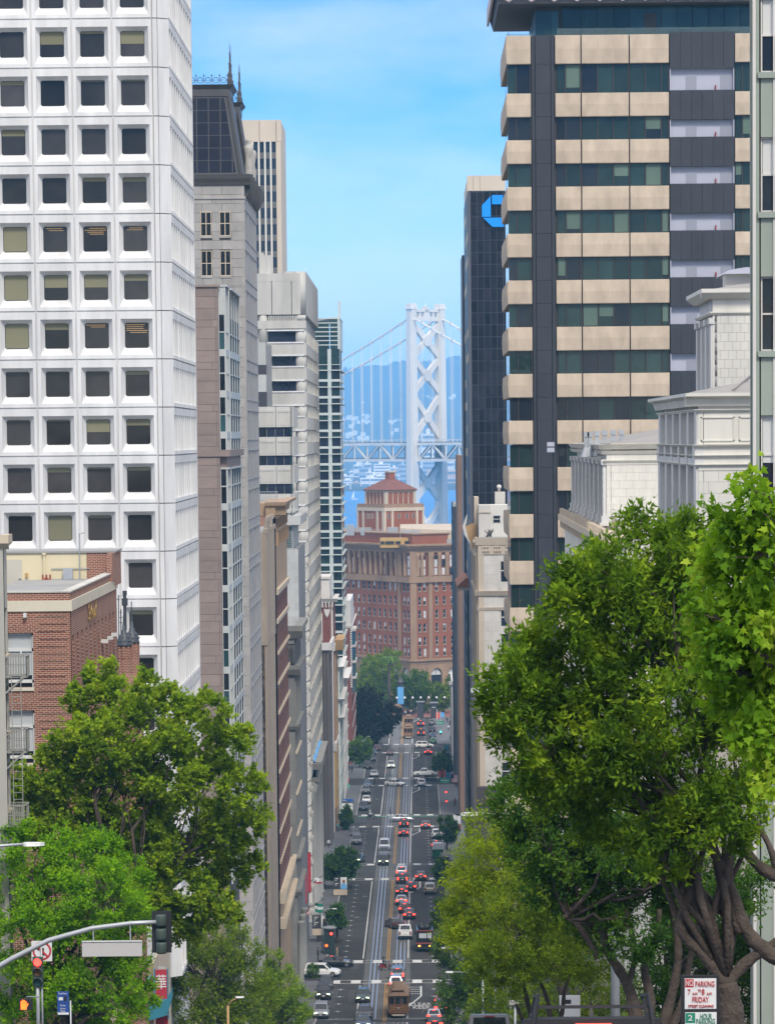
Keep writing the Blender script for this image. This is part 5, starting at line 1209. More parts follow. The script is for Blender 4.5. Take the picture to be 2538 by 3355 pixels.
for k in range(9):piece('street_pilaster',t,fn,Y0+.7+k*4.2,Y0+1.7+k*4.2,zg,zr,0,.25,M_cst2)
for k in range(9):
 m=MB();y=Y0+1.2+k*4.2;m.lathe((XC-.3,y,zt_(1830)),[(.1,0),(.35,.5),(.2,1.5),(.4,2.2),(.2,2.6)],8);m.obj('carved_console',M_cst2,t)
Yr=Y0+2.5;Xq=lambda px:xY(px,1700,Yr);zq=lambda py,px=1620:zY(px,py,Yr)
MB().abox(Xq(1568),Xq(1606),Yr,Yr+8,zr-.2,zq(1655)).obj('roof_room',M_cst,t);MB().abox(Xq(1606),xe,Yr+.4,Yr+8,zr-.2,zq(1655)).obj('roof_room',mat('white_stucco',(.62,.60,.53),.8,.06),t)
MB().abox(Xq(1566),Xq(1608),Yr-.12,Yr+8,zq(1680),zq(1676)).obj('string_course',M_cst2,t)
fr=west(Yr+.4);w=piece('window_pane',t,fr,Xq(1616),Xq(1638),zq(1712),zq(1690),0,.06,M_glass);MB().box(fr,Xq(1616),Xq(1638),zq(1702),zq(1700),.06,.1).box(fr,Xq(1613),Xq(1616),zq(1714),zq(1688),0,.1).box(fr,Xq(1638),Xq(1641),zq(1714),zq(1688),0,.1).obj('window_frame',M_trim,w)
MB().abox(Xq(1556),Xq(1570),Yr+6,Yr+14,zr,zq(1630)).obj('chimney_stack',M_cst2,t);MB().abox(Xq(1626),Xq(1660),Yr+9,Yr+12,zr,zq(1615)).obj('roof_room',M_cst,t)
m=MB();m.lathe((Xq(1640),Yr+9.5,zq(1615)),[(.2,0),(.2,.5),(.32,.55),(.3,.9),(.1,1.0)],10);m.obj('vent_cowl',M_trim,t,True)
m=MB();a0=Vector((Xq(1597),Y0+1.2,zr+.1))
for k in range(9):m.bar(a0+Vector((random.uniform(-.3,.5),0,0)),a0+Vector((random.uniform(-.5,.9),random.uniform(-.4,.4),random.uniform(.3,1.1))),.09)
m.obj('antenna_cluster',M_dframe,t)
M_wrap=mat('white_netting',(.55,.55,.52),.8,.15,1,1);M_och=mat('ochre_plaster',(.46,.29,.13),.8,.15,.7,2)
m=MB();Yn=Y0+8
A=[(0,-2.8),(-.5,-2.4),(-1.5,-.2),(-1.7,.8),(-.6,1.3),(0,1.2)];m.hull([(XC+a,Yn,zt_(1752)+z)for a,z in A],[(XC+a,Yn+5,zt_(1752)+z)for a,z in A]);m.obj('corner_ornament',M_och,t)
A=[(-.55,-2.2),(-1.7,-.2),(-1.95,.9),(-1.3,2.6),(-1.55,.9),(-1.3,-.2)];m=MB();m.hull([(XC+a,Yn-.2,zt_(1752)+z)for a,z in A],[(XC+a,Yn+4.8,zt_(1752)+z)for a,z in A]);m.obj('netting',M_wrap,t)
MB().abox(XC-.4,XC+2.6,Y0-2.2,Y0-.3,gz(Y0)-.3,zt_(2575)).obj('entrance_canopy',mat('dark_brown_canopy',(.055,.042,.040),.6,.1),t)
# ---- black glass tower with blue logo
Y0=yX(1533,900,XRB);Y1=yX(1521,900,XRB);zt_=lambda py,px=1590:zY(px,py,Y0);zg=gz(Y0)-.5;pm=Y0/F
M_bg=glass('black_tower_glass',(.018,.017,.022),.38,.6,.5,.12);M_bfr=mat('black_tower_frame',(.10,.10,.115),.4,.1)
t=thing('black_glass_tower','black glass tower with tan parapet and blue logo near its top','building',(XRB+4,Y0,gz(Y0)))
X=lambda px:xY(px,900,Y0);xe=X(1760);zT=zt_(625)
core(t,XRB+.15,xe,Y0+.15,Y1,zg,zT,M_bfr,'core',M_roof)
MB().abox(XRB+.05,xe,Y0+.1,Y1,zT,zt_(574)).obj('parapet_block',M_beige,t)
for k,(a,b)in enumerate(((1531,1551),(1552,1573),(1574,1665))):piece('parapet_panel',t,west(Y0),X(a)+.02,X(b)-.03,zT+.05,zt_(574),-.1,.05,M_beige)
pw=21.0*pm;ph=39.0*pm;z=zT-.1;r=0
x00=XRB+.45
while z-ph>zg:
 for k in range(6):
  u=x00+k*pw
  m=piece('glass_panel',t,west(Y0),u+.055,u+pw-.055,z-ph+.09,z-.07,-.1,.0,M_bg)
 if r%2==0:
  for j in range(3):
   ya=Y0+.4+j*(Y1-Y0-.4)/3;piece('glass_panel',t,north(XRB),ya,ya+(Y1-Y0)/3-.2,z-ph*1.3,z,-.1,.02,M_bg);piece('tan_blind',t,north(XRB),ya,ya+(Y1-Y0)/3-.2,z-ph*2,z-ph*1.3,-.1,.03,M_cst2 if random.random()<.45 else M_bg)
 z-=ph;r+=1
piece('corner_mullion',t,west(Y0),XRB,XRB+.40,zg,zT,-.1,.08,M_bfr)
M_blue=mat('logo_blue',srgb(0,145,240),.4,.03);M_navy=mat('logo_edge',srgb(10,60,130),.5,.05)
def logo(pts):
 P=[(X_(px),zt_(py))for px,py in pts]
 m=MB();m.hull([west(Y0).p(u,.42,z)for u,z in P],[west(Y0).p(u,.05,z)for u,z in P]);return m
X_=lambda px:xY(px,680,Y0)
lg=link('logo_sign',None,t,Matrix.Translation((X_(1610),Y0,zt_(680))))
for pts in([(1578,673),(1607,642),(1607,710),(1578,710)],[(1611,639),(1647,639),(1647,669),(1611,669)],[(1582,713),(1650,713),(1650,743),(1612,743)],[(1650,642),(1681,673),(1681,710),(1652,710)]):
 logo(pts).obj('logo_segment',M_blue,lg)
m=MB();yb=yX(1519,1000,XRB-.4);m.abox(XRB-.4,XRB+3,Y1,Y1+20,zg,zt_(790));m.obj('lower_wing',M_bfr,t)
# ---- tile-eaved building, and slim buildings farther down
def right_slab(name,label,pxa,depth,pytop,X,wall,pyc,panes,winr,trim=None,eave=None,xw=14):
 Y0=yX(pxa,pyc,X);Y1=Y0+depth;zt_=lambda py:zY(pxa+8,py,Y0);zg=gz(Y0)-.5
 t=thing(name,label,'building',(X+2,Y0,gz(Y0)))
 core(t,X+.3,X+xw,Y0+.3,Y1,zg,zt_(pytop),wall,'core',M_roof)
 MB().box(west(Y0),X,X+xw,zg,zt_(pytop),-.3,0).obj('front_wall',wall,t)
 n=max(2,int(depth/5));rows=[];py=pytop+winr[0]
 while zt_(py)>zg+4:rows.append((zt_(py+winr[2]),zt_(py)));py+=winr[1]
 facade(t,north(X),Y0+.02,Y1,zg,zt_(pytop),[(Y0+depth*(k+.2)/n,Y0+depth*(k+.8)/n)for k in range(n)],rows,wall,.3,panes,'street_wall',None,trim)
 return t,Y0,Y1,zt_
M_tile=mat('terracotta_tile',(.42,.17,.09),.8,.25,1.5,1);M_brown=mat('brown_stone',(.205,.125,.085),.8,.12,.4,3,.04)
t,Y0,Y1,zt_=right_slab('tile_eave_building','dark building with terracotta tiled eave between the cream stone and black towers',1530,34,1935,XRB-.3,M_dmet,2000,[M_glass,M_glass2],(20,58,40))
o=1.6;X=XRB-.3
MB().hull([(X-o,Y0-.6,zt_(1924)),(X+6,Y0-.6,zt_(1924)),(X+6,Y1,zt_(1924)),(X-o,Y1,zt_(1924))],[(X-.1,Y0+.8,zt_(1896)),(X+6,Y0+.8,zt_(1896)),(X+6,Y1-1,zt_(1896)),(X-.1,Y1-1,zt_(1896))]).obj('tiled_eave',M_tile,t)
for k in range(9):MB().bar((X-o+k*.3,Y0-.65,zt_(1923)),(X-.1+k*.3,Y0+.75,zt_(1896)+.05),.12).obj('roof_tile_row',M_tile,t)
MB().hull([(X-o*.9,Y0-.4,zt_(1934)),(X+6,Y0-.4,zt_(1934)),(X+6,Y1,zt_(1934)),(X-o*.9,Y1,zt_(1934))],[(X-o,Y0-.6,zt_(1924)),(X+6,Y0-.6,zt_(1924)),(X+6,Y1,zt_(1924)),(X-o,Y1,zt_(1924))]).obj('eave_fascia',M_trim,t)
piece('white_pilaster',t,west(Y0),X+1.5,X+2.4,gz(Y0),zt_(2000),0,.3,M_cst2)
t,Y0,Y1,zt_=right_slab('brown_slab_tower','tall plain brown stone tower behind the black glass tower',1500,40,1492,XRB-.1,M_brown,1700,[M_glass],(60,120,3))
for k in range(24):piece('joint_line',t,west(Y0),XRB-.1,XRB+8,zt_(1535+k*35),zt_(1535+k*35)+.08,0,.03,M_dkst)
piece('pale_flank',t,west(Y0-.5),XRB+1.1,XRB+2.6,gz(Y0),zt_(2010),-.5,0,M_cst2)
t,Y0,Y1,zt_=right_slab('navy_glass_slab','narrow navy-black glass slab at the far right of the street',1486,46,1655,XRB-.2,M_dmet,1900,[M_glass2],(10,42,30))
MB().box(west(Y0),XRB-.3,XRB+6,zt_(1660),zt_(1650),-.2,.2).obj('roof_edge',M_steel,t)
t,Y0,Y1,zt_=right_slab('white_corner_building','low white building at the end of the right pavement',1479,40,2235,XRB-.1,M_trim,2260,[M_glass],(14,40,22))
band(t,west(Y0),XRB-.8,XRB+5,[(0,zt_(2250)),(.5,zt_(2244)),(.6,zt_(2232)),(0,zt_(2232))],M_trim,'cornice')
# --------- brick landmark closing the street
M_spb=brick_mat('landmark_brick',(.31,.094,.042),(.265,.080,.036),(.31,.13,.07),.5,.18,.012,.10);M_spt=mat('landmark_terracotta',(.33,.21,.125),.85,.18,.5,3,.05);M_spl=mat('landmark_pale_trim',(.55,.47,.36),.8,.12,.5,3);M_sptile=mat('landmark_roof_tile',(.20,.075,.055),.85,.3,1.2,1);M_sash=mat('pale_sash',(.45,.41,.35),.6,.1);M_shade=mat('window_shade_white',(.62,.62,.60),.8,.05,1,1,.1)
YS=1135.0
P0=[(1100,1176),(1311,1142),(1344,YS),(1365,YS),(1400,1138),(1620,1152)]
ft=[Vector((xY(px,2000,y),y,0))for px,y in P0]
t=thing('brick_landmark','large red brick landmark building with colonnade and arched stone base','building',(ft[3].x,YS,gz(YS)))
zS=lambda py,px=1354:zY(px,py,YS)
def onface(fr,px,py):
 d=ray(px,py);n=fr.N;k=(fr.O-CAM).dot(n)/d.dot(n);p=CAM+d*k;return(p-fr.O).dot(fr.U),p.z
zg=-.5
frames=[]
for a,b in zip(ft[:-1],ft[1:]):
 U=(b-a).normalized();frames.append((Fr(a,U,Vector((U.y,-U.x,0))),(b-a).length))
foot=ft+[Vector((ft[-1].x,1210,0)),Vector((ft[0].x,1210,0))]
def slab(z0,z1,off,name,mt):
 c=Vector((sum(p.x for p in foot)/len(foot),1180,0));pts=[]
 for i,p in enumerate(foot):
  e1=(foot[i]-foot[i-1]).normalized();e2=(foot[(i+1)%len(foot)]-foot[i]).normalized();n=Vector((e1.y+e2.y,-e1.x-e2.x,0)).normalized();pts.append(p+n*off)
 return MB().hull([Vector((p.x,p.y,z0))for p in pts],[Vector((p.x,p.y,z1))for p in pts]).obj(name,mt,t)
slab(zg,zS(1800),-.6,'core',M_spb)
slab(zS(1797),zS(1790),1.1,'cornice',M_spt);slab(zS(1790),zS(1784),1.6,'cornice',M_spt);slab(zS(1812),zS(1797),.15,'frieze',M_spt)
slab(zS(1906),zS(1890),.5,'balustrade',M_spt);slab(zS(1910),zS(1906),.8,'string_course',M_spt);slab(zS(2168),zS(2160),.8,'string_course',M_spt);slab(zS(2178),zS(2168),.3,'frieze',M_spt)
slab(zS(1784),zS(1752),-1.4,'attic_storey',M_spb);slab(zS(1752),zS(1748),-1.0,'attic_coping',M_spt)
R6=[1912,1957,2001,2045,2089,2126]
wrows=[(zS(y+27),zS(y))for y in R6]
def win(fr,u0,u1,z0,z1):
 w=piece('window_pane',t,fr,u0,u1,z0,z1,-.5,-.3,M_glass);m=MB();zm=(z0+z1)/2
 m.box(fr,u0,u0+.14,z0,z1,-.3,-.15).box(fr,u1-.14,u1,z0,z1,-.3,-.15).box(fr,u0+.14,u1-.14,zm-.07,zm+.07,-.3,-.18).box(fr,u0+.14,u1-.14,z0,z0+.12,-.3,-.15);m.obj('window_frame',M_sash,w)
 if random.random()<.55:piece('blind',w,fr,u0+.14,u1-.14,z1-(z1-z0)*random.choice((.3,.5,.5,.9)),z1,-.29,-.26,M_shade)
 piece('sill',w,fr,u0-.15,u1+.15,z0-.25,z0,-.3,.12,M_spt)
def face(i,pxs,wpx,cpx):
 fr,Lf=frames[i];cols=[]
 for px in pxs:
  u,_=onface(fr,px,2000);u1,_=onface(fr,px+wpx,2000);cols.append((u,u1))
 cols=[c for c in cols if c[0]>.1 and c[1]<Lf-.1]
 mb=MB();e=0
 for a,b in cols:mb.box(fr,e,a,zS(2160),zS(1906),-.6,0);e=b
 mb.box(fr,e,Lf,zS(2160),zS(1906),-.6,0)
 for a,b in cols:
  e=zS(2160)
  for c,d in sorted(wrows):mb.box(fr,a,b,e,c,-.6,-.003);e=d
  mb.box(fr,a,b,e,zS(1906),-.6,-.003)
 mb.obj('brick_wall',M_spb,t)
 for a,b in cols:
  for c,d in wrows:win(fr,a,b,c,d)
 MB().box(fr,0,Lf,zS(1890),zS(1812),-.6,-.45).obj('colonnade_wall',M_spb,t)
 for a,b in cols:
  for(c,d)in((1886,1864),(1860,1836),(1834,1822)):
   w=piece('window_pane',t,fr,a,b,zS(c),zS(d),-.5,-.38,M_glass if random.random()<.6 else M_shade)
 for px in cpx:
  u,_=onface(fr,px,1850)
  if .3<u<Lf-.3:
   m=MB();p=fr.p(u,-.1,0);m.lathe((p.x,p.y,zS(1890)),[(.75,0),(.62,.4),(.55,zS(1818)-zS(1890)-.8),(.8,zS(1812)-zS(1890))],10);m.obj('column',M_spt,t,True)
face(0,[1136+17.1*k for k in range(10)],8,[1128+17.1*k for k in range(11)])
face(1,[1320,1332],7.5,[1312,1326,1342])
face(3,[1370.5,1387],10,[1368,1382,1398])
face(4,[1426,1451,1476,1501,1526],10,[1414,1439,1464,1489,1514])
for i in(2,):MB().box(frames[i][0],0,frames[i][1],zS(2160),zS(1812),-.6,.5).obj('corner_pier',M_spt,t)
for px,i in((1306,0),(1405,4)):
 fr,Lf=frames[i];u=Lf-.9 if i==0 else .3;MB().box(fr,u,u+1.3,zS(2160),zS(1812),0,.35).obj('pilaster',M_spt,t)
M_arch=[(1,1),]
for i,(fr,Lf)in enumerate(frames):
 n=max(1,int(round(Lf/6.6)))if i in(0,4)else 1
 w=Lf/n
 zb,zt1=zg,zS(2178);zs=zS(2215);r=min(w*.33,2.3)
 for k in range(n):
  c=(k+.5)*w;m=MB()
  m.box(fr,k*w,c-r,zb,zt1,-.6,.2).box(fr,c+r,(k+1)*w,zb,zt1,-.6,.2)
  A=[(c+r*math.cos(a),zs+r*math.sin(a))for a in np.linspace(0,math.pi,13)]
  for(ua,za),(ub,zb2)in zip(A[:-1],A[1:]):
   m.hull([fr.p(ua,-.6,za),fr.p(ub,-.6,zb2),fr.p(ub,-.6,zt1),fr.p(ua,-.6,zt1)],[fr.p(ua,.2,za),fr.p(ub,.2,zb2),fr.p(ub,.2,zt1),fr.p(ua,.2,zt1)])
  m.obj('stone_arch',M_spt,t)
  m=MB();m.box(fr,c-r,c+r,zb,zs+r,-.58,-.5);m.obj('arch_infill',M_glass,t)
  m=MB();m.hull([fr.p(c+r*.92*math.cos(a),-.48,zs+r*.92*math.sin(a))for a in np.linspace(0,math.pi,13)],[fr.p(c+r*.92*math.cos(a),-.44,zs+r*.92*math.sin(a))for a in np.linspace(0,math.pi,13)]);m.obj('fanlight',M_shade,t)
  m=MB();m.box(fr,c-.12,c+.12,zs,zs+r*.9,-.44,-.38);m.obj('fanlight_bar',M_spt,t)
zr=zS(1784)
fa=west(YS+8);xq=lambda px:xY(px,1770,YS+8);zq=lambda py:zY(1400,py,YS+8)
MB().abox(xq(1318),xq(1352),YS+8,YS+16,zr-1,zq(1762)).obj('roof_room',mat('ochre_wall',(.50,.31,.10),.8,.1),t)
for k,(a,b)in enumerate(((1247,1259),(1262,1291),(1296,1312),(1326,1342))):piece('roof_opening',t,west(YS+3.8),xq(a),xq(b),zr+.2,zq(1771),0,.2,M_black)
MB().abox(xq(1245),xq(1345),YS+4,YS+7,zr-1,zq(1760)).obj('roof_room',mat('ochre_wall',(.50,.31,.10),.8,.1),t)
m=MB();m.hull([(xq(1340),YS+3.6,zq(1756)),(xq(1352),YS+3.6,zq(1756)),(xq(1388),YS+3.6,zq(1784)),(xq(1374),YS+3.6,zq(1784))],[(xq(1340),YS+5,zq(1756)),(xq(1352),YS+5,zq(1756)),(xq(1388),YS+5,zq(1784)),(xq(1374),YS+5,zq(1784))]);m.obj('stair_wall',mat('ochre_wall',(.50,.31,.10),.8,.1),t)
M_pent=mat('beige_penthouse',(.50,.42,.32),.8,.1,.4,2)
MB().hull([(xq(1310),YS+9,zr-1),(xq(1545),YS+9,zr-1),(xq(1545),YS+30,zr-1),(xq(1310),YS+30,zr-1)],[(xq(1310),YS+9,zq(1730)),(xq(1545),YS+9,zq(1742)),(xq(1545),YS+30,zq(1722)),(xq(1310),YS+30,zq(1722))]).obj('penthouse',M_pent,t)
for(a,b,c,d)in((1317,1348,1738,1751),(1352,1376,1738,1757),(1422,1468,1768,1784),(1472,1500,1768,1784)):piece('louvre',t,west(YS+8.9),xq(a),xq(b),zq(d),zq(c),0,.15,M_steel)
for(a,b,c)in((1132,1158,1720),(1180,1192,1733),(1268,1304,1728)):m=MB();m.abox(xq(a),xq(b),YS+18,YS+22,zS(1752)-.5,zY(a,c,YS+18));m.obj('air_handler',M_steel,t)
MB().abox(xq(1128),xq(1310),YS+40,YS+41,zS(1752),zS(1752)+1.4).obj('roof_parapet',M_roof,t)
m=MB()
for k in range(26):x=xq(1135+7*k);m.bar((x,YS+16,zS(1750)),(x,YS+16,zS(1738)),.08)
m.bar((xq(1135),YS+16,zS(1738)),(xq(1310),YS+16,zS(1738)),.1);m.obj('roof_railing',M_steel,t)
YT=1168.0;C=Vector((xY(1258,1700,YT),YT,0));A_=Vector((xY(1170,1700,YT+15),YT+15,0));B_=Vector((xY(1388,1700,YT+9),YT+9,0));D_=A_+B_-C
zT=lambda py:zY(1258,py,YT)
tw=link('lantern_tower',None,t,Matrix.Translation((C.x,C.y,zr)))
def prism(s,z0,z1,name,mt,s2=None):
 c=(A_+B_)/2;q=[C,B_,D_,A_];s2=s if s2 is None else s2
 return MB().hull([Vector(((c+(p-c)*s).x,(c+(p-c)*s).y,z0))for p in q],[Vector(((c+(p-c)*s2).x,(c+(p-c)*s2).y,z1))for p in q]).obj(name,mt,tw)
prism(1.0,zr-2,zT(1668),'tower_body',M_spb);prism(1.03,zT(1668),zT(1664),'tower_cornice',M_spl);prism(1.0,zT(1664),zT(1652),'tower_balustrade',M_spt);prism(1.03,zT(1675),zT(1668),'tower_band',M_spl)
prism(.74,zT(1653),zT(1606),'belvedere_core',M_spb)
c=(A_+B_)/2
for(a,b,s)in((C,B_,1),(A_,C,-1)):
 U=(b-a).normalized();fr=Fr(a,U,Vector((U.y,-U.x,0)));Lf=(b-a).length
 for f in((0,.045),(.18,.23),(.80,.85),(.955,1.0))if s==1 else((0,.05),(.20,.27),(.72,.80),(.93,1.0)):
  MB().box(fr,f[0]*Lf,f[1]*Lf,zr-1,zT(1668),0,.18).obj('pilaster',M_spl,tw)
 for f in(.10,.36,.55,.72)if s==1 else(.36,.46,.56):
  w=piece('window_pane',tw,fr,f*Lf,f*Lf+.55,zT(1700),zT(1684),-.1,.05,M_glass);MB().box(fr,f*Lf-.12,f*Lf,zT(1701),zT(1683),0,.12).box(fr,f*Lf+.55,f*Lf+.67,zT(1701),zT(1683),0,.12).obj('window_frame',M_spl,w)
 a2,b2=c+(a-c)*.74,c+(b-c)*.74;fr=Fr(a2,U,Vector((U.y,-U.x,0)));L2=(b2-a2).length;n=5
 for k in range(n+1):
  u=L2*(.06+.88*k/n);p=fr.p(u,.12,0);m=MB();m.lathe((p.x,p.y,zT(1652)),[(.24,0),(.18,.3),(.16,zT(1622)-zT(1652)),(.28,zT(1620)-zT(1652))],8);m.obj('arcade_column',M_spl,tw,True)
 for k in range(n):
  u0,u1=L2*(.06+.88*k/n),L2*(.06+.88*(k+1)/n);cc=(u0+u1)/2;r=(u1-u0)/2*.8;m=MB();zs=zT(1620)
  A=[(cc+r*math.cos(q),zs+r*math.sin(q))for q in np.linspace(0,math.pi,9)]
  for(ua,za),(ub,zb)in zip(A[:-1],A[1:]):m.hull([fr.p(ua,.02,za),fr.p(ub,.02,zb),fr.p(ub,.02,zT(1610)),fr.p(ua,.02,zT(1610))],[fr.p(ua,.24,za),fr.p(ub,.24,zb),fr.p(ub,.24,zT(1610)),fr.p(ua,.24,zT(1610))])
  m.obj('arcade_arch',M_spl,tw)
 MB().box(fr,-.1,L2*.06,zT(1652),zT(1610),0,.26).box(fr,L2*.94,L2+.1,zT(1652),zT(1610),0,.26).obj('corner_pilaster',M_spl,tw)
prism(.80,zT(1610),zT(1606),'roof_soffit',M_spt);prism(.84,zT(1606),zT(1588),'tiled_roof',M_sptile,.50);prism(.50,zT(1588),zT(1571),'tiled_roof',M_sptile,.17)
prism(.15,zT(1572),zT(1547),'chimney',M_spb);prism(.18,zT(1549),zT(1545),'chimney_cap',M_spl)
# --------- suspension bridge
YB=2330.0
T0=atY(1351,1500,YB);AX=Vector((-.656,.755,0));TR=Vector((.755,.656,0))
M_steelp=mat('silver_bridge_paint',(.80,.75,.66),.5,.10,.08,6,0,0,8,.15)
M_deckd=mat('bridge_deck',(.22,.22,.22),.8,.1)
br=thing('suspension_bridge','pale grey steel suspension bridge crossing the bay behind the street','bridge',(T0.x,YB,0))
ZT=zY(1351,1012,YB);ZD1=zY(1351,1455,YB);ZD0=zY(1351,1508,YB)
SEP=23.0
def bp(a,t,z):return Vector((T0.x,YB,0))+AX*a+TR*t+Vector((0,0,z))
tw=link('tower',None,br,Matrix.Translation((T0.x,YB,0)))
for k,t in enumerate((0.0,SEP)):
 m=MB()
 def shaft(w0,w1,l0,l1,z0,z1):
  m.hull([bp(a*l0,t+b*w0,z0)for a,b in((-1,-1),(1,-1),(1,1),(-1,1))],[bp(a*l1,t+b*w1,z1)for a,b in((-1,-1),(1,-1),(1,1),(-1,1))])
 shaft(2.5,1.9,3.9,2.6,-3,ZT);shaft(3.3,2.5,2.6,1.9,-3,ZT-2)
 m.obj('tower_leg',M_steelp,tw)
 mc=MB();mc.hull([bp(a*2.9,t+b*2.7,ZT)for a,b in((-1,-1),(1,-1),(1,1),(-1,1))],[bp(a*2.3,t+b*2.2,ZT+3.4)for a,b in((-1,-1),(1,-1),(1,1),(-1,1))]);mc.obj('leg_cap',M_steelp,tw)
def diag(z0,z1,name='cross_brace'):
 zc=(z0+z1)/2;c=SEP/2
 for s0,s1 in(((0,z0),(SEP,z1)),((SEP,z0),(0,z1))):
  m=MB();m.bar(bp(0,s0[0],s0[1]),bp(0,s1[0],s1[1]),3.4,2.6,up=AX);m.obj(name,M_steelp,tw)
 m=MB();m.hull([bp(-1.9,c+x*2.9,zc+z*3.3)for x,z in((-1,-.5),(-.5,-1),(.5,-1),(1,-.5),(1,.5),(.5,1),(-.5,1),(-1,.5))],[bp(1.9,c+x*2.9,zc+z*3.3)for x,z in((-1,-.5),(-.5,-1),(.5,-1),(1,-.5),(1,.5),(.5,1),(-.5,1),(-1,.5))]);m.obj('gusset',M_steelp,tw)
Zp=lambda py:zY(1400,py,YB+8)
for a,b in((1175,1056),(1290,1170),(1440,1292),(1648,1515),(1790,1652)):diag(Zp(a),Zp(b))
m=MB()
for z0,z1 in((Zp(1052),Zp(1040)),(Zp(1022),Zp(1013))):m.hull([bp(-1.5,1.8,z0),bp(1.5,1.8,z0),bp(1.5,1.8,z1),bp(-1.5,1.8,z1)],[bp(-1.5,SEP-1.8,z0),bp(1.5,SEP-1.8,z0),bp(1.5,SEP-1.8,z1),bp(-1.5,SEP-1.8,z1)])
for k in range(6):
 t=2.6+(SEP-5.2)*k/5;m.hull([bp(-1.2,t-.8,Zp(1040)),bp(1.2,t-.8,Zp(1040)),bp(1.2,t+.8,Zp(1040)),bp(-1.2,t+.8,Zp(1040))],[bp(-1.2,t-.8,Zp(1022)),bp(1.2,t-.8,Zp(1022)),bp(1.2,t+.8,Zp(1022)),bp(-1.2,t+.8,Zp(1022))])
m.obj('top_strut',M_steelp,tw)
m=MB();c=SEP/2;m.hull([bp(a,c+b,Zp(1040))for a,b in((-1.5,-1.5),(1.5,-1.5),(1.5,1.5),(-1.5,1.5))],[bp(a,c+b,Zp(1003))for a,b in((-1.5,-1.5),(1.5,-1.5),(1.5,1.5),(-1.5,1.5))])
m.bar(bp(0,c,Zp(1003)),bp(0,c,Zp(996)),.6);m.obj('beacon_housing',M_steelp,tw)
L0,L1=-340.0,352.0
m=MB()
for t in(1.5,SEP-1.5):
 for z in(ZD1,ZD0):m.bar(bp(L0,t,z),bp(L1,t,z),1.3,1.5)
m.obj('truss_chord',M_steelp,br)
st=12.2;k=0;a=L0+6
while a<L1-st:
 for t in(1.5,SEP-1.5):
  m=MB();m.bar(bp(a,t,ZD0),bp(a,t,ZD1),.75)
  p,q=(ZD0,ZD1)if k%2 else(ZD1,ZD0);m.bar(bp(a,t,p),bp(a+st,t,q),1.15,.9)
  if-150<a<260:m.obj('truss_panel',M_steelp,br)
 a+=st;k+=1
m=MB()
for z0,z1 in((ZD1+.7,ZD1+1.4),(ZD0+.9,ZD0+1.5)):
 m.hull([bp(L0,1.2,z0),bp(L0,SEP-1.2,z0),bp(L0,SEP-1.2,z1),bp(L0,1.2,z1)],[bp(L1,1.2,z0),bp(L1,SEP-1.2,z0),bp(L1,SEP-1.2,z1),bp(L1,1.2,z1)])
m.obj('road_deck',M_deckd,br)
m=MB()
for t in(1.2,SEP-1.2):
 m.bar(bp(L0,t,ZD1+2.6),bp(L1,t,ZD1+2.6),.35);a=L0
 while a<L1:m.bar(bp(a,t,ZD1+1.4),bp(a,t,ZD1+2.6),.3);a+=4.0
m.obj('railing',M_steelp,br)
ZC=ZT-4.5;zlow=ZD1+4
cab=lambda a:zlow+(abs(a)-352)**2/352**2*(ZC-zlow)if a>0 else zlow-4+(abs(a)-352)**2/352**2*(ZC-zlow+4)
for t in(0.0,SEP):
 m=MB();P=[bp(a,t,cab(a))for a in np.linspace(L0,L1,90)];m.tube(P,.55,6);m.obj('main_cable',M_steelp,br)
 a=10.0
 while a<330:
  for s in(a,-a):
   mm=MB()
   for e in(-.6,.6):mm.bar(bp(s+e,t,cab(s)),bp(s+e,t,ZD1),.16)
   mm.abox(0,0,0,0,0,0)if False else None
   c=bp(s,t,cab(s));mm.bar(c-AX*1.1,c+AX*.8,1.7,1.7)
   if-170<s<250:mm.obj('hanger_cable',M_steelp,br)
  a+=9.2
far_cars=[(-40,'white'),(-22,'dark'),(20,'dark'),(33,'white'),(48,'dark'),(66,'white'),(78,'dark')]
M_far=[mat('far_wall_pale',(.82,.80,.75),.8,.1,.02,1),mat('far_wall_tan',(.62,.46,.33),.8,.1,.02,1),mat('far_wall_blue',(.40,.46,.52),.8,.1,.02,1),mat('far_wall_red',(.42,.17,.12),.8,.1,.02,1)]
M_farw=mat('far_window_band',(.16,.20,.25),.4,.1)
def far_building(pxa,pxb,pyt,Y,mt,label,floors=3):
 x0,x1=xY(pxa,pyt,Y),xY(pxb,pyt,Y);zt=zY((pxa+pxb)/2,pyt,Y);w=x1-x0;zb=hill_z((x0+x1)/2,Y)-3
 t=thing('far_shore_building',label,'building',((x0+x1)/2,Y,zb),'buildings on the far shore')
 MB().abox(x0,x1,Y,Y+40,zb,zt).obj('wall',mt,t)
 MB().abox(x0+w*.3,x0+w*.55,Y+10,Y+25,zt,zt+(zt-zb)*.1+2).obj('roof',mt,t)
 fr=west(Y)
 for k in range(floors):
  z=zb+(zt-zb)*(k+.45)/floors;h=(zt-zb)*.32/floors
  piece('window_band',t,fr,x0+w*.05,x1-w*.05,z,z+h,0,.5,M_farw)
far_building(1380,1432,1421,7600,M_far[0],'white slab tower with rows of windows framed by the bridge tower legs',5)
far_building(1383,1434,1512,7200,M_far[2],'blue-grey office block just under the deck between the tower legs',4)
far_building(1224,1278,1520,6900,M_far[0],'white mid-rise block left of the bridge tower below the deck',6)
far_building(1180,1262,1566,6300,M_far[0],'long low white warehouse left of the red-roofed tower',2)
far_building(1400,1500,1540,6500,M_far[1],'tan warehouse on the far shore right of the bridge tower',2)
far_building(1303,1340,1522,6700,M_far[2],'grey-blue block hard against the left bridge leg',4)
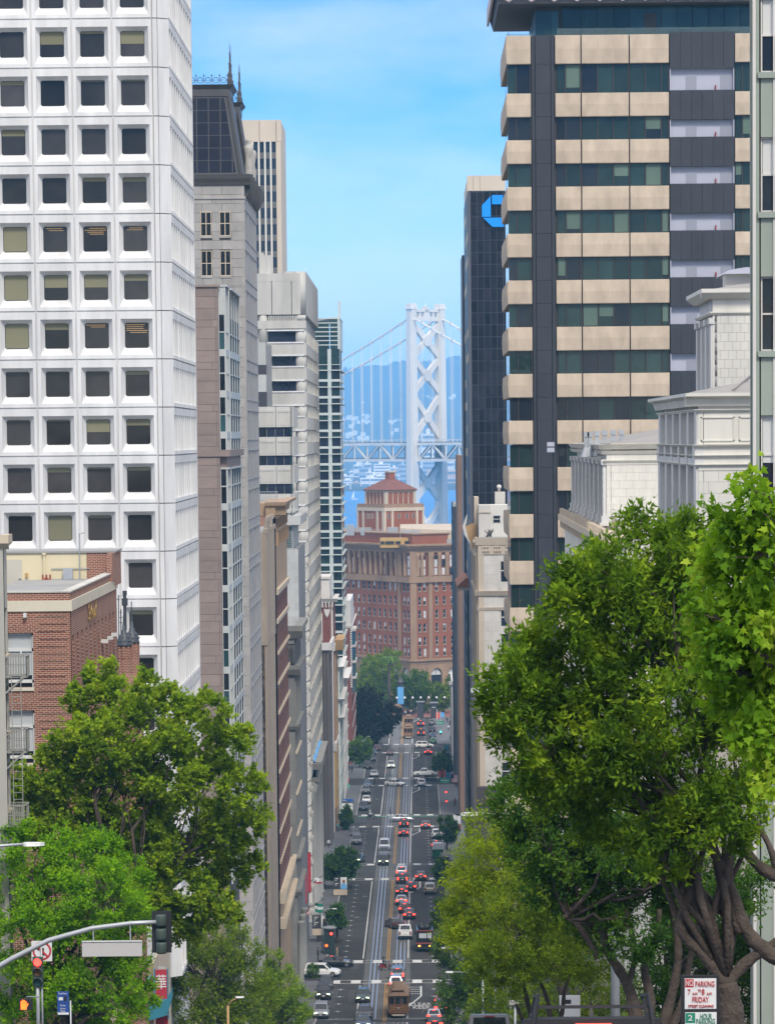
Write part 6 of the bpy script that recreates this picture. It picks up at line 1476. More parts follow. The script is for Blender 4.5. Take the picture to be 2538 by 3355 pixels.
for i in range(44):
 px=random.uniform(1120,1560);w=random.uniform(9,34);py=random.choice((random.uniform(1512,1560),random.uniform(1555,1606)))
 Y=float(np.interp(py,[1500,1610],[7800,6020]))+random.uniform(-60,60)
 far_building(px-w/2,px+w/2,py,Y,random.choice(M_far[:1]*4+M_far),'small pale building in the built-up strip along the far shore',2)
for i,px in enumerate((1148,1212,1380,1306)):
 Y=6040;x=xY(px,1600,Y);zt=zY(px,(1548,1550,1405,1560)[i],Y)
 t=thing('light_mast',['thin white port mast at the left of the far shore','thin white mast behind the red-roofed tower','thin tall mast rising between the bridge tower legs','thin white mast left of the bridge leg'][i],'mast',(x,Y,2),'masts on the far shore')
 MB().tube([(x,Y,0),(x,Y,zt)],[.9,.6],6).obj('pole',M_far[0],t);MB().abox(x-2.6,x+2.6,Y-1,Y+1,zt,zt+2.2).obj('lamp_head',M_far[0],t)
p=atY(1161,1637,5000);p=CAM+(p-CAM)*(82/(82-p.z))if p.z<82 else p
t=thing('sailing_boat','small white sailing boat on the blue bay','boat',(p.x,p.y,0))
MB().hull([(p.x-5,p.y-1.5,1.4),(p.x+5,p.y,1.4),(p.x-5,p.y+1.5,1.4)],[(p.x-4,p.y-1,-.3),(p.x+3.4,p.y,-.3),(p.x-4,p.y+1,-.3)]).obj('hull',M_house,t)
MB().tube([(p.x,p.y,1),(p.x,p.y,13)],.12,5).obj('mast',M_steel,t)
MB().hull([(p.x-.3,p.y,2.4),(p.x-4.4,p.y,2.6),(p.x-.3,p.y,12.6)],[(p.x-.3,p.y+.1,2.4),(p.x-4.4,p.y+.1,2.6),(p.x-.3,p.y+.1,12.6)]).obj('sail',M_house,t)
# --------- trees
def leaf_mat(name,dark,mid,light,trans=.40,rough=.55):
 m=bpy.data.materials.new(name);m.use_nodes=True;nt=m.node_tree;b=nt.nodes['Principled BSDF'];out=[n for n in nt.nodes if n.type=='OUTPUT_MATERIAL'][0]
 geo=nt.nodes.new('ShaderNodeNewGeometry');rp=nt.nodes.new('ShaderNodeValToRGB');e=rp.color_ramp.elements
 e[0].position=0;e[0].color=(*dark,1);e[1].position=1;e[1].color=(*light,1);k=rp.color_ramp.elements.new(.55);k.color=(*mid,1)
 nz=nt.nodes.new('ShaderNodeTexNoise');nz.inputs['Scale'].default_value=1.5;nz.inputs['Detail'].default_value=4;NL(nt,geo.outputs['Position'],nz.inputs['Vector'])
 ma=nt.nodes.new('ShaderNodeMath');ma.operation='MULTIPLY_ADD';ma.inputs[1].default_value=.34;ma.use_clamp=True
 mb_=nt.nodes.new('ShaderNodeMath');mb_.operation='MULTIPLY_ADD';mb_.inputs[1].default_value=1.7;mb_.inputs[2].default_value=-.56
 NL(nt,nz.outputs['Fac'],mb_.inputs[0]);NL(nt,geo.outputs['Random Per Island'],ma.inputs[0]);NL(nt,mb_.outputs[0],ma.inputs[2]);NL(nt,ma.outputs[0],rp.inputs['Fac'])
 NL(nt,rp.outputs['Color'],b.inputs['Base Color']);b.inputs['Roughness'].default_value=rough;b.inputs['Specular IOR Level'].default_value=.05
 tr=nt.nodes.new('ShaderNodeBsdfTranslucent');mixs=nt.nodes.new('ShaderNodeMixShader');mixs.inputs[0].default_value=trans
 g=nt.nodes.new('ShaderNodeMixRGB');g.blend_type='MULTIPLY';g.inputs['Fac'].default_value=1;g.inputs['Color2'].default_value=(1.5,1.45,.5,1);NL(nt,rp.outputs['Color'],g.inputs['Color1']);NL(nt,g.outputs['Color'],tr.inputs['Color'])
 NL(nt,b.outputs['BSDF'],mixs.inputs[1]);NL(nt,tr.outputs['BSDF'],mixs.inputs[2]);NL(nt,mixs.outputs['Shader'],out.inputs['Surface'])
 return m
def unit(a):return a/np.maximum(np.linalg.norm(a,axis=1,keepdims=True),1e-6)
STAR=np.array([(0,0),(.16,.05),(.50,-.05),(.36,.22),(.56,.48),(.28,.46),(.20,.62),(0,1.0),(-.20,.62),(-.28,.46),(-.56,.48),(-.36,.22),(-.50,-.05),(-.16,.05)])
def foliage(C,R,n,k,twig,L,W,mat_,seed,shape='oval',up=.35,shell=.5,flat=1.0,hang=0.0,lump=.25,wild=.55):
 rng=np.random.default_rng(seed);C=np.array(C);R=np.array(R)
 w=R**2;idx=rng.choice(len(R),n,p=w/w.sum())
 d=unit(rng.normal(size=(n,3)));rad=R[idx]*(shell+(1-shell)*rng.random(n)**.6)*(1+lump*rng.normal(size=n)*.5)
 K=15;sd_=unit(rng.normal(size=(len(R),K,3)).reshape(-1,3)).reshape(len(R),K,3);sr=R[:,None]*(shell+(1-shell)*rng.random((len(R),K))**.5)
 kk=rng.integers(0,K,n);loose=rng.random(n)<.13
 pos=C[idx]+np.where(loose[:,None],d*rad[:,None],sd_[idx,kk]*sr[idx,kk][:,None]+rng.normal(size=(n,3))*(R[idx]*.145)[:,None])*np.array([1,1,flat])
 d=unit(pos-C[idx])
 ax=unit(d*.75+np.array([0,0,up])+rng.normal(size=(n,3))*.45)
 P=np.repeat(pos,k,0);A=np.repeat(ax,k,0);m=n*k
 t=np.tile(np.linspace(0,1,k),n)+rng.normal(size=m)*.08
 P=P+A*(t[:,None]-.2)*twig+rng.normal(size=(m,3))*twig*.12
 ld=unit(A*.65+unit(rng.normal(size=(m,3)))*.85+np.array([0,0,-hang]))
 nn=np.array([0,0,.9])+rng.normal(size=(m,3))*wild+A*.2;nn=unit(nn-ld*np.sum(nn*ld,1,keepdims=True));sd=np.cross(ld,nn)
 s=(rng.random(m)*.55+.65)[:,None]
 if shape=='oval':
  V=np.stack([P,P+ld*L*.42*s+sd*W*.5*s-nn*W*.14*s,P+ld*L*s-nn*L*.08*s,P+ld*L*.42*s-sd*W*.5*s-nn*W*.14*s],1).reshape(-1,3)
  b=np.arange(m)*4;Fq=np.concatenate([np.stack([b,b+1,b+2],1),np.stack([b,b+2,b+3],1)])
 else:
  q=len(STAR);dr=-nn*(np.abs(rng.normal(size=(m,1)))*.12)
  V=np.stack([P+sd*W*s*STAR[i,0]*1.0+ld*L*s*STAR[i,1]+dr*L*(abs(STAR[i,0])*2)for i in range(q)],1).reshape(-1,3)
  b=(np.arange(m)*q)[:,None];Fq=np.concatenate([b+np.array([[0,i,i+1]])for i in range(1,q-1)])
 return npmesh('crown',V,Fq,mat_),pos
M_bark=mat('grey_brown_bark',(.085,.063,.047),.9,.45,3.5,1,0,.9,14);M_bark2=mat('dark_bark',(.085,.065,.05),.9,.3,3,1,0,.8,12)
def limb(a,b,r0,r1,seed,n=6,wob=.12):
 rng=random.Random(seed);a,b=Vector(a),Vector(b);L=(b-a).length;P=[]
 for i in range(n+1):
  f=i/n;o=Vector((rng.gauss(0,1),rng.gauss(0,1),rng.gauss(0,.6)))*L*wob*math.sin(math.pi*f)*.5
  P.append(a.lerp(b,f)+o+Vector((0,0,L*.10*math.sin(math.pi*f))))
 return P,[r0+(r1-r0)*i/n for i in range(n+1)]
def tree(name,label,base,D,blobs,leaf,n,k,twig,L,W,seed,bark=None,shape='oval',group=None,trunk_r=.22,fork=.35,depth=1.0,limbs=None,cat='tree',**kw):
 """blobs: (px, py, r_px[, dD]) clumps of the crown as seen in the picture at distance D"""
 rng=random.Random(seed);C,R=[],[]
 for bl in blobs:
  dd=bl[3]if len(bl)>3 else rng.uniform(-1,1)*depth
  p=atY(bl[0],bl[1],D+dd);C.append(tuple(p));R.append(bl[2]*1.12*D/F)
 bz=gz(base[1])-.1
 t=thing(name,label,cat,(base[0],base[1],bz+.1),group)
 me,pos=foliage(C,R,int(n*1.35),k,twig,L,W,leaf,seed,shape,**kw);link('crown',me,t)
 cz=sorted(C,key=lambda c:c[2]);low=cz[0][2];top=cz[-1][2]
 cen=Vector((sum(c[0]for c in C)/len(C),sum(c[1]for c in C)/len(C),0))
 B=Vector((base[0],base[1],bz));hf=bz+(low-bz)*.75 if low-bz>1 else bz+.5
 f=Vector((B.x+(cen.x-B.x)*fork*.5,B.y+(cen.y-B.y)*fork*.5,hf));bark=bark or M_bark2
 if limbs:f=atY(*limbs[0][0][-1],D);trunk_r*=.5
 else:m=MB();P,Rr=limb(B,f,trunk_r*1.15,trunk_r*.85,seed,5,.06);m.tube(P,Rr,10);m.obj('trunk',bark,t,True)
 m=MB();big=sorted(range(len(C)),key=lambda i:-R[i])[:14]
 for j,i in enumerate(big):
  P,Rr=limb(f,C[i],trunk_r*.55,trunk_r*.12,seed*31+j,6,.16);m.tube(P,Rr,7)
  for q in range(4):
   e=Vector(C[i])+Vector((rng.gauss(0,1),rng.gauss(0,1),rng.gauss(.3,1))).normalized()*R[i]*.9
   P2,R2=limb(P[3+q%3],e,trunk_r*.16,trunk_r*.03,seed*77+j*5+q,4,.15);m.tube(P2,R2,5)
 m.obj('limb',bark,t,True)
 if limbs:
  for pts,r0,r1 in limbs:
   Q=[atY(px,py,D+(q[0]if q else 0))for px,py,*q in pts];m=MB()
   S=[]
   for i in range(len(Q)-1):
    a,b_,c,d_=Q[max(i-1,0)],Q[i],Q[i+1],Q[min(i+2,len(Q)-1)]
    for u in(0,.25,.5,.75):S.append(.5*((2*b_)+(c-a)*u+(2*a-5*b_+4*c-d_)*u*u+(3*b_-a-3*c+d_)*u**3))
   S.append(Q[-1]);m.tube(S,[(r0+(r1-r0)*i/(len(S)-1))*.78*(1+.10*math.sin(i*2.3)+.05*math.sin(i*5.1))for i in range(len(S))],10);m.obj('limb',M_bark,t,True)
 return t
G_fic=leaf_mat('ficus_leaf',(0.028,0.075,0.010),(0.140,0.250,0.016),(0.440,0.540,0.030))
G_ficd=leaf_mat('dark_ficus_leaf',(0.018,0.055,0.012),(0.065,0.150,0.020),(0.190,0.290,0.030))
G_yel=leaf_mat('yellow_green_leaf',(0.100,0.160,0.010),(0.280,0.380,0.012),(0.560,0.600,0.020))
G_mid=leaf_mat('olive_leaf',(0.055,0.105,0.010),(0.180,0.270,0.016),(0.380,0.450,0.030))
G_map=leaf_mat('maple_leaf',(0.055,0.150,0.012),(0.200,0.360,0.022),(0.520,0.600,0.070),.42)
G_syc=leaf_mat('sycamore_leaf',(0.060,0.135,0.010),(0.250,0.380,0.018),(0.520,0.580,0.040))
G_bri=leaf_mat('bright_dense_leaf',(0.060,0.180,0.006),(0.200,0.400,0.010),(0.400,0.580,0.020))
G_far=leaf_mat('far_tree_leaf',(0.040,0.090,0.020),(0.110,0.200,0.030),(0.220,0.310,0.040))
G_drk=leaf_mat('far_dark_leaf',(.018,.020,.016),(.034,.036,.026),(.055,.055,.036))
blA=[(1985,1960,150),(2120,1880,170),(2250,1830,120),(2290,1740,70),(2210,1800,90),(1880,2010,95),(1880,1900,60),(1805,2180,140),(1705,2260,110),(1675,2340,90),(1920,2200,190),(2090,2080,190),(2280,2020,170),(1755,2420,130),(1950,2430,180),(2130,2320,190),(2330,2260,170),(2240,2520,170),(2400,2480,130),(2050,2640,150),(1850,2580,120),(2330,2680,120),(2460,2350,110),(1815,2540,90),(2160,2760,110),(2400,2660,90),(2250,2700,80),(1715,2150,70)]
tree('ficus_tree','large ficus with glossy leaves overhanging the right pavement',(9.9,65),65,blA,G_fic,7200,9,.24,.14,.056,3,M_bark,trunk_r=.26,up=.7,shell=.55,depth=.9,limbs=[([(2400,3420),(2392,3300),(2380,3220)],.30,.24),([(2380,3230),(2310,3130),(2238,3060),(2238,2990),(2262,2900),(2240,2800),(2140,2680),(2060,2580)],.17,.05),([(2380,3225),(2450,3150),(2540,3090),(2640,3020)],.15,.09),([(2640,3190),(2500,3110),(2440,3040),(2400,2930),(2350,2820),(2290,2700),(2250,2560)],.20,.06),([(2620,2900),(2500,2850),(2420,2760),(2380,2690)],.16,.06),([(2420,3060),(2390,2900),(2400,2760),(2420,2600)],.11,.04),([(2262,2900),(2300,2800),(2330,2720)],.07,.03),([(2190,2360),(2170,2200),(2150,2050)],.04,.015),([(2560,2960),(2530,2800),(2470,2680)],.10,.05)])
blB=[(1800,2760,130),(1930,2820,150),(2070,2880,140),(1960,2960,110),(1850,2900,110),(2180,2850,120),(2060,2760,110),(2300,2900,90),(2190,2960,80),(1720,2660,100),(1900,2680,120),(2420,2900,100),(1990,3060,60),(2090,3060,70)]
tree('ficus_tree','darker ficus with several bare grey stems behind the parking sign',(9.8,82),82,blB,G_ficd,4200,8,.26,.13,.055,5,M_bark,group=None,trunk_r=.2,shell=.5,depth=1.2,limbs=[([(2100,3450),(2080,3300),(2040,3200),(1990,3120),(1960,3040),(1860,3010)],.19,.07),([(2110,3450),(2130,3280),(2110,3170),(2150,3080),(2160,2980)],.16,.07),([(2140,3460),(2190,3300),(2220,3150),(2210,3020),(2180,2900)],.18,.06),([(2150,3460),(2230,3300),(2260,3140),(2300,2980)],.14,.06),([(2090,3440),(2060,3250),(2080,3120),(2050,2980)],.12,.05),([(1960,3140),(1900,3040),(1850,3000)],.10,.07)])
blC=[(1690,2700,85),(1615,2750,90),(1565,2830,85),(1520,2880,55),(1510,2960,50),(1640,2860,130),(1750,2820,110),(1560,2960,90)]
tree('ficus_tree','yellow-green bushy street tree leaning over the traffic from the right',(9.7,128),128,blC+[(1480,3060,45),(1540,3060,75),(1600,3030,80)],G_yel,4600,7,.24,.10,.05,7,trunk_r=.2,shell=.6,depth=1.2)
blD=[(1760,2930,110),(1830,3020,100),(1700,3020,120),(1640,3110,95),(1760,3110,100),(1590,3160,70),(1850,3150,80),(1700,3190,70),(1930,3130,70),(1980,3200,60)]
tree('ficus_tree','olive-green street tree with pale forked stems above the parked pickup',(9.6,112),112,blD,G_mid,4200,7,.24,.11,.05,9,M_bark,trunk_r=.2,shell=.55,depth=1.3,limbs=[([(1780,3440),(1740,3330),(1715,3230),(1700,3140)],.13,.05),([(1790,3440),(1800,3310),(1770,3220),(1740,3160)],.11,.05),([(1800,3440),(1840,3320),(1850,3240),(1880,3170)],.11,.05),([(1760,3430),(1710,3340),(1690,3290)],.09,.06)])
tree('ficus_tree','low green street tree behind the tall grey pole on the right',(9.8,175),175,[(1930,3240,80),(1990,3290,70),(1860,3270,80),(1790,3290,80),(1700,3290,80),(1640,3260,60),(1900,3340,70),(2010,3340,80),(1740,3350,70),(2080,3300,60),(2150,3330,60),(1600,3330,70),(2250,3330,60),(2330,3290,60)],G_mid,3300,7,.3,.13,.07,13,trunk_r=.18,shell=.5)
tree('street_tree','dark green street tree hiding the right kerb lanes near the bottom',(9.9,330),330,[(1490,3030,45),(1540,3060,60),(1465,3110,42),(1530,3150,70),(1490,3210,55),(1560,3240,70),(1530,3310,60),(1590,3320,70),(1470,3270,30),(1600,3180,60)],G_far,3800,7,.5,.24,.13,17,trunk_r=.22,shell=.55)
tree('street_tree','small dark street tree beside the black truck on the right',(9.9,420),420,[(1462,2990,26),(1440,3020,22),(1480,3030,30),(1500,2970,24),(1445,2960,16)],G_far,1300,6,.5,.26,.14,18,trunk_r=.2,shell=.5)
tree('ficus_tree','dark ficus filling the space behind the big trunk at the lower right',(10.4,104),104,[(2230,3010,90),(2330,3060,100),(2440,2990,110),(2520,3080,100),(2270,3170,80),(2400,3180,90),(2500,3220,80),(2160,3120,60),(2340,3290,80),(2480,3330,80),(2200,3260,70),(2120,3220,60),(2250,3350,60),(2560,2950,110)],G_ficd,4200,7,.28,.13,.055,15,trunk_r=.16,shell=.5)
blP=[(2470,1800,100),(2400,1890,85),(2500,1960,120),(2330,2050,65),(2430,2080,100),(2520,2180,120),(2450,2270,85),(2530,2400,100),(2360,2180,50),(2280,1990,35),(2490,1640,55),(2440,1550,28),(2540,1700,80),(2380,1700,28),(2350,1780,28),(2240,1960,22),(2480,2420,45),(2530,2560,50)]
tree('maple_tree','light green maple with large pointed leaves at the right edge',(9.6,36),34,blP,G_map,1350,4,.20,.088,.080,21,M_bark,'star',trunk_r=.16,shell=.25,lump=.5,wild=1.3,depth=.5,up=.1,hang=.45)
blL=[(330,2210,45),(285,2290,60),(360,2290,65),(480,2250,38),(560,2300,48),(460,2390,95),(610,2390,80),(690,2330,50),(330,2450,95),(225,2450,75),(165,2540,70),(750,2450,55),(800,2420,35),(550,2520,105),(690,2560,90),(415,2580,110),(265,2610,90),(125,2640,75),(75,2700,60),(780,2590,55),(590,2680,105),(730,2730,80),(805,2720,48),(830,2840,34),(670,2840,80),(510,2790,95),(750,2880,52),(610,2920,70),(40,2610,45),(400,2740,80),(690,2960,60),(760,3000,30),(620,3020,55),(540,2950,70),(560,3050,40),(60,2560,55),(20,2680,60),(840,2560,32),(850,2680,34),(180,2720,80),(330,2740,80),(470,2950,70)]
tree('sycamore_tree','tall sycamore in front of the brick building on the left',(-9.9,166),166,blL,G_syc,11500,7,.30,.17,.15,23,shape='star',trunk_r=.28,shell=.5,depth=2.0)
blM=[(120,2800,95),(280,2850,110),(60,2930,100),(200,2970,115),(350,2960,100),(425,2880,60),(95,3080,105),(260,3100,110),(395,3090,85),(450,3000,50),(30,2770,55),(330,3220,85),(180,3230,95),(50,3230,80),(440,3190,60),(400,3290,70),(250,3330,90),(110,3340,80),(480,3270,45)]
tree('dense_green_tree','dense bright green tree behind the traffic signals on the left',(-9.9,152),152,blM,G_bri,10500,7,.22,.13,.085,27,trunk_r=.24,shell=.6,depth=1.4)
tree('street_tree','olive green tree under the signal mast at the lower left',(-9.9,268),268,[(575,3100,50),(600,3050,40),(640,3090,55),(710,3080,65),(780,3120,70),(600,3170,65),(690,3180,85),(800,3210,80),(620,3280,80),(730,3290,85),(840,3290,60),(560,3250,40),(560,3330,50),(680,3360,80),(810,3360,70)],G_mid,5200,7,.4,.18,.10,31,trunk_r=.24,shell=.55)
tree('street_tree','rounded green tree hiding the left pavement at the bottom',(-9.9,338),338,[(880,3200,45),(930,3230,50),(970,3280,40),(890,3280,60),(950,3330,50),(870,3350,60),(990,3330,25),(900,3140,20)],G_syc,2900,7,.45,.2,.12,33,trunk_r=.22,shell=.55)
tree('shrub','small clipped shrub at the corner in front of the white car',(-9.6,gnd(1026,3205).y),gnd(1026,3205).y,[(1022,3182,19),(1030,3190,17)],G_far,260,6,.25,.18,.1,35,trunk_r=.06,cat='shrub')
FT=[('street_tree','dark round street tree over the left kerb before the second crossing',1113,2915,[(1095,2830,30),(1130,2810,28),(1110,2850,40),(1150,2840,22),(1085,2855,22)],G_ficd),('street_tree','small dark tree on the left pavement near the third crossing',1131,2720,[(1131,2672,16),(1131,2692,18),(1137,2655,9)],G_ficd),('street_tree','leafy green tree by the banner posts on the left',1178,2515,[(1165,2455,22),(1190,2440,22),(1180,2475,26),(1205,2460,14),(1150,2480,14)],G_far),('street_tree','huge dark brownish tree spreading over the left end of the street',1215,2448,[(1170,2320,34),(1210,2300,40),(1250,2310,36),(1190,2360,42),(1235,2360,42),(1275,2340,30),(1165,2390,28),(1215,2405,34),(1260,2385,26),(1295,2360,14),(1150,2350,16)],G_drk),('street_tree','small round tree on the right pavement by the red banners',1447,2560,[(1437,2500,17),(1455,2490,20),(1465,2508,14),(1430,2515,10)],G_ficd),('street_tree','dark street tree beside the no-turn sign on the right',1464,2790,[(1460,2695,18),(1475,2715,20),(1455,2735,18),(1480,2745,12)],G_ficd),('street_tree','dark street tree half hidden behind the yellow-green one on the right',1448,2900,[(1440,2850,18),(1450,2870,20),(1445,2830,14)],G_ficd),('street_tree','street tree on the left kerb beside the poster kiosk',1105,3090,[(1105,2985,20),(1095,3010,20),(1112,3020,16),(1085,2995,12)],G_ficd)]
for i,(nm,lb,bx,by,bl,lf)in enumerate(FT):
 g=gnd(bx,by);D=g.y;n=int(sum(b[2]**2 for b in bl)*.42)+120
 tree(nm,lb,(g.x,g.y),D,bl,lf,min(n,3600),5,.5,.45*D/900+.1,.28*D/900+.05,41+i,trunk_r=.2,shell=.5,depth=1.5)
PT=[('plaza_tree','bright green plaza tree before the arched brick landmark',1350,1108,[(1330,2250,34),(1365,2230,36),(1350,2290,38),(1395,2270,30),(1318,2290,22),(1385,2305,24)],G_far),('plaza_tree','olive plaza tree left of the square before the brick landmark',1215,1112,[(1200,2220,34),(1240,2200,34),(1180,2260,34),(1225,2255,40),(1265,2240,30),(1280,2280,24),(1160,2230,24)],G_mid),('plaza_tree','thin plaza tree by the arched window at the right',1452,1108,[(1440,2260,22),(1465,2280,24),(1430,2295,22),(1470,2240,16),(1455,2310,20)],G_mid),('plaza_tree','tall loose tree behind the dark brown one at the street end',1260,1116,[(1250,2165,24),(1290,2190,22),(1215,2175,22),(1300,2150,14),(1270,2145,16)],G_mid),('plaza_tree','green canopy rising over the dark brown tree',1195,1095,[(1175,2285,24),(1205,2270,24),(1235,2285,22)],G_far)]
for i,(nm,lb,bx,D,bl,lf)in enumerate(PT):
 tree(nm,lb,(xY(bx,2330,D),D),D,bl,lf,int(sum(b[2]**2 for b in bl)*.25)+100,5,.7,.6,.36,61+i,trunk_r=.25,shell=.35,depth=2)
g=xY(1275,2300,1100);t=thing('palm_trunk','tall bare palm trunk in the square before the brick landmark','palm',(g,1100,gz(1100)))
MB().tube([(g,1100,gz(1100)-.2),(g,1100,zY(1275,2160,1100))],[.45,.3],9).obj('trunk',M_bark,t,True)
m=MB()
for k in range(16):
 a=k*2*math.pi/16;c=Vector((g,1100,zY(1275,2160,1100)));P=[c,c+Vector((math.cos(a)*1.2,math.sin(a)*1.2,.9)),c+Vector((math.cos(a)*2.4,math.sin(a)*2.4,.4)),c+Vector((math.cos(a)*3.0,math.sin(a)*3.0,-.9))]
 for p,q in zip(P[:-1],P[1:]):m.bar(p,q,.7,.04)
m.obj('fronds',G_far,t)
# --------- vehicles
def paint(name,col,metal=.0):
 return mat('car_paint_'+name,col,.28,.04,.5,1,0,0,8,metal,.4,.25)
PAINT=dict(black=paint('black',(.012,.012,.014)),dark=paint('charcoal',(.035,.037,.042),.3),grey=paint('grey',(.14,.145,.15),.4),silver=paint('silver',(.42,.43,.45),.6),white=paint('white',(.72,.72,.70)),blue=paint('blue',(.03,.075,.16),.3),navy=paint('navy',(.012,.022,.05),.2),red=paint('red',(.20,.015,.018)),maroon=paint('maroon',(.09,.012,.016),.2),beige=paint('beige',(.45,.39,.29),.3),green=paint('green',(.02,.20,.08)),brown=paint('brown',(.07,.05,.045),.3),teal=paint('dark_teal',(.025,.05,.055),.3))
PAINT['matte']=mat('car_paint_dusty_black',(.015,.016,.020),.6,.1,1,1,0,0,8,0,.15)
M_cglass=glass('car_glass',(.012,.015,.018),.03,.1,.1,.8);M_tyre=mat('tyre_rubber',(.018,.018,.019),.85,.1);M_rim=mat('alloy_rim',(.35,.35,.36),.35,.05,1,1,0,0,8,.7)
M_tail=glow('lit_tail_light',(1.0,.04,.02),3.2);M_tail0=mat('unlit_tail_light',(.20,.012,.012),.25,.05);M_head=glow('lit_headlight',(.85,1.0,.55),3.0);M_head0=mat('unlit_headlight',(.45,.47,.48),.2,.05);M_plate=mat('number_plate',(.55,.55,.53),.6,.1);M_trimk=mat('black_trim',(.02,.02,.02),.6,.1)
KINDS=dict(sedan=(4.7,1.84,1.45,.93,.88,1.00,-1.75,1.05,-.95,.25,.22,.33),suv=(4.7,1.92,1.72,1.06,1.04,1.08,-2.22,1.15,-2.0,.45,.26,.37),hatch=(4.2,1.78,1.52,.97,.94,1.0,-1.98,1.10,-1.62,.30,.22,.33),pickup=(5.6,2.0,1.88,1.16,1.14,1.14,-.55,1.35,-.35,.75,.32,.40),van=(5.1,2.0,2.05,1.12,1.06,1.12,-2.45,1.75,-2.35,.95,.26,.37),wagon=(4.8,1.85,1.58,.96,.92,1.0,-2.2,1.1,-1.85,.35,.22,.34))
CARM={}
def car_meshes(kind):
 if kind in CARM:return CARM[kind]
 L,W,H,belt,hood,rear,c0,c1,r0,r1,gc,wr=KINDS[kind];w=W/2;M={}
 st=[(-L/2,.80,gc+.18,rear-.16),(-L/2+.10,.93,gc+.05,rear-.02),(c0-.02,1.0,gc,rear if kind!='pickup' else belt),(-.3,1.0,gc,belt),(c1,1.0,gc,belt-.02),(L/2-.55,.97,gc,hood-.06),(L/2-.12,.88,gc+.04,hood-.20),(L/2,.74,gc+.14,hood-.34)]
 st.sort();m=MB();n=8
 for y,f,zb,zt in st:
  ww=w*f
  m.v+=[Vector(p)for p in((-ww*.88,y,zb),(-ww,y,zb+.12),(-ww,y,zb+(zt-zb)*.66),(-ww*.90,y,zt),(ww*.90,y,zt),(ww,y,zb+(zt-zb)*.66),(ww,y,zb+.12),(ww*.88,y,zb))]
 for i in range(len(st)-1):
  for k in range(n):m.f.append((i*n+k,i*n+(k+1)%n,(i+1)*n+(k+1)%n,(i+1)*n+k))
 m.f.append(tuple(range(n-1,-1,-1)));e=(len(st)-1)*n;m.f.append(tuple(range(e,e+n)))
 wb,wt=w*.90,w*(.70 if kind in('sedan','hatch','wagon')else .76);zb=belt-.04
 A=[(-wb,c0,zb),(wb,c0,zb),(wb,c1,zb),(-wb,c1,zb)];B=[(-wt,r0,H-.03),(wt,r0,H-.03),(wt,r1,H-.03),(-wt,r1,H-.03)]
 C2=[(-wt*.86,r0+.18,H),(wt*.86,r0+.18,H),(wt*.86,r1-.22,H),(-wt*.86,r1-.22,H)]
 m.hull(A,B);m.hull(B,C2)
 if kind=='pickup':
  bb=-L/2+.06;m.hull([(-w*.98,bb,belt-.02),(-w*.84,bb,belt-.02),(-w*.84,c0,belt-.02),(-w*.98,c0,belt-.02)],[(-w*.96,bb,belt+.10),(-w*.86,bb,belt+.10),(-w*.86,c0,belt+.10),(-w*.96,c0,belt+.10)]);m.hull([(w*.98,bb,belt-.02),(w*.84,bb,belt-.02),(w*.84,c0,belt-.02),(w*.98,c0,belt-.02)],[(w*.96,bb,belt+.10),(w*.86,bb,belt+.10),(w*.86,c0,belt+.10),(w*.96,c0,belt+.10)]);m.hull([(-w*.9,bb-.02,belt-.4),(w*.9,bb-.02,belt-.4),(w*.9,bb+.05,belt-.4),(-w*.9,bb+.05,belt-.4)],[(-w*.9,bb-.02,belt+.10),(w*.9,bb-.02,belt+.10),(w*.9,bb+.05,belt+.10),(-w*.9,bb+.05,belt+.10)])
 M['body']=m
 def quad(a,b,c,d,off,i0=.07,i1=.10):
  a,b,c,d=map(Vector,(a,b,c,d));nrm=(b-a).cross(d-a).normalized()*off
  P=lambda u,v:(a*(1-u)+b*u)*(1-v)+(d*(1-u)+c*u)*v
  q=[P(i0,i1),P(1-i0,i1),P(1-i0,1-i1),P(i0,1-i1)];return MB().hull([p+nrm for p in q],[p-nrm*.5 for p in q])
 M['windscreen']=quad(A[3],A[2],B[2],B[3],-.015 if False else .012,.05,.08)
 M['rear_window']=quad(A[1],A[0],B[0],B[1],.012,.10,.12)
 def side(s):
  i,j=(1,2)if s>0 else(0,3);a,b,c,d=map(Vector,(A[i],A[j],B[j],B[i]));o=Vector((s*.014,0,.004));mm=MB()
  for(u0,u1)in((.08,.47),(.52,.90)):
   P=lambda u,v:(a*(1-u)+b*u)*(1-v)+(d*(1-u)+c*u)*v
   q=[P(u0,.14),P(u1,.14),P(u1,.86),P(u0,.86)];mm.hull([p+o for p in q],[p-o for p in q])
  return mm
 M['side_window_l'],M['side_window_r']=side(-1),side(1)
 wm=MB();wd=.21
 P=[(-wd/2,.0),(-wd/2,wr-.03),(-wd/2+.03,wr),(wd/2-.03,wr),(wd/2,wr-.03),(wd/2,0)]
 def wheel():
  mm=MB();nn=16
  for x,r in P:mm.v+=[Vector((x,r*math.cos(2*math.pi*k/nn),r*math.sin(2*math.pi*k/nn)))for k in range(nn)]
  for i in range(len(P)-1):
   for k in range(nn):mm.f.append((i*nn+k,i*nn+(k+1)%nn,(i+1)*nn+(k+1)%nn,(i+1)*nn+k))
  return mm
 M['tyre']=wheel()
 rm=MB();rm.tube([(-wd/2-.012,0,0),(wd/2+.012,0,0)],wr*.62,10);M['rim']=rm
 M['headlight']=MB().hull([(-.20,0,-.07),(.20,0,-.07),(.17,0,.07),(-.20,0,.06)],[(-.20,-.22,-.07),(.20,-.12,-.07),(.17,-.12,.09),(-.20,-.22,.08)])
 th=.22 if kind in('suv','van','pickup')else .09;tw=.10 if kind in('suv','van','pickup')else .20
 M['taillight']=MB().abox(-tw,tw,-.04,.05,-th,th);M['plate']=MB().abox(-.17,.17,-.012,.012,-.08,.08)
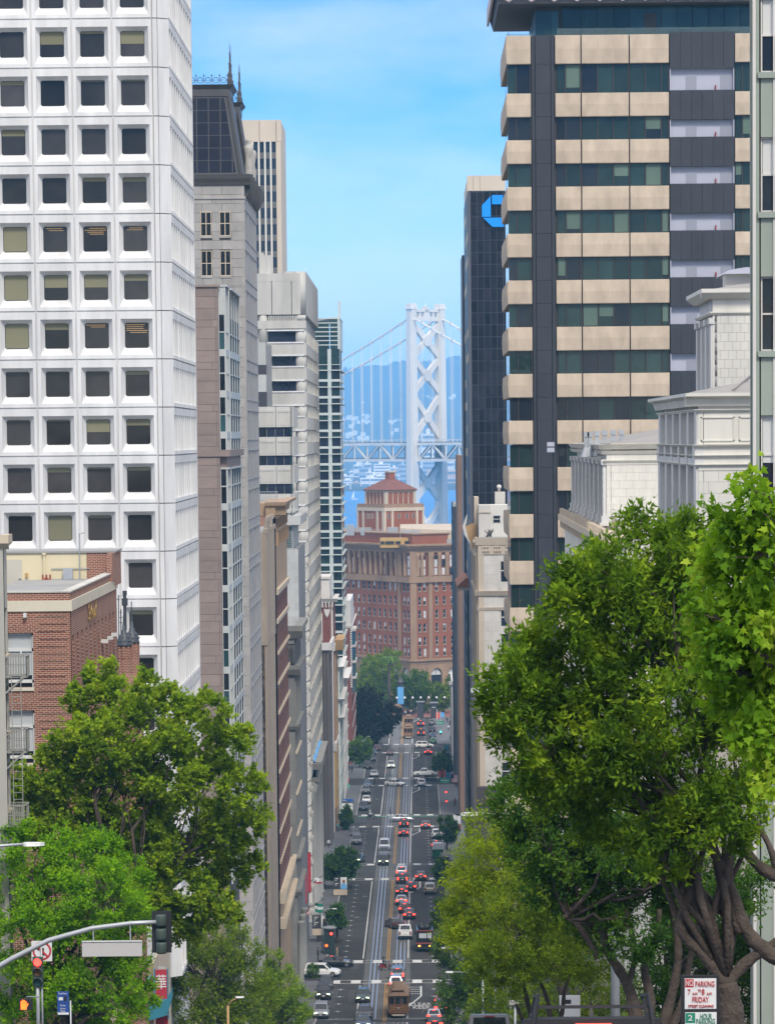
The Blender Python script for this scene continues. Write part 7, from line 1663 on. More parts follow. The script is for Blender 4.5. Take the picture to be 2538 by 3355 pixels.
 M['grille']=MB().abox(-w*.5,w*.5,-.02,.02,-.09,.09);M['bumper']=MB().abox(-w*.86,w*.86,-.06,.10,-.11,.11);M['mirror']=MB().abox(-.10,.10,-.06,.06,-.07,.07);M['brake']=MB().abox(-.20,.20,-.015,.015,-.02,.02)
 CARM[kind]={k:v.mesh('car_'+k,None,k=='tyre')for k,v in M.items()}
 for k,v in CARM[kind].items():
  v.materials.append({'body':PAINT['grey'],'windscreen':M_cglass,'rear_window':M_cglass,'side_window_l':M_cglass,'side_window_r':M_cglass,'tyre':M_tyre,'rim':M_rim,'headlight':M_head0,'taillight':M_tail0,'plate':M_plate,'grille':M_trimk,'bumper':M_trimk,'mirror':M_trimk,'brake':M_tail0}[k])
 return CARM[kind]
def sub(name,me,parent,loc=(0,0,0),rz=0.0,mt=None):
 o=bpy.data.objects.new(name,me);COL.objects.link(o);o.parent=parent
 o.location=loc;o.rotation_euler=(0,0,rz)
 if mt:o.material_slots[0].link='OBJECT';o.material_slots[0].material=mt
 return o
def vroot(name,label,cat,pos,rz,group=None):
 s=math.atan((gz(pos[1]+2)-gz(pos[1]-2))/4)
 M=Matrix.Translation((pos[0],pos[1],gz(pos[1])+.02))@Matrix.Rotation(s,4,'X')@Matrix.Rotation(rz,4,'Z')
 o=link(name,None,None,M);o.empty_display_size=.5;return tag(o,label,cat,group)
def car(label,px,py,head,kind,col,lit=True,ang=0.0,pos=None,cat='car',name='parked_car',group=None):
 L,W,H,belt,hood,rear,c0,c1,r0,r1,gc,wr=KINDS[kind]
 rz={'E':0.0,'W':math.pi,'R':-math.pi/2,'Lf':math.pi/2}[head]+math.radians(ang)
 if pos is None:
  g=gnd(px,py);k=abs(math.cos(rz))*L*.42+abs(math.sin(rz))*W*.45;pos=(g.x-0.0,g.y+k);pos=(atY(px,py,pos[1]).x,pos[1])
 t=vroot(name,label,cat,pos,rz,group);M=car_meshes(kind);w=W/2
 sub('body',M['body'],t,mt=PAINT[col]);sub('windscreen',M['windscreen'],t);sub('rear_window',M['rear_window'],t);sub('side_window',M['side_window_l'],t);sub('side_window',M['side_window_r'],t)
 for sx in(-1,1):
  for y in(-L*.30,L*.305):
   wh=sub('wheel',M['tyre'],t,(sx*(w-.10),y,wr));sub('rim',M['rim'],wh)
  sub('headlight',M['headlight'],t,(sx*w*.62,L/2-.03,hood-.30),0 if sx>0 else 0,M_head if(lit and head=='W')else M_head0)
  sub('taillight',M['taillight'],t,(sx*w*.74,-L/2+.02,rear-.22),0,M_tail if(lit and head=='E')else M_tail0)
  sub('mirror',M['mirror'],t,(sx*(w+.06),c1-.35,belt+.08))
 sub('brake_light',M['brake'],t,(0,r0-.05 if kind!='sedan' else c0+.1,H-.10 if kind!='sedan' else belt+.10),0,M_tail if(lit and head=='E')else M_tail0)
 sub('number_plate',M['plate'],t,(0,-L/2-.015,rear-.35));sub('number_plate',M['plate'],t,(0,L/2+.02,gc+.30));sub('grille',M['grille'],t,(0,L/2-.015,hood-.44))
 sub('bumper',M['bumper'],t,(0,-L/2+.02,gc+.16));sub('bumper',M['bumper'],t,(0,L/2-.10,gc+.10))
 return t
TRAF='vehicles on the street'
C=lambda*a,**k:car(*a,group=TRAF,**k)
C('dark teal hatchback with lit headlights climbing beside the near cable car',1189,3287,'W','hatch','teal',name='moving_car')
C('black sedan behind the dark teal hatchback at the bottom of the street',1195,3343,'W','sedan','black',lit=False,name='moving_car')
C('blue-grey car cut off by the bottom edge in the uphill lane',1190,3374,'W','sedan','blue',name='moving_car')
C('black SUV with lit headlights at the left kerb before the first crossing',1061,3278,'W','suv','black')
C('dark sedan parked just beyond the black SUV at the left kerb',1068,3243,'W','sedan','dark',lit=False)
C('silver SUV with lit headlights nearest on the left kerb',1052,3341,'W','suv','silver')
C('white SUV turning out of the left side street at the first crossing',1056,3204,'R','suv','white',lit=False,ang=-6,name='moving_car')
C('black sedan nosing out behind the white SUV on the far crosswalk',1100,3171,'R','sedan','black',lit=False,name='moving_car')
C('white hatchback hidden behind the near cable car roof',1296,3268,'E','hatch','white',name='moving_car')
C('silver car with red brake lights second ahead of the near cable car',1297,3242,'E','wagon','silver',name='moving_car')
C('dark SUV with red brake lights waiting on the first crosswalk',1302,3216,'E','suv','grey',name='moving_car')
C('red taxi leading the right-hand queue by the painted road words',1447,3298,'E','wagon','red',name='moving_car')
C('dark sedan second in the right-hand queue near the bottom',1446,3322,'E','sedan','navy',name='moving_car')
C('silver car with glowing tail lights near the bottom right',1421,3349,'E','hatch','silver',name='moving_car')
C('dark car at the bottom edge of the right-hand lane',1424,3377,'E','sedan','dark',name='moving_car')
C('white pickup with its tailgate up in the middle lane',1327,3080,'E','pickup','white',lit=False,cat='pickup',name='moving_car')
C('brown-grey sedan pulling out at an angle across the tracks',1291,3046,'E','sedan','brown',lit=False,ang=18,name='moving_car')
C('dark sedan with red lights just ahead of the white pickup',1341,3014,'E','sedan','dark',name='moving_car')
C('small red-lit hatchback beside the dark sedan ahead of the pickup',1325,2994,'E','hatch','maroon',name='moving_car')
C('blue-silver sedan braking on the right track',1315,2968,'E','sedan','silver',name='moving_car')
C('black sedan with large red lights on the right track before the second crossing',1316,2936,'E','sedan','black',name='moving_car')
C('dark hatchback half hidden to the right of the black sedan',1345,2921,'E','hatch','navy',name='moving_car')
C('dark SUV with bright red lights waiting near the second crossing',1318,2897,'E','suv','dark',name='moving_car')
C('silver SUV at the stop line of the second crossing',1315,2874,'E','suv','silver',name='moving_car')
C('beige SUV parked at the right kerb before the second crossing',1408,2932,'E','suv','beige',lit=False)
C('dark sedan braking alone in the right lane at the second crossing',1378,2887,'E','sedan','dark',name='moving_car')
C('dark sedan with headlights turning at the left kerb before the second crossing',1172,2829,'W','sedan','black',ang=-10,name='moving_car')
C('black SUV with headlights heading uphill at the second crosswalk',1256,2837,'W','suv','black',name='moving_car')
C('grey SUV directly behind the black SUV in the uphill lane',1258,2811,'W','suv','grey',lit=False,name='moving_car')
C('white van third in the uphill line beyond the second crossing',1259,2790,'W','van','white',lit=False,cat='van',name='moving_car')
C('grey SUV parked on the left near the purple banner',1168,2769,'W','suv','grey',lit=False)
C('dark car parked beyond the grey SUV on the left',1164,2744,'W','sedan','dark',lit=False)
C('dark sedan with red lights nearest the third crossing on the right track',1322,2742,'E','sedan','dark',name='moving_car')
C('black SUV stopped at the third crosswalk',1323,2713,'E','suv','black',name='moving_car')
C('dark sedan braking in the right lane before the third crossing',1394,2717,'E','sedan','grey',name='moving_car')
C('silver sedan crossing the street sideways at the third crossing',1315,2694,'R','sedan','silver',lit=False,name='moving_car')
C('white SUV parked at the right kerb by the no-turn sign',1430,2749,'E','suv','white',lit=False)
C('grey car with round red lights behind the parked white SUV',1429,2782,'E','hatch','grey',name='moving_car')
C('dark car half hidden by the kerb tree on the right',1455,2826,'E','sedan','navy',lit=False)
C('dark SUV parked on the left after the third crossing',1191,2657,'W','suv','navy',lit=False)
C('white car parked beyond the dark SUV on the left',1200,2634,'W','hatch','white',lit=False)
C('grey SUV parked on the left near the red restaurant sign',1199,2602,'W','suv','grey',lit=False)
C('blue-silver hatchback parked just short of the fourth crossing on the left',1203,2581,'W','hatch','blue',lit=False)
C('white sedan turning at the fourth crosswalk',1294,2578,'W','sedan','white',lit=False,ang=55,name='moving_car')
C('white SUV driving away at the fourth crosswalk',1380,2579,'E','suv','white',lit=False,name='moving_car')
C('dark sedan turning right past the fourth crossing',1412,2561,'R','sedan','dark',lit=False,ang=4,name='moving_car')
C('white pickup crossing sideways beyond the fourth crossing',1393,2545,'Lf','pickup','white',lit=False,cat='pickup',name='moving_car')
C('silver sedan coming uphill on the left beyond the fourth crossing',1225,2547,'W','sedan','silver',lit=False,name='moving_car')
C('pale car with greenish headlights coming uphill on the tracks',1281,2518,'W','wagon','white',name='moving_car')
C('black van parked under the banners on the left',1204,2521,'W','van','black',lit=False,cat='van')
C('dark SUV parked ahead of the black van on the left',1218,2496,'W','suv','navy',lit=False)
C('blue car in the parked row left of the fifth crossing',1222,2474,'W','hatch','blue',lit=False)
C('dark red car in the parked row nearest the fifth crossing',1235,2460,'W','sedan','maroon',lit=False)
C('dark red sedan coming uphill before the fifth crossing',1278,2476,'W','sedan','maroon',lit=False,name='moving_car')
C('white SUV crossing sideways at the fifth crossing',1391,2452,'R','suv','white',lit=False,name='moving_car')
C('dark red car with red lights just before the fifth crossing',1402,2474,'E','sedan','red',name='moving_car')
C('black pickup with red lights beside the farther cable cars',1379,2412,'E','pickup','black',cat='pickup',name='moving_car')
C('dark SUV with red lights last before the brick plaza',1378,2381,'E','suv','dark',name='moving_car')
C('green taxi parked at the right kerb after the fifth crossing',1419,2439,'E','wagon','green',lit=False)
C('blue hatchback parked beyond the green taxi',1417,2421,'E','hatch','blue',lit=False)
C('dark blue SUV parked third from the fifth crossing on the right',1416,2403,'E','suv','navy',lit=False)
C('grey SUV parked last before the plaza on the right',1415,2378,'E','suv','grey',lit=False)
C('dark car parked in the shade of the huge dark tree',1227,2431,'W','sedan','black',lit=False)
t=car('dark pickup with black roof rack parked in the right foreground',0,0,'E','pickup','matte',pos=(6.32,42.3),cat='pickup',group=None)
m=MB();z0,z1=1.90,2.12
for s in(-1,1):
 x=s*.66;m.bar((x,-.30,z0-.02),(x*.93,-.28,z1),.034);m.bar((x,.80,z0-.02),(x*.93,.8,z1),.034);m.bar((x*.93,-.30,z1),(x*.93,.82,z1),.034);m.bar((x,-.30,z0),(x,.8,z0),.04)
 m.bar((x*1.04,-.40,z0-.3),(x*.93,-.30,z1),.034)
for y in(-.28,.25,.8):m.bar((-.62,y,z0+.09),(.62,y,z0+.09),.034)
sub('roof_rack',m.mesh('roof_rack',M_black),t);sub('fin_antenna',MB().hull([(-.03,.1,1.87),(.03,.1,1.87),(0,.35,1.87)],[(-.01,.12,2.0),(.01,.12,2.0),(0,.2,1.98)]).mesh('fin',M_black),t)
car('grey jeep with boxy hard top at the bottom edge right of centre',0,0,'E','van','grey',lit=False,pos=(7.1,152),name='parked_car')
g=gnd(1391,3121);pos=(g.x,g.y+3.4);t=vroot('box_truck','tall black truck with rear windows and bundled gear on its roof','truck',pos,0.0,TRAF)
sub('body',MB().hull([(-1.15,-3.3,.6),(1.15,-3.3,.6),(1.15,2.2,.6),(-1.15,2.2,.6)],[(-1.10,-3.25,3.0),(1.10,-3.25,3.0),(1.10,2.15,3.0),(-1.10,2.15,3.0)]).mesh('truck_body',PAINT['black']),t)
sub('cab',MB().hull([(-1.05,2.2,.5),(1.05,2.2,.5),(1.0,3.6,.5),(-1.0,3.6,.5)],[(-.95,2.2,2.3),(.95,2.2,2.3),(.9,2.9,2.25),(-.9,2.9,2.25)]).mesh('truck_cab',PAINT['black']),t)
sub('rear_window',MB().abox(-.75,.25,-3.33,-3.26,1.9,2.55).mesh('truck_window',M_head0),t);sub('rear_window',MB().abox(.38,.95,-3.33,-3.26,1.9,2.55).mesh('truck_window',M_head0),t)
sub('rear_band',MB().abox(-1.12,1.12,-3.36,-3.28,1.12,1.28).mesh('truck_band',M_rpipe),t);sub('rear_band',MB().abox(-1.12,1.12,-3.36,-3.24,2.86,2.98).mesh('truck_band',M_rpipe),t)
for s in(-1,1):
 sub('taillight',MB().abox(-.13,.13,-.03,.03,-.08,.08).mesh('truck_light',glow('lit_amber_light',(1,.28,.03),6)),t,(s*.72,-3.36,.85))
 for y in(-2.2,2.6):wh=sub('wheel',car_meshes('pickup')['tyre'],t,(s*.98,y,.42));sub('rim',car_meshes('pickup')['rim'],wh)
 sub('mirror',MB().abox(-.1,.1,-.06,.06,-.28,.28).mesh('truck_mirror',M_trimk),t,(s*1.3,2.4,2.0))
m=MB();rr=random.Random(4)
for k in range(9):m.lathe((rr.uniform(-.6,.6),rr.uniform(-2.6,.5),3.0),[(.35,0),(.48,.2),(.42,.5),(.15,.68)],9)
sub('roof_gear',m.mesh('roof_gear',M_black,True),t);sub('bumper',MB().abox(-1.1,1.1,-3.45,-3.25,.45,.62).mesh('truck_bumper',M_trimk),t)
g=gnd(1434,2814);t=vroot('delivery_van','green and white delivery van parked at the right kerb','van',(g.x,g.y+2),0.0,TRAF)
sub('lower_body',MB().hull([(-.95,-2.2,.35),(.95,-2.2,.35),(.95,2.2,.35),(-.95,2.2,.35)],[(-.98,-2.2,1.6),(.98,-2.2,1.6),(.98,2.2,1.3),(-.98,2.2,1.3)]).mesh('van_low',PAINT['green']),t);sub('upper_body',MB().hull([(-.97,-2.18,1.6),(.97,-2.18,1.6),(.97,1.6,1.5),(-.97,1.6,1.5)],[(-.86,-2.1,2.6),(.86,-2.1,2.6),(.86,.9,2.6),(-.86,.9,2.6)]).mesh('van_up',PAINT['white']),t)
for s in(-1,1):
 for y in(-1.4,1.5):wh=sub('wheel',car_meshes('suv')['tyre'],t,(s*.85,y,.37));sub('rim',car_meshes('suv')['rim'],wh)
 sub('taillight',car_meshes('sedan')['taillight'],t,(s*.75,-2.22,1.2))
# --------- cable cars
M_wood=mat('varnished_wood',(.21,.095,.035),.45,.25,2.5,1,0,0,8,0,.5,.3);M_wood2=mat('dark_wood',(.085,.04,.02),.5,.2,2,1);M_croof=mat('brown_roof_canvas',(.20,.12,.065),.8,.12,1,1);M_ggold=mat('gold_trim',(.42,.24,.05),.5,.1)
CC={}
def ccmesh():
 if CC:return CC
 def S(n,mb,mt,sm=False):CC[n]=(mb.mesh('cable_car_'+n,mt,sm),mt)
 W=1.18;L=4.1
 b=MB();b.hull([(-W,-L,.62),(W,-L,.62),(W,L,.62),(-W,L,.62)],[(-W,-L,1.62),(W,-L,1.62),(W,L,1.62),(-W,L,1.62)])
 for s in(-1,1):b.hull([(-W*.92,s*L,.55),(W*.92,s*L,.55),(W*.92,s*(L+.12),.62),(-W*.92,s*(L+.12),.62)],[(-W*.92,s*L,1.6),(W*.92,s*L,1.6),(W*.92,s*(L+.04),1.58),(-W*.92,s*(L+.04),1.58)])
 S('body',b,M_wood)
 f=MB()
 for s in(-1,1):
  for x in(-1.12,-.42,.42,1.12):f.abox(x-.09,x+.09,s*L-.06,s*L+.06,1.6,2.62)
  f.abox(-W,W,s*L-.07,s*L+.07,2.48,2.72);f.abox(-W,W,s*L-.075,s*L+.075,1.58,1.68)
 for x in(-W+.04,W-.04):
  for k in range(10):y=-L+2*L*k/9;f.abox(x-.04,x+.04,y-.06,y+.06,1.6,2.62)
  f.abox(x-.05,x+.05,-L,L,2.5,2.7)
 S('window_frame',f,M_wood)
 g=MB()
 for s in(-1,1):
  for x0,x1 in((-1.03,-.51),(-.33,.33),(.51,1.03)):g.hull([(x0+.06,s*L-.01,1.72),(x1-.06,s*L-.01,1.72),(x1,s*L-.01,1.95),(x1,s*L-.01,2.36),(x1-.1,s*L-.01,2.47),(x0+.1,s*L-.01,2.47),(x0,s*L-.01,2.36),(x0,s*L-.01,1.95)],[(x,s*L+.02,z)for x,z in((x0+.06,1.72),(x1-.06,1.72),(x1,1.95),(x1,2.36),(x1-.1,2.47),(x0+.1,2.47),(x0,2.36),(x0,1.95))])
 for x in(-W+.03,W-.03):g.abox(x-.01,x+.01,-L+.1,L-.1,1.66,2.5)
 S('window_glass',g,M_cglass)
 r=MB();r.hull([(-W-.12,-L-.35,2.70),(W+.12,-L-.35,2.70),(W+.12,L+.35,2.70),(-W-.12,L+.35,2.70)],[(-W*.72,-L+.1,2.98),(W*.72,-L+.1,2.98),(W*.72,L-.1,2.98),(-W*.72,L-.1,2.98)]);S('roof',r,M_croof)
 c=MB();c.hull([(-.72,-L+.5,2.95),(.72,-L+.5,2.95),(.72,L-.5,2.95),(-.72,L-.5,2.95)],[(-.62,-L+.7,3.3),(.62,-L+.7,3.3),(.62,L-.7,3.3),(-.62,L-.7,3.3)]);S('clerestory',c,M_wood)
 c=MB();c.hull([(-.80,-L+.35,3.28),(.80,-L+.35,3.28),(.80,L-.35,3.28),(-.80,L-.35,3.28)],[(-.5,-L+.8,3.45),(.5,-L+.8,3.45),(.5,L-.8,3.45),(-.5,L-.8,3.45)]);S('clerestory_roof',c,M_croof)
 o=MB()
 for s in(-1,1):
  for sx in(-1,1):o.tube([(sx*.95,s*(L+.13),.95),(sx*.6,s*(L+.14),1.08),(sx*.3,s*(L+.14),.98),(sx*.12,s*(L+.15),1.05)],.035,5);o.tube([(sx*.95,s*(L+.12),1.38),(sx*.5,s*(L+.12),1.30),(sx*.12,s*(L+.13),1.22)],.03,5)
 S('scroll_trim',o,M_ggold)
 h=MB();h.lathe((0,0,0),[(.14,0),(.16,.1),(.13,.2)],12);S('headlamp',h,M_rim,True)
 u=MB();u.abox(-W*.8,W*.8,-L-.35,L+.35,.34,.58);u.abox(-W-.18,W+.18,-L*.6,L*.6,.38,.46);S('underframe',u,M_wood2)
 fd=MB();fd.abox(-.75,.75,-.06,.06,-.09,.09);S('fender',fd,M_cband)
 wl=MB();wl.tube([(-.08,0,0),(.08,0,0)],.30,14);S('wheel',wl,M_trimk)
 st_=MB();st_.tube([(0,0,0),(0,0,1.5)],.02,6);S('grab_pole',st_,M_ggold)
 return CC
def cable_car(label,px,py):
 g=gnd(px,py);M=ccmesh();t=vroot('cable_car',label,'cable car',(TX if px>1284 and py>2400 or px>1320 else-TX,g.y+4.3),0.0,'cable cars on the tracks')
 for n in('body','window_frame','window_glass','roof','clerestory','clerestory_roof','scroll_trim','underframe'):sub(n,M[n][0],t)
 for s in(-1,1):
  o=sub('headlamp',M['headlamp'][0],t,(0,s*4.2,1.14));o.rotation_euler=(math.pi/2*s,0,0)
  sub('fender',M['fender'][0],t,(0,s*4.5,.40))
  for y in(-2.6,2.6):sub('wheel',M['wheel'][0],t,(s*.53,y,.30))
  for k in range(5):sub('grab_pole',M['grab_pole'][0],t,(s*1.24,-1.8+k*.9,1.0))
 return t
cable_car('brown wooden cable car nearest on the right track at the bottom',1287,3338)
cable_car('brown cable car on the right track after the fifth crossing',1334,2421)
cable_car('brown cable car waiting just beyond the other near the plaza',1336,2388)
cable_car('cable car at the left track end beside the plaza',1302,2352)
# --------- people, scooters, bicycles
def cloth(name,legs,top,skin=(.30,.17,.11),hair=(.02,.015,.012),shoes=(.02,.02,.02),cut=.93):
 m=bpy.data.materials.new('clothes_'+name);m.use_nodes=True;nt=m.node_tree;b=nt.nodes['Principled BSDF'];b.inputs['Roughness'].default_value=.85
 tcx=nt.nodes.new('ShaderNodeTexCoord');sp=nt.nodes.new('ShaderNodeSeparateXYZ');mr=nt.nodes.new('ShaderNodeMath');mr.operation='DIVIDE';mr.inputs[1].default_value=2.0
 rp=nt.nodes.new('ShaderNodeValToRGB');rp.color_ramp.interpolation='CONSTANT';e=rp.color_ramp.elements;e[0].position=0;e[0].color=(*shoes,1);e[1].position=.05;e[1].color=(*legs,1)
 for p,c in((cut/2,top),(.745,skin),(.845,hair)):k=e.new(p);k.color=(*c,1)
 NL(nt,tcx.outputs['Object'],sp.inputs[0]);NL(nt,sp.outputs['Z'],mr.inputs[0]);NL(nt,mr.outputs[0],rp.inputs['Fac']);NL(nt,rp.outputs['Color'],b.inputs['Base Color']);return m
for f in FIG.values():f.materials.clear();f.materials.append(M_trimk)
CL=dict(black=cloth('black',(.012,.012,.015),(.015,.015,.018)),navy=cloth('navy',(.02,.025,.05),(.02,.02,.03)),white=cloth('white',(.03,.03,.04),(.6,.6,.58)),tan=cloth('tan',(.35,.25,.15),(.45,.30,.18)),teal=cloth('teal',(.03,.05,.10),(.10,.30,.30)),red=cloth('red',(.02,.02,.03),(.30,.03,.03)),orange=cloth('orange',(.02,.02,.03),(.5,.16,.03)))
HAIR=MB().lathe((0,.03,1.70),[(.085,-.04),(.105,.02),(.09,.09),(.03,.125)],10).mesh('hair',mat('dark_hair',(.02,.014,.01),.7,.2),True)
def person(label,px,py,pose,col,rz=0.0,pos=None,z=None,group=None):
 if pos is None:g=gnd(px,py);pos=(g.x,g.y)
 zz=gz(pos[1])+(.14 if(pos[0]<XL or pos[0]>XR)else .02)if z is None else z
 t=link('person',None,None,Matrix.Translation((pos[0],pos[1],zz))@Matrix.Rotation(rz,4,'Z'));tag(t,label,'person',group)
 sub('body',FIG[pose],t,mt=CL[col]);sub('hair',HAIR,t);return t
PI=math.pi
for lb,px,py,po,co,rz in(('person in black walking on the right pavement nearest the plaza',1464,2371,'walk','black',PI),('person in black on the right pavement second from the plaza',1473,2381,'stand','black',0),('person in a white top on the right pavement near the green sign',1469,2397,'walk','white',PI),('person in dark clothes on the right pavement beside a box',1476,2433,'walk','navy',PI),('pedestrian in orange crossing the far street at the fourth crossing',1265,2546,'walk','orange',-PI/2),('pedestrian in black beside the one in orange at the fourth crossing',1276,2546,'walk','black',-PI/2),('lone pedestrian in black on the near side of the fourth crossing',1227,2572,'walk','black',PI/2),('left of two dark figures on the pavement under the banners',1143,2533,'stand','black',0),('right of two dark figures on the pavement under the banners',1153,2535,'walk','navy',PI),('person in a pale top near the red restaurant sign',1139,2548,'walk','white',PI),('pedestrian in black crossing the tracks at the third crossing',1278,2675,'walk','black',-PI/2),('person in teal walking on the left pavement before the third crossing',1106,2728,'walk','teal',PI),('person in a long dark coat on the left pavement',1082,2733,'stand','black',0),('person in dark clothes walking on the left pavement beside the columns',1077,2783,'walk','white',PI),('man in black standing under the striped flag',1006,3028,'stand','black',PI),('person in black waiting by the signal pole at the first crossing',1041,3152,'stand','black',-PI/2),('person in tan clothes at the left kerb of the first crossing',1104,3143,'stand','tan',-PI/2),('left of two dark figures under the flag on the right pavement',1492,2583,'walk','black',PI),('right of two dark figures under the flag on the right pavement',1499,2589,'walk','navy',PI),('person in red on the right pavement near the hanging flag',1490,2645,'walk','red',PI)):
 person(lb,px,py,po,co,rz)
for k in range(12):
 x=xY(1316+k*3.8,2330,1096+(k%3)*2);person('person in the dark crowd waiting on the brick plaza',0,0,'stand',('black','navy','red','white','black')[k%5],k*1.1,(x,1096+(k%3)*2),gz(1096)+.03,'crowd on the brick plaza')
g=gnd(1325,3318);person('man in black hanging on the right side of the near cable car',0,0,'stand','black',PI/2,(TX+1.34,g.y+4),gz(g.y+4)+.50)
def two_wheeler(name,label,cat,px,py,rz,col,topbox=False,slim=False):
 g=gnd(px,py);pos=(g.x,g.y+.3);t=vroot(name,label,cat,pos,rz)
 for y in(-.66,.68):wl=sub('wheel',MB().tube([(-.055,0,0),(.055,0,0)],.30,16).mesh('moto_tyre',M_tyre),t,(0,y,.30));sub('rim',MB().tube([(-.06,0,0),(.06,0,0)],.17,12).mesh('moto_rim',M_rim),wl)
 w=.05 if slim else .17
 sub('body',MB().hull([(-w,-.75,.45),(w,-.75,.45),(w,.1,.30),(-w,.1,.30)],[(-w*.8,-.8,.80),(w*.8,-.8,.80),(w*.8,.05,.72),(-w*.8,.05,.72)]).mesh('moto_body',col),t)
 sub('front_shield',MB().hull([(-w*1.2,.28,.32),(w*1.2,.28,.32),(w*1.2,.40,.34),(-w*1.2,.40,.34)],[(-w,.46,1.02),(w,.46,1.02),(w,.52,1.0),(-w,.52,1.0)]).mesh('moto_shield',col),t)
 sub('seat',MB().abox(-w*.85,w*.85,-.72,-.02,.79,.86).mesh('moto_seat',M_trimk),t);sub('handlebar',MB().tube([(-.32,.40,1.06),(0,.48,1.04),(.32,.40,1.06)],.02,6).mesh('moto_bar',M_trimk),t);sub('fork',MB().bar((0,.68,.32),(0,.48,1.0),.07).mesh('moto_fork',M_trimk),t)
 if topbox:sub('top_box',MB().abox(-.24,.24,-1.15,-.72,.82,1.25).mesh('moto_box',M_trimk),t)
 return t,pos
t,pos=two_wheeler('motor_scooter','red scooter crossing the tracks at the first crossing','scooter',1262,3181,-PI/2,PAINT['red'])
r=person('rider in black with a helmet on the red scooter',0,0,'ride','black',-PI/2,(pos[0]-.30,pos[1]),gz(pos[1])+.02-.08);sub('helmet',MB().lathe((0,.04,1.62),[(.10,-.06),(.15,.04),(.14,.16),(.06,.24)],12).mesh('helmet',M_trimk,True),r)
t,pos=two_wheeler('motor_scooter','dark scooter with delivery box at the left of the third crossing','scooter',1217,2684,-PI/2,PAINT['dark'],True)
r=person('rider in pale clothes on the dark delivery scooter',0,0,'ride','white',-PI/2,(pos[0]-.30,pos[1]),gz(pos[1])-.06);sub('helmet',MB().lathe((0,.04,1.62),[(.10,-.06),(.15,.04),(.14,.16),(.06,.24)],12).mesh('helmet',M_head0,True),r)
t,pos=two_wheeler('bicycle','bicycle beside the white SUV at the fifth crossing','bicycle',1405,2456,-PI/2,M_trimk,False,True)
person('cyclist in dark clothes beside the white SUV at the fifth crossing',0,0,'ride','black',-PI/2,(pos[0]-.30,pos[1]),gz(pos[1])-.06)
# --------- street furniture
def T_(name,label,cat,x,y,group=None):
 return thing(name,label,cat,(x,y,gz(y)+(.135 if(x<XL or x>XR)else 0)),group)
def lamp(label,px,py,D,side,armlen=None,h=None,mt=None,tail=60):
 p=atY(px,py,D);xp=(9.02 if D==90 else 9.3)if side>0 else-9.0;t=T_('street_lamp',label,'street lamp',xp,D,'street lamps');mt=mt or M_steel
 zb=gz(D);m=MB();m.tube([(xp,D,zb-.2),(xp,D,p.z-.6)],[.12,.08],8);m.obj('pole',mt,t,True)
 s=1 if xp>p.x else-1
 m=MB();m.tube([(xp,D,p.z-.6),(xp-s*.25,D,p.z-.25),(xp-s*.7,D,p.z-.06),(p.x+s*.6,D,p.z)],.045,7);m.obj('arm',mt,t,True)
 L=.62;m=MB();A=[(-.0,-.03),(.1,-.07),(L*.8,-.05),(L,0),(L*.8,.05),(.1,.07),(0,.03)]
 m.hull([(p.x+s*(.62-a),D+b*2.0,p.z+.05)for a,b in A],[(p.x+s*(.62-a),D+b*2.6,p.z-.05)for a,b in A]);m.obj('lamp_head',M_frame,t)
 return t
lamp('street lamp with pale LED head at the left edge above the signals',146,2766,112,-1)
lamp('street lamp head poking out of the ficus beside the cream building',1542,2262,90,1)
lamp('street lamp head over the right lanes above the yellow-green tree',1510,2668,130,1)
lamp('upper of two lamp heads out of the dark trees at the right',1446,3107,250,1)
lamp('lower lamp head at the right beside the green street sign',1458,3186,300,1)
lamp('street lamp on a brown pole at the lower left',800,3268,262,-1,mt=M_gold)
lamp('street lamp by the signal at the first crossing on the left',1103,2978,515,-1)
lamp('street lamp over the left kerb near the huge dark tree',1217,2374,1000,-1)
lamp('second street lamp near the huge dark tree',1212,2413,940,-1)
lamp('street lamp with red banner near the plaza on the right',1415,2318,1010,1)
lamp('street lamp with red banner beside the round tree on the right',1421,2510,880,1)
D=126;Q=[atY(px,py,D)for px,py in((-170,3270),(-60,3200),(40,3142),(160,3082),(300,3043),(430,3026),(540,3021))]
t=T_('traffic_signal','grey curved mast arm with blank sign and signal seen from behind','traffic signal',Q[0].x,D)
MB().tube([(Q[0].x,D,gz(D)-.2),(Q[0].x,D,Q[0].z+.2)],.14,10).obj('pole',M_steel,t,True);MB().tube(Q,[.10,.095,.09,.085,.08,.075,.07],10).obj('mast_arm',M_steel,t,True)
fr=west(D);X=lambda px:xY(px,3060,D);Z=lambda py:zY(400,py,D)
M_sg=mat('dark_green_signal',(.05,.075,.06),.55,.15,2,1);M_grey=mat('pale_grey_sign_back',(.50,.48,.46),.6,.05)
b=link('signal_head',None,t,Matrix.Translation(fr.p(X(541),0,Z(3060))))
MB().box(fr,X(496),X(560),Z(3126),Z(2989),-.22,-.19).obj('backplate',M_black,b)
for i in range(3):
 c=fr.p(X(528),-.02,Z(3018+i*45));m=MB();m.lathe((c.x,c.y-.0,c.z-.19),[(.16,0),(.18,.05),(.18,.33),(.16,.38)],12);m.obj('signal_section',M_sg,b,True)
s=link('blank_sign',None,t,Matrix.Translation(fr.p(X(366),0,Z(3110))));MB().box(fr,X(268),X(465),Z(3134),Z(3086),-.03,.03).obj('sign_panel',M_grey,s);MB().box(fr,X(268),X(465),Z(3086),Z(3083),-.05,.06).obj('sign_top',M_frame,s)
for px in(306,427):MB().box(fr,X(px-2),X(px+2),Z(3090),Z(3030),-.02,.03).obj('hanger',M_steel,s)
D=144;fr=west(D);X=lambda px:xY(px,3200,D);Z=lambda py:zY(120,py,D)
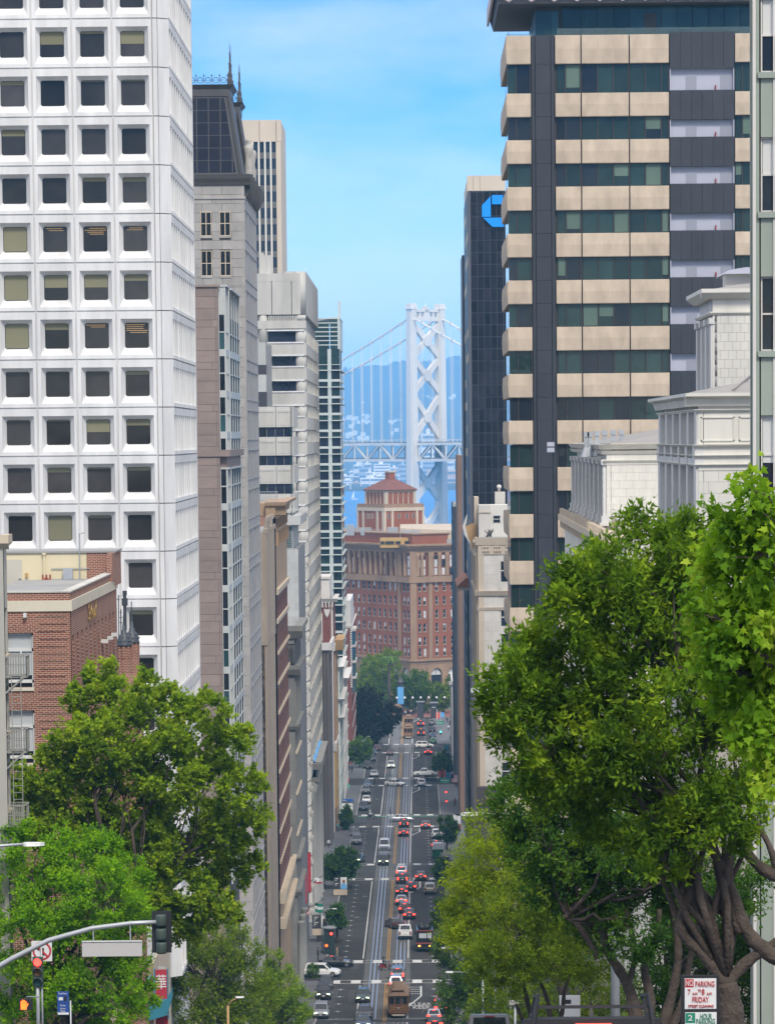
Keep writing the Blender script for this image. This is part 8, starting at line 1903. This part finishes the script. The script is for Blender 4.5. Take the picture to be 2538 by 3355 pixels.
M_signw=mat('white_sign_face',(.70,.70,.68),.5,.06);M_signr=mat('red_sign_paint',(.48,.03,.035),.5,.08);M_redlit=glow('lit_red_signal',(1,.03,.02),4);M_orlit=glow('lit_orange_hand',(1,.10,.01),2.2);M_ambr=mat('amber_lens',(.16,.075,.02),.4,.05);M_grnl=mat('green_lens',(.02,.10,.09),.4,.05)
t=T_('traffic_signal','post signal showing red beside an orange hand signal at the lower left','traffic signal',X(123),D)
MB().tube([(X(123),D,gz(D)-.1),(X(123),D,Z(3140))],.07,8).obj('pole',M_steel,t,True);MB().tube([(X(137),D,gz(D)-.1),(X(137),D,Z(3100))],.035,8).obj('thin_pole',M_steel,t,True)
for i,mt in enumerate((M_redlit,M_ambr,M_grnl)):
 c=fr.p(X(125),.10,Z(3152+i*32));m=MB();m.abox(c.x-.19,c.x+.19,c.y-.05,c.y+.2,c.z-.19,c.z+.19);m.obj('signal_section',M_sg,t)
 m=MB();m.tube([c+Vector((0,-.05,0)),c+Vector((0,-.09,0))],.15,16);m.obj('signal_lens',mt,t)
 m=MB()
 for k in range(9):a0,a1=math.pi*k/9,math.pi*(k+1)/9;m.hull([c+Vector((.17*math.cos(a),-.05,.17*math.sin(a)))for a in(a0,a1)]+[c+Vector((.185*math.cos(a),-.05,.185*math.sin(a)))for a in(a1,a0)],[c+Vector((.17*math.cos(a),-.30,.17*math.sin(a)))for a in(a0,a1)]+[c+Vector((.185*math.cos(a),-.30,.185*math.sin(a)))for a in(a1,a0)])
 m.obj('visor',M_sg,t)
MB().box(fr,X(64),X(106),Z(3309),Z(3272),0,.25).obj('walk_signal_box',M_black,t);MB().box(fr,X(86),X(128),Z(3267),Z(3264),.05,.09).obj('bracket',M_steel,t)
m=MB();hx,hz_=X(78),Z(3291);m.box(fr,hx-.11,hx+.11,hz_-.17,hz_+.03,.25,.265)
for k in range(4):m.box(fr,hx-.11+k*.058,hx-.062+k*.058,hz_+.03,hz_+(.15,.2,.19,.14)[k],.25,.265)
m.pts([fr.p(hx+.11,.26,hz_-.1),fr.p(hx+.18,.26,hz_+.04),fr.p(hx+.15,.26,hz_+.08),fr.p(hx+.11,.26,hz_)],[(0,1,2,3)]);m.obj('orange_hand',M_orlit,t)
b=link('no_turn_sign',None,t,Matrix.Translation(fr.p(X(137),.0,Z(3120))));MB().box(fr,X(104),X(171),Z(3152),Z(3085),-.12,-.09).obj('sign_plate',M_signw,b)
def ringsign(fr,u,z,r,d,parent,arrow=True):
 m=MB();n=22
 for k in range(n):
  a0,a1=2*math.pi*k/n,2*math.pi*(k+1)/n;m.hull([fr.p(u+q*math.cos(a),d,z+q*math.sin(a))for q,a in((r,a0),(r,a1),(r*.8,a1),(r*.8,a0))],[fr.p(u+q*math.cos(a),d+.01,z+q*math.sin(a))for q,a in((r,a0),(r,a1),(r*.8,a1),(r*.8,a0))])
 m.bar(fr.p(u-r*.62,d+.012,z+r*.62),fr.p(u+r*.62,d+.012,z-r*.62),.012,r*.2,up=(fr.U+Vector((0,0,1))))
 m.obj('prohibition_ring',M_signr,parent)
 if arrow:
  m=MB();m.box(fr,u+r*.05,u+r*.22,z-r*.5,z+r*.3,d,d+.006).box(fr,u-r*.3,u+r*.22,z+r*.15,z+r*.32,d,d+.006);m.hull([fr.p(u-r*.3,d,z+r*.5),fr.p(u-r*.3,d,z-r*.03),fr.p(u-r*.6,d,z+r*.23)],[fr.p(u-r*.3,d+.006,z+r*.5),fr.p(u-r*.3,d+.006,z-r*.03),fr.p(u-r*.6,d+.006,z+r*.23)]);m.obj('arrow',M_trimk,parent)
ringsign(fr,X(138),Z(3118),.36,-.088,b)
D=140;fr=west(D);X=lambda px:xY(px,3290,D);Z=lambda py:zY(207,py,D);M_bsign=mat('blue_sign_face',(.02,.07,.30),.5,.06)
t=T_('parking_pay_sign','blue pay-by-phone parking sign on a thin pole at the lower left','sign',X(231),D)
MB().tube([(X(231),D,gz(D)-.1),(X(231),D,Z(3280))],.03,8).obj('pole',M_steel,t,True)
for a,b_ in((3249,3286),(3288,3326)):piece('sign_plate',t,fr,X(188),X(226),Z(b_),Z(a),.02,.04,M_bsign)
for tx,py,sz in(('Pay by Phone',3256,.30),('Pay by',3295,.18),('License',3305,.2),('Plate',3314,.16)):letters('lettering',t,tx,.09,M_signw,fr,X(206),Z(py),.045,sz)
piece('phone_icon',t,fr,X(210),X(219),Z(3281),Z(3264),.04,.046,M_trimk);piece('meter_icon',t,fr,X(193),X(207),Z(3278),Z(3268),.04,.046,M_signw);piece('white_strip',t,fr,X(189),X(225),Z(3325),Z(3318),.04,.046,M_signw)
D=54;fr=west(D);X=lambda px:xY(px,3270,D);Z=lambda py:zY(2290,py,D);M_gsign=mat('green_sign_face',(.015,.22,.13),.5,.06)
t=T_('parking_sign','no parking and two hour parking sign in a dark frame by the ficus trunk','sign',X(2330),D)
MB().tube([(X(2290),D+.05,gz(D)-.1),(X(2290),D+.05,Z(3200))],.035,8).obj('pole',M_steel,t,True)
MB().box(fr,X(2230),X(2354),Z(3420),Z(3196),-.02,.02).obj('sign_frame',M_black,t)
a=piece('sign_plate',t,fr,X(2242),X(2345),Z(3306),Z(3206),.02,.028,M_signw);b=piece('sign_plate',t,fr,X(2243),X(2346),Z(3400),Z(3317),.02,.028,M_signw)
piece('red_field',a,fr,X(2243),X(2271),Z(3235),Z(3208),.028,.031,M_signr);piece('green_field',b,fr,X(2244),X(2276),Z(3352),Z(3319),.028,.031,M_gsign)
for par,tx,px,py,wd,mt in((a,'NO',2257,3222,24,M_signw),(a,'PARKING',2308,3225,63,M_signr),(a,'7',2256,3251,9,M_signr),(a,'A.M.',2276,3256,18,M_signr),(a,'TO',2290,3246,9,M_signr),(a,'8',2302,3251,10,M_signr),(a,'A.M.',2323,3256,18,M_signr),(a,'FRIDAY',2293,3276,54,M_signr),(a,'STREET CLEANING',2295,3297,83,M_signr),(b,'2',2260,3336,15,M_signw),(b,'HOUR',2311,3331,38,M_gsign),(b,'PARKING',2310,3348,62,M_gsign)):
 big=tx in('NO','PARKING','7','8','FRIDAY','2','HOUR');letters('lettering',par,tx,.115 if big else .055,mt,fr,X(px),Z(py),.033,wd*D/F)
D=120;fr=west(D);t=T_('regulation_sign','white truck-ban sign half hidden behind the stems on the right','sign',xY(1866,3300,D),D)
piece('sign_plate',t,fr,xY(1832,3300,D),xY(1900,3300,D),zY(1860,3350,D),zY(1860,3262,D),0,.03,M_signw);piece('truck_icon',t,fr,xY(1842,3300,D),xY(1870,3300,D),zY(1860,3290,D),zY(1860,3276,D),.03,.036,M_trimk);MB().tube([(xY(1866,3300,D),D+.05,gz(D)),(xY(1866,3300,D),D+.05,zY(1866,3262,D))],.03,8).obj('pole',M_steel,t)
D=145;t=T_('meter_post','slim pale post with a flat head beside the grey jeep','post',xY(1687,3300,D),D);MB().tube([(xY(1687,3300,D),D,gz(D)),(xY(1687,3300,D),D,zY(1687,3290,D))],.05,8).obj('pole',M_steel,t,True);MB().abox(xY(1668,3285,D),xY(1697,3285,D),D-.15,D+.15,zY(1687,3292,D),zY(1687,3280,D)).obj('head',M_grey,t)
def board(name,label,cat,px0,px1,py0,py1,D,mt,words=(),side=None,post=True,pyb=None):
 fr=west(D);t=T_(name,label,cat,xY((px0+px1)/2,py1,D),D);a,b,c,d=xY(px0,py0,D),xY(px1,py0,D),zY(px0,py1,D),zY(px0,py0,D)
 p=piece('board',t,fr,a,b,c,d,-.04,.04,mt)
 for tx,fy,sz,wd,m_ in words:letters('lettering',p,tx,(d-c)*sz,m_,fr,(a+b)/2,d-(d-c)*fy,.05,(b-a)*wd)
 if post:MB().tube([((a+b)/2 if side is None else(a if side<0 else b),D+.1,gz(D)-.1),((a+b)/2 if side is None else(a if side<0 else b),D+.1,d+.2)],.07,8).obj('post',M_steel,t,True)
 return t,fr,p,(a,b,c,d)
M_pur=mat('purple_banner',(.13,.12,.32),.8,.1);M_redban=mat('red_banner',(.42,.025,.045),.8,.1,.8,3);M_orange=mat('orange_red_banner',(.62,.08,.04),.8,.08);M_skyb=mat('sky_blue_poster',(.12,.38,.70),.7,.15);M_photo=mat('grey_photo_print',(.33,.32,.30),.7,.5,2.2,1)
board('street_banner','purple banner at the left kerb before the fifth crossing','banner',1160,1177,2449,2475,925,M_pur,side=1);board('street_banner','white picture banner paired with the purple one on the left','banner',1179,1193,2443,2472,925,M_photo,side=-1)
board('street_banner','purple banner on the left kerb before the third crossing','banner',1125,1146,2702,2740,720,M_pur)
board('street_banner','orange-red banner near the plaza on the right','banner',1427,1440,2335,2355,1040,M_orange,side=1);board('street_banner','orange-red banner beside the round tree on the right','banner',1437,1458,2519,2547,858,M_orange,side=1)
board('poster','blue and white picture poster beside the far red banner','poster',1443,1455,2335,2350,1040,M_skyb,side=-1);board('poster','blue picture poster beside the nearer red banner','poster',1460,1475,2522,2550,858,M_skyb,side=-1)
board('street_banner','rainbow-bright teal and yellow banner on the right pavement','banner',1456,1469,2441,2470,950,mat('teal_banner',(.03,.35,.45),.7,.3,.8,1))
board('direction_sign','large green direction sign over the right kerb','sign',1441,1473,2551,2584,845,M_gsign,(('Battery',.2,.22,.8,M_signw),('80',.5,.2,.3,M_signw),('101',.8,.2,.5,M_signw)))
board('street_name_sign','small green street name sign near the plaza on the right','sign',1429,1454,2363,2375,1010,M_gsign,(('Davis',.5,.7,.6,M_signw),));board('street_name_sign','green street name sign beside the first crossing on the right','sign',1484,1509,3238,3254,470,M_gsign,(('Kearny',.5,.6,.8,M_signw),))
t,fr,p,(a,b,c,d)=board('no_turn_sign','white no left turn sign on the right kerb','sign',1460,1476,2703,2740,700,M_signw);ringsign(fr,(a+b)/2,d-(d-c)*.25,(b-a)*.44,.045,p,False);piece('black_bar',p,fr,a+.1,b-.1,c+(d-c)*.15,c+(d-c)*.28,.04,.05,M_trimk)
board('bus_stop_sign','yellow diamond merge sign at the right kerb','sign',1441,1459,2988,3008,540,mat('yellow_sign',(.70,.33,.02),.5,.05))
board('restaurant_sign','red restaurant sign on the left pavement at the fourth crossing','sign',1117,1144,2549,2565,850,M_redban,(("FABLE'S",.28,.42,.85,M_signw),('GRILL',.75,.42,.75,M_signw)),post=False);board('green_kiosk','green kiosk panel under the red restaurant sign','kiosk',1125,1144,2569,2596,830,mat('kiosk_green',(.09,.42,.26),.6,.08))
t,fr,p,bb=board('shop_awning','blue bank fascia above the left pavement before the third crossing','awning',1096,1157,2619,2631,775,mat('bank_blue',(.01,.10,.40),.5,.06),(('citi',.5,.8,.25,M_signw),),post=False)
t,fr,p,bb=board('bus_shelter','white poster panel and shelter below the blue fascia','shelter',1118,1155,2630,2664,765,M_signw,post=False);MB().box(fr,bb[0]-.6,bb[1]+.3,bb[3],bb[3]+.12,-1.4,.2).obj('shelter_roof',M_dframe,t);MB().box(fr,bb[0]-.6,bb[0]-.5,gz(765),bb[3],-1.4,0).obj('shelter_wall',M_teal,t)
def kiosk(label,x0,x1,x2,py0,py1,D,face):
 t,fr,p,(a,b,c,d)=board('poster_kiosk',label,'kiosk',x0,x2,py0,py1,D,M_dframe,post=False);k=xY(x1,py0,D);w=.06
 for i in range(6):piece('text_line',p,fr,a+.25,k-.3-.25*(i%3),d-(d-c)*(.16+.13*i),d-(d-c)*(.11+.13*i),.04,.048,M_signw)
 q=piece('picture',p,fr,k+w,b-w,c+w,d-w,.04,.05,M_signw);m=MB();cx,cz=(k+b)/2,c+(d-c)*.62;r=(b-k)*.22
 m.hull([fr.p(cx+r*math.cos(a_),.052,cz+1.25*r*math.sin(a_))for a_ in np.linspace(0,2*math.pi,14)[:-1]],[fr.p(cx+r*math.cos(a_),.058,cz+1.25*r*math.sin(a_))for a_ in np.linspace(0,2*math.pi,14)[:-1]]);m.obj('printed_face',mat('printed_skin',(.22,.11,.07),.7,.1),q)
 m=MB();m.hull([fr.p(u,.052,z)for u,z in((k+w,c+w),(b-w,c+w),(cx+r*1.5,cz-r*1.4),(cx,cz-r),(cx-r*1.5,cz-r*1.4))],[fr.p(u,.057,z)for u,z in((k+w,c+w),(b-w,c+w),(cx+r*1.5,cz-r*1.4),(cx,cz-r),(cx-r*1.5,cz-r*1.4))]);m.obj('printed_shirt',face,q)
 MB().box(fr,a,b,c-.9,c,-.05,.05).obj('base_panel',M_bpan,t);MB().box(fr,a+.6,b-.6,gz(D)-.1,c-.9,-.3,.3).obj('pedestal',M_dframe,t)
kiosk('poster kiosk with a smiling portrait before the second crossing on the left',1092,1114,1137,2874,2915,590,M_skyb);kiosk('poster kiosk with a man in a dark suit beyond the first crossing on the left',1022,1050,1073,3000,3044,528,M_dkst)
D=513;fr=west(D);X=lambda px:xY(px,3090,D);Z=lambda py:zY(1080,py,D);t=T_('news_kiosk','dark green kiosk with lit red signals at the left of the first crossing','kiosk',X(1080),D)
MB().box(fr,X(1060),X(1095),gz(D),Z(3045),-1.2,0).obj('cabinet',mat('dark_green_kiosk',(.018,.032,.028),.5,.1),t);MB().lathe((X(1078),D+.6,Z(3045)),[(1.0,0),(1.05,.15),(.6,.3)],8).obj('roof',M_bgrey,t)
for px,py,mt in((1085,3060,M_redlit),(1069,3099,M_orlit)):m=MB();c=fr.p(X(px),.06,Z(py));m.tube([c,c+Vector((0,-.05,0))],.19,12);m.obj('signal_lens',mt,t);MB().box(fr,X(px)-.28,X(px)+.28,Z(py)-.3,Z(py)+.3,0,.05).obj('signal_box',M_black,t)
for i,(px,py,D,lb)in enumerate(((1461,2596,815,'red signal on a post at the right of the fourth crossing'),(1462,2627,790,'lower red signal near the right kerb tree'),(1472,2755,690,'red signal beside the no left turn sign'),(1118,2755,705,'red signal on the left kerb beside the purple banner'),(1175,2443,960,'tiny red signal by the purple and white banners'),(1443,2398,1000,'green signal on the right before the plaza'))):
 fr=west(D);x,z=xY(px,py,D),zY(px,py,D);t=T_('traffic_signal',lb,'traffic signal',x,D,'signals along the street');MB().tube([(x,D+.2,gz(D)),(x,D+.2,z-.3)],.07,6).obj('pole',M_steel,t);MB().abox(x-.22,x+.22,D,D+.3,z-.75,z+.3).obj('housing',M_black,t)
 m=MB();m.tube([(x,D-.02,z),(x,D-.08,z)],.19,12);m.obj('signal_lens',M_redlit if i<5 else glow('lit_green_signal',(.05,.9,.7),5),t)
def flag(label,px,py,w,h,D,kind,xp):
 p=atY(px,py,D);W,H=w*D/F,h*D/F;t=thing('flag',label,'flag',(xp,D,p.z),'flags on angled poles');n,r=10,(13 if kind=='us' else 3)
 m=MB();m.tube([(xp,D,p.z-.3),(p.x+W*.6,D,p.z+H*.9)],.05,6);m.obj('pole',M_dframe,t)
 pt=lambda u,v:Vector((p.x-W/2+W*u,D+.18*math.sin(u*7+v*2),p.z+H/2-H*v-.25*H*u*(1-u)-.12*H*u))
 for k in range(r):
  m=MB();v0,v1=k/r,(k+1)/r
  for i in range(n):m.hull([pt(i/n,v0),pt((i+1)/n,v0),pt((i+1)/n,v1),pt(i/n,v1)],[q+Vector((0,.015,0))for q in(pt(i/n,v0),pt((i+1)/n,v0),pt((i+1)/n,v1),pt(i/n,v1))])
  m.obj('stripe',{'us':(M_redban,M_signw)[k%2],'gw':(M_gsign,M_signw,M_gsign)[k%3],'wr':(M_signw,M_signw,M_redban)[k%3]}[kind],t)
 if kind=='us':
  m=MB();q=[pt(.0,0),pt(.4,0),pt(.4,.54),pt(0,.54)];m.hull([a+Vector((0,-.03,0))for a in q],[a+Vector((0,-.02,0))for a in q]);m.obj('canton',mat('flag_blue',(.015,.02,.10),.8,.05),t)
flag('striped flag hanging over the left pavement below the red banners',998,2982,34,26,520,'us',XM+.2);flag('green and white flag beside the striped one on the left',1045,2973,26,30,523,'gw',XM+.2);flag('white and red flag farther along the left bank front',1042,2885,26,18,548,'wr',XM+.3)
flag('striped flag leaning over the right pavement',1488,2549,20,26,815,'us',XRB-.4);flag('white and red flag low over the right pavement',1497,2690,24,44,705,'wr',XRB-.4)
for i,(a,b,c,d,D,lb)in enumerate(((1005,1018,2794,2925,531,'long red banner on the left bank front, the farther one'),(990,1004,2856,2962,519,'long red banner on the left bank front, the nearer one'))):
 t=thing('facade_banner',lb,'banner',(XM+.5,D,zY(a,d,D)),'red banners');fr=west(D);MB().box(fr,xY(a,c,D),xY(b,c,D),zY(a,d,D),zY(a,c,D),-.02,.02).obj('cloth',M_redban,t)
 for py in(c,d):MB().tube([(XM,D,zY(a,py,D)),(xY(b,py,D),D,zY(a,py,D))],.05,6).obj('rod',M_dframe,t)
t,fr,p,(a,b,c,d)=board('address_banner','white vertical banner with black address numbers on the right','banner',1490,1506,2463,2529,878,M_signw,post=False)
for i,(ch,s)in enumerate((('2',.30),('0',.30),('1',.30))):
 me=text_mesh(ch,1.3,M_trimk);link('lettering',me,p,Matrix.Translation(fr.p((a+b)/2,.05,c+.55+i*.85))@Matrix(((0,-1,0,0),(0,0,-1,0),(1,0,0,0),(0,0,0,1))))
link('lettering',text_mesh('CALIFORNIA',.42,M_trimk),p,Matrix.Translation(fr.p((a+b)/2,.05,c+3.4))@Matrix(((0,-1,0,0),(0,0,-1,0),(1,0,0,0),(0,0,0,1))))
g=500.0;t=thing('corner_canopy','dark green curved canopy at the left corner of the first crossing','canopy',(-12,g,gz(g)));P=[atY(px,py,g)for px,py in((934,3140),(960,3118),(1005,3112),(1002,3122),(965,3134),(934,3150))];MB().hull(P,[p+Vector((0,5,.6))for p in P]).obj('canopy_shell',mat('canopy_green',(.03,.05,.05),.5,.1),t)
for px in(938,958):x=xY(px,3150,g+1);MB().tube([(x,g+1,gz(g)),(x,g+1,zY(px,3140,g))],.08,8).obj('post',M_dframe,t)
D=232;fr=west(D);X=lambda px:xY(px,3250,D);Z=lambda py:zY(530,py,D);M_tealp=mat('teal_paint',(.03,.20,.27),.6,.12);M_aqua=mat('aqua_tile',(.12,.55,.58),.5,.1)
t=thing('pagoda_shop','shop with teal balcony, aqua eave and red character banner among the trees','building',(-12.5,D,gz(D)))
core(t,-19,-12.1,D+1,D+17,gz(D)-.5,Z(3165),M_cream,'core',M_roof);MB().box(fr,X(430),X(500),gz(D),Z(3170),-.9,-.6).obj('front_wall',M_tan,t)
MB().box(fr,X(510),X(548),Z(3290),Z(3178),.0,.06).obj('red_banner',M_redban,t);MB().box(fr,X(505),X(510),Z(3340),Z(3175),-.05,.1).box(fr,X(548),X(552),Z(3340),Z(3175),-.05,.1).obj('banner_frame',M_tealp,t)
letters('lettering',t,'華',1.0,M_signw,fr,X(529),Z(3222),.07,.62);letters('lettering',t,'TOWN',.22,M_signw,fr,X(530),Z(3172),.07,.40)
m=MB();A=[(432,3205),(440,3222),(470,3218),(488,3206),(497,3190),(490,3215),(470,3232),(435,3236)];m.hull([fr.p(X(a),.5,Z(b))for a,b in A],[fr.p(X(a),-.6,Z(b))for a,b in A]);m.obj('curved_eave',M_aqua,t)
m=MB();A=[(480,3280),(548,3272),(565,3236),(565,3268),(548,3322),(485,3340)];m.hull([fr.p(X(a),.8,Z(b))for a,b in A],[fr.p(X(a),-.3,Z(b))for a,b in A]);m.obj('balcony',M_tealp,t)
for px in(440,468):MB().box(fr,X(px),X(px)+.12,gz(D),Z(3175),-.5,-.3).obj('gold_post',M_ggold,t)
MB().box(fr,X(508),X(548),gz(D),Z(3330),-.4,-.1).obj('red_shopfront',M_redban,t)
for px,D,h,lb in((1377,1090,46,'tall dark glass kiosk on the brick plaza'),(1421,1085,46,'dark column kiosk right of the plaza')):
 x=xY(px,2340,D);t=thing('plaza_kiosk',lb,'kiosk',(x,D,gz(D)));MB().abox(x-.9,x+.9,D-.8,D+.8,gz(D)-.1,gz(D)+4.4).obj('column',M_dframe,t);MB().abox(x-1.2,x+1.2,D-1.1,D+1.1,gz(D)+4.4,gz(D)+4.7).obj('cap',M_bgrey,t)
for k in range(7):
 px,D=1300+26*k,1101;x=xY(px,2340,D);t=thing('plaza_lamp','globe lamp post standing in the brick plaza','lamp post',(x,D,gz(D)),'globe lamps on the plaza');MB().tube([(x,D,gz(D)),(x,D,gz(D)+4.6)],.08,6).obj('pole',M_dframe,t);MB().lathe((x,D,gz(D)+4.6),[(.05,0),(.32,.2),(.36,.4),(.2,.7),(.05,.75)],10).obj('globe',M_signw,t,True)
x=xY(1312,2300,1104);t=thing('plaza_monument','dark monument with banners in the plaza trees','monument',(x,1104,gz(1104)));MB().lathe((x,1104,gz(1104)-.1),[(1.5,0),(1.4,.8),(.9,1),(.8,9),(1.1,9.4),(.4,10.5)],10).obj('shaft',M_dframe,t);MB().abox(x-.9,x+.9,1103,1103.1,gz(1104)+3,gz(1104)+8).obj('picture_panel',M_skyb,t)
# --------- the air
hm=bpy.data.materials.new('haze_air');hm.use_nodes=True;nt=hm.node_tree
for n_ in list(nt.nodes):
 if n_.type!='OUTPUT_MATERIAL':nt.nodes.remove(n_)
pv=nt.nodes.new('ShaderNodeVolumePrincipled');pv.inputs['Color'].default_value=(.25,.61,1.0,1);pv.inputs['Density'].default_value=1.0e-4;pv.inputs['Anisotropy'].default_value=-.35
NL(nt,pv.outputs['Volume'],[n_ for n_ in nt.nodes if n_.type=='OUTPUT_MATERIAL'][0].inputs['Volume'])
hz=MB().abox(-8900,8900,-280,16900,-6,470).obj('haze',hm)
tag(hz,'pale blue haze over the bay and the far hills','haze',kind='stuff')
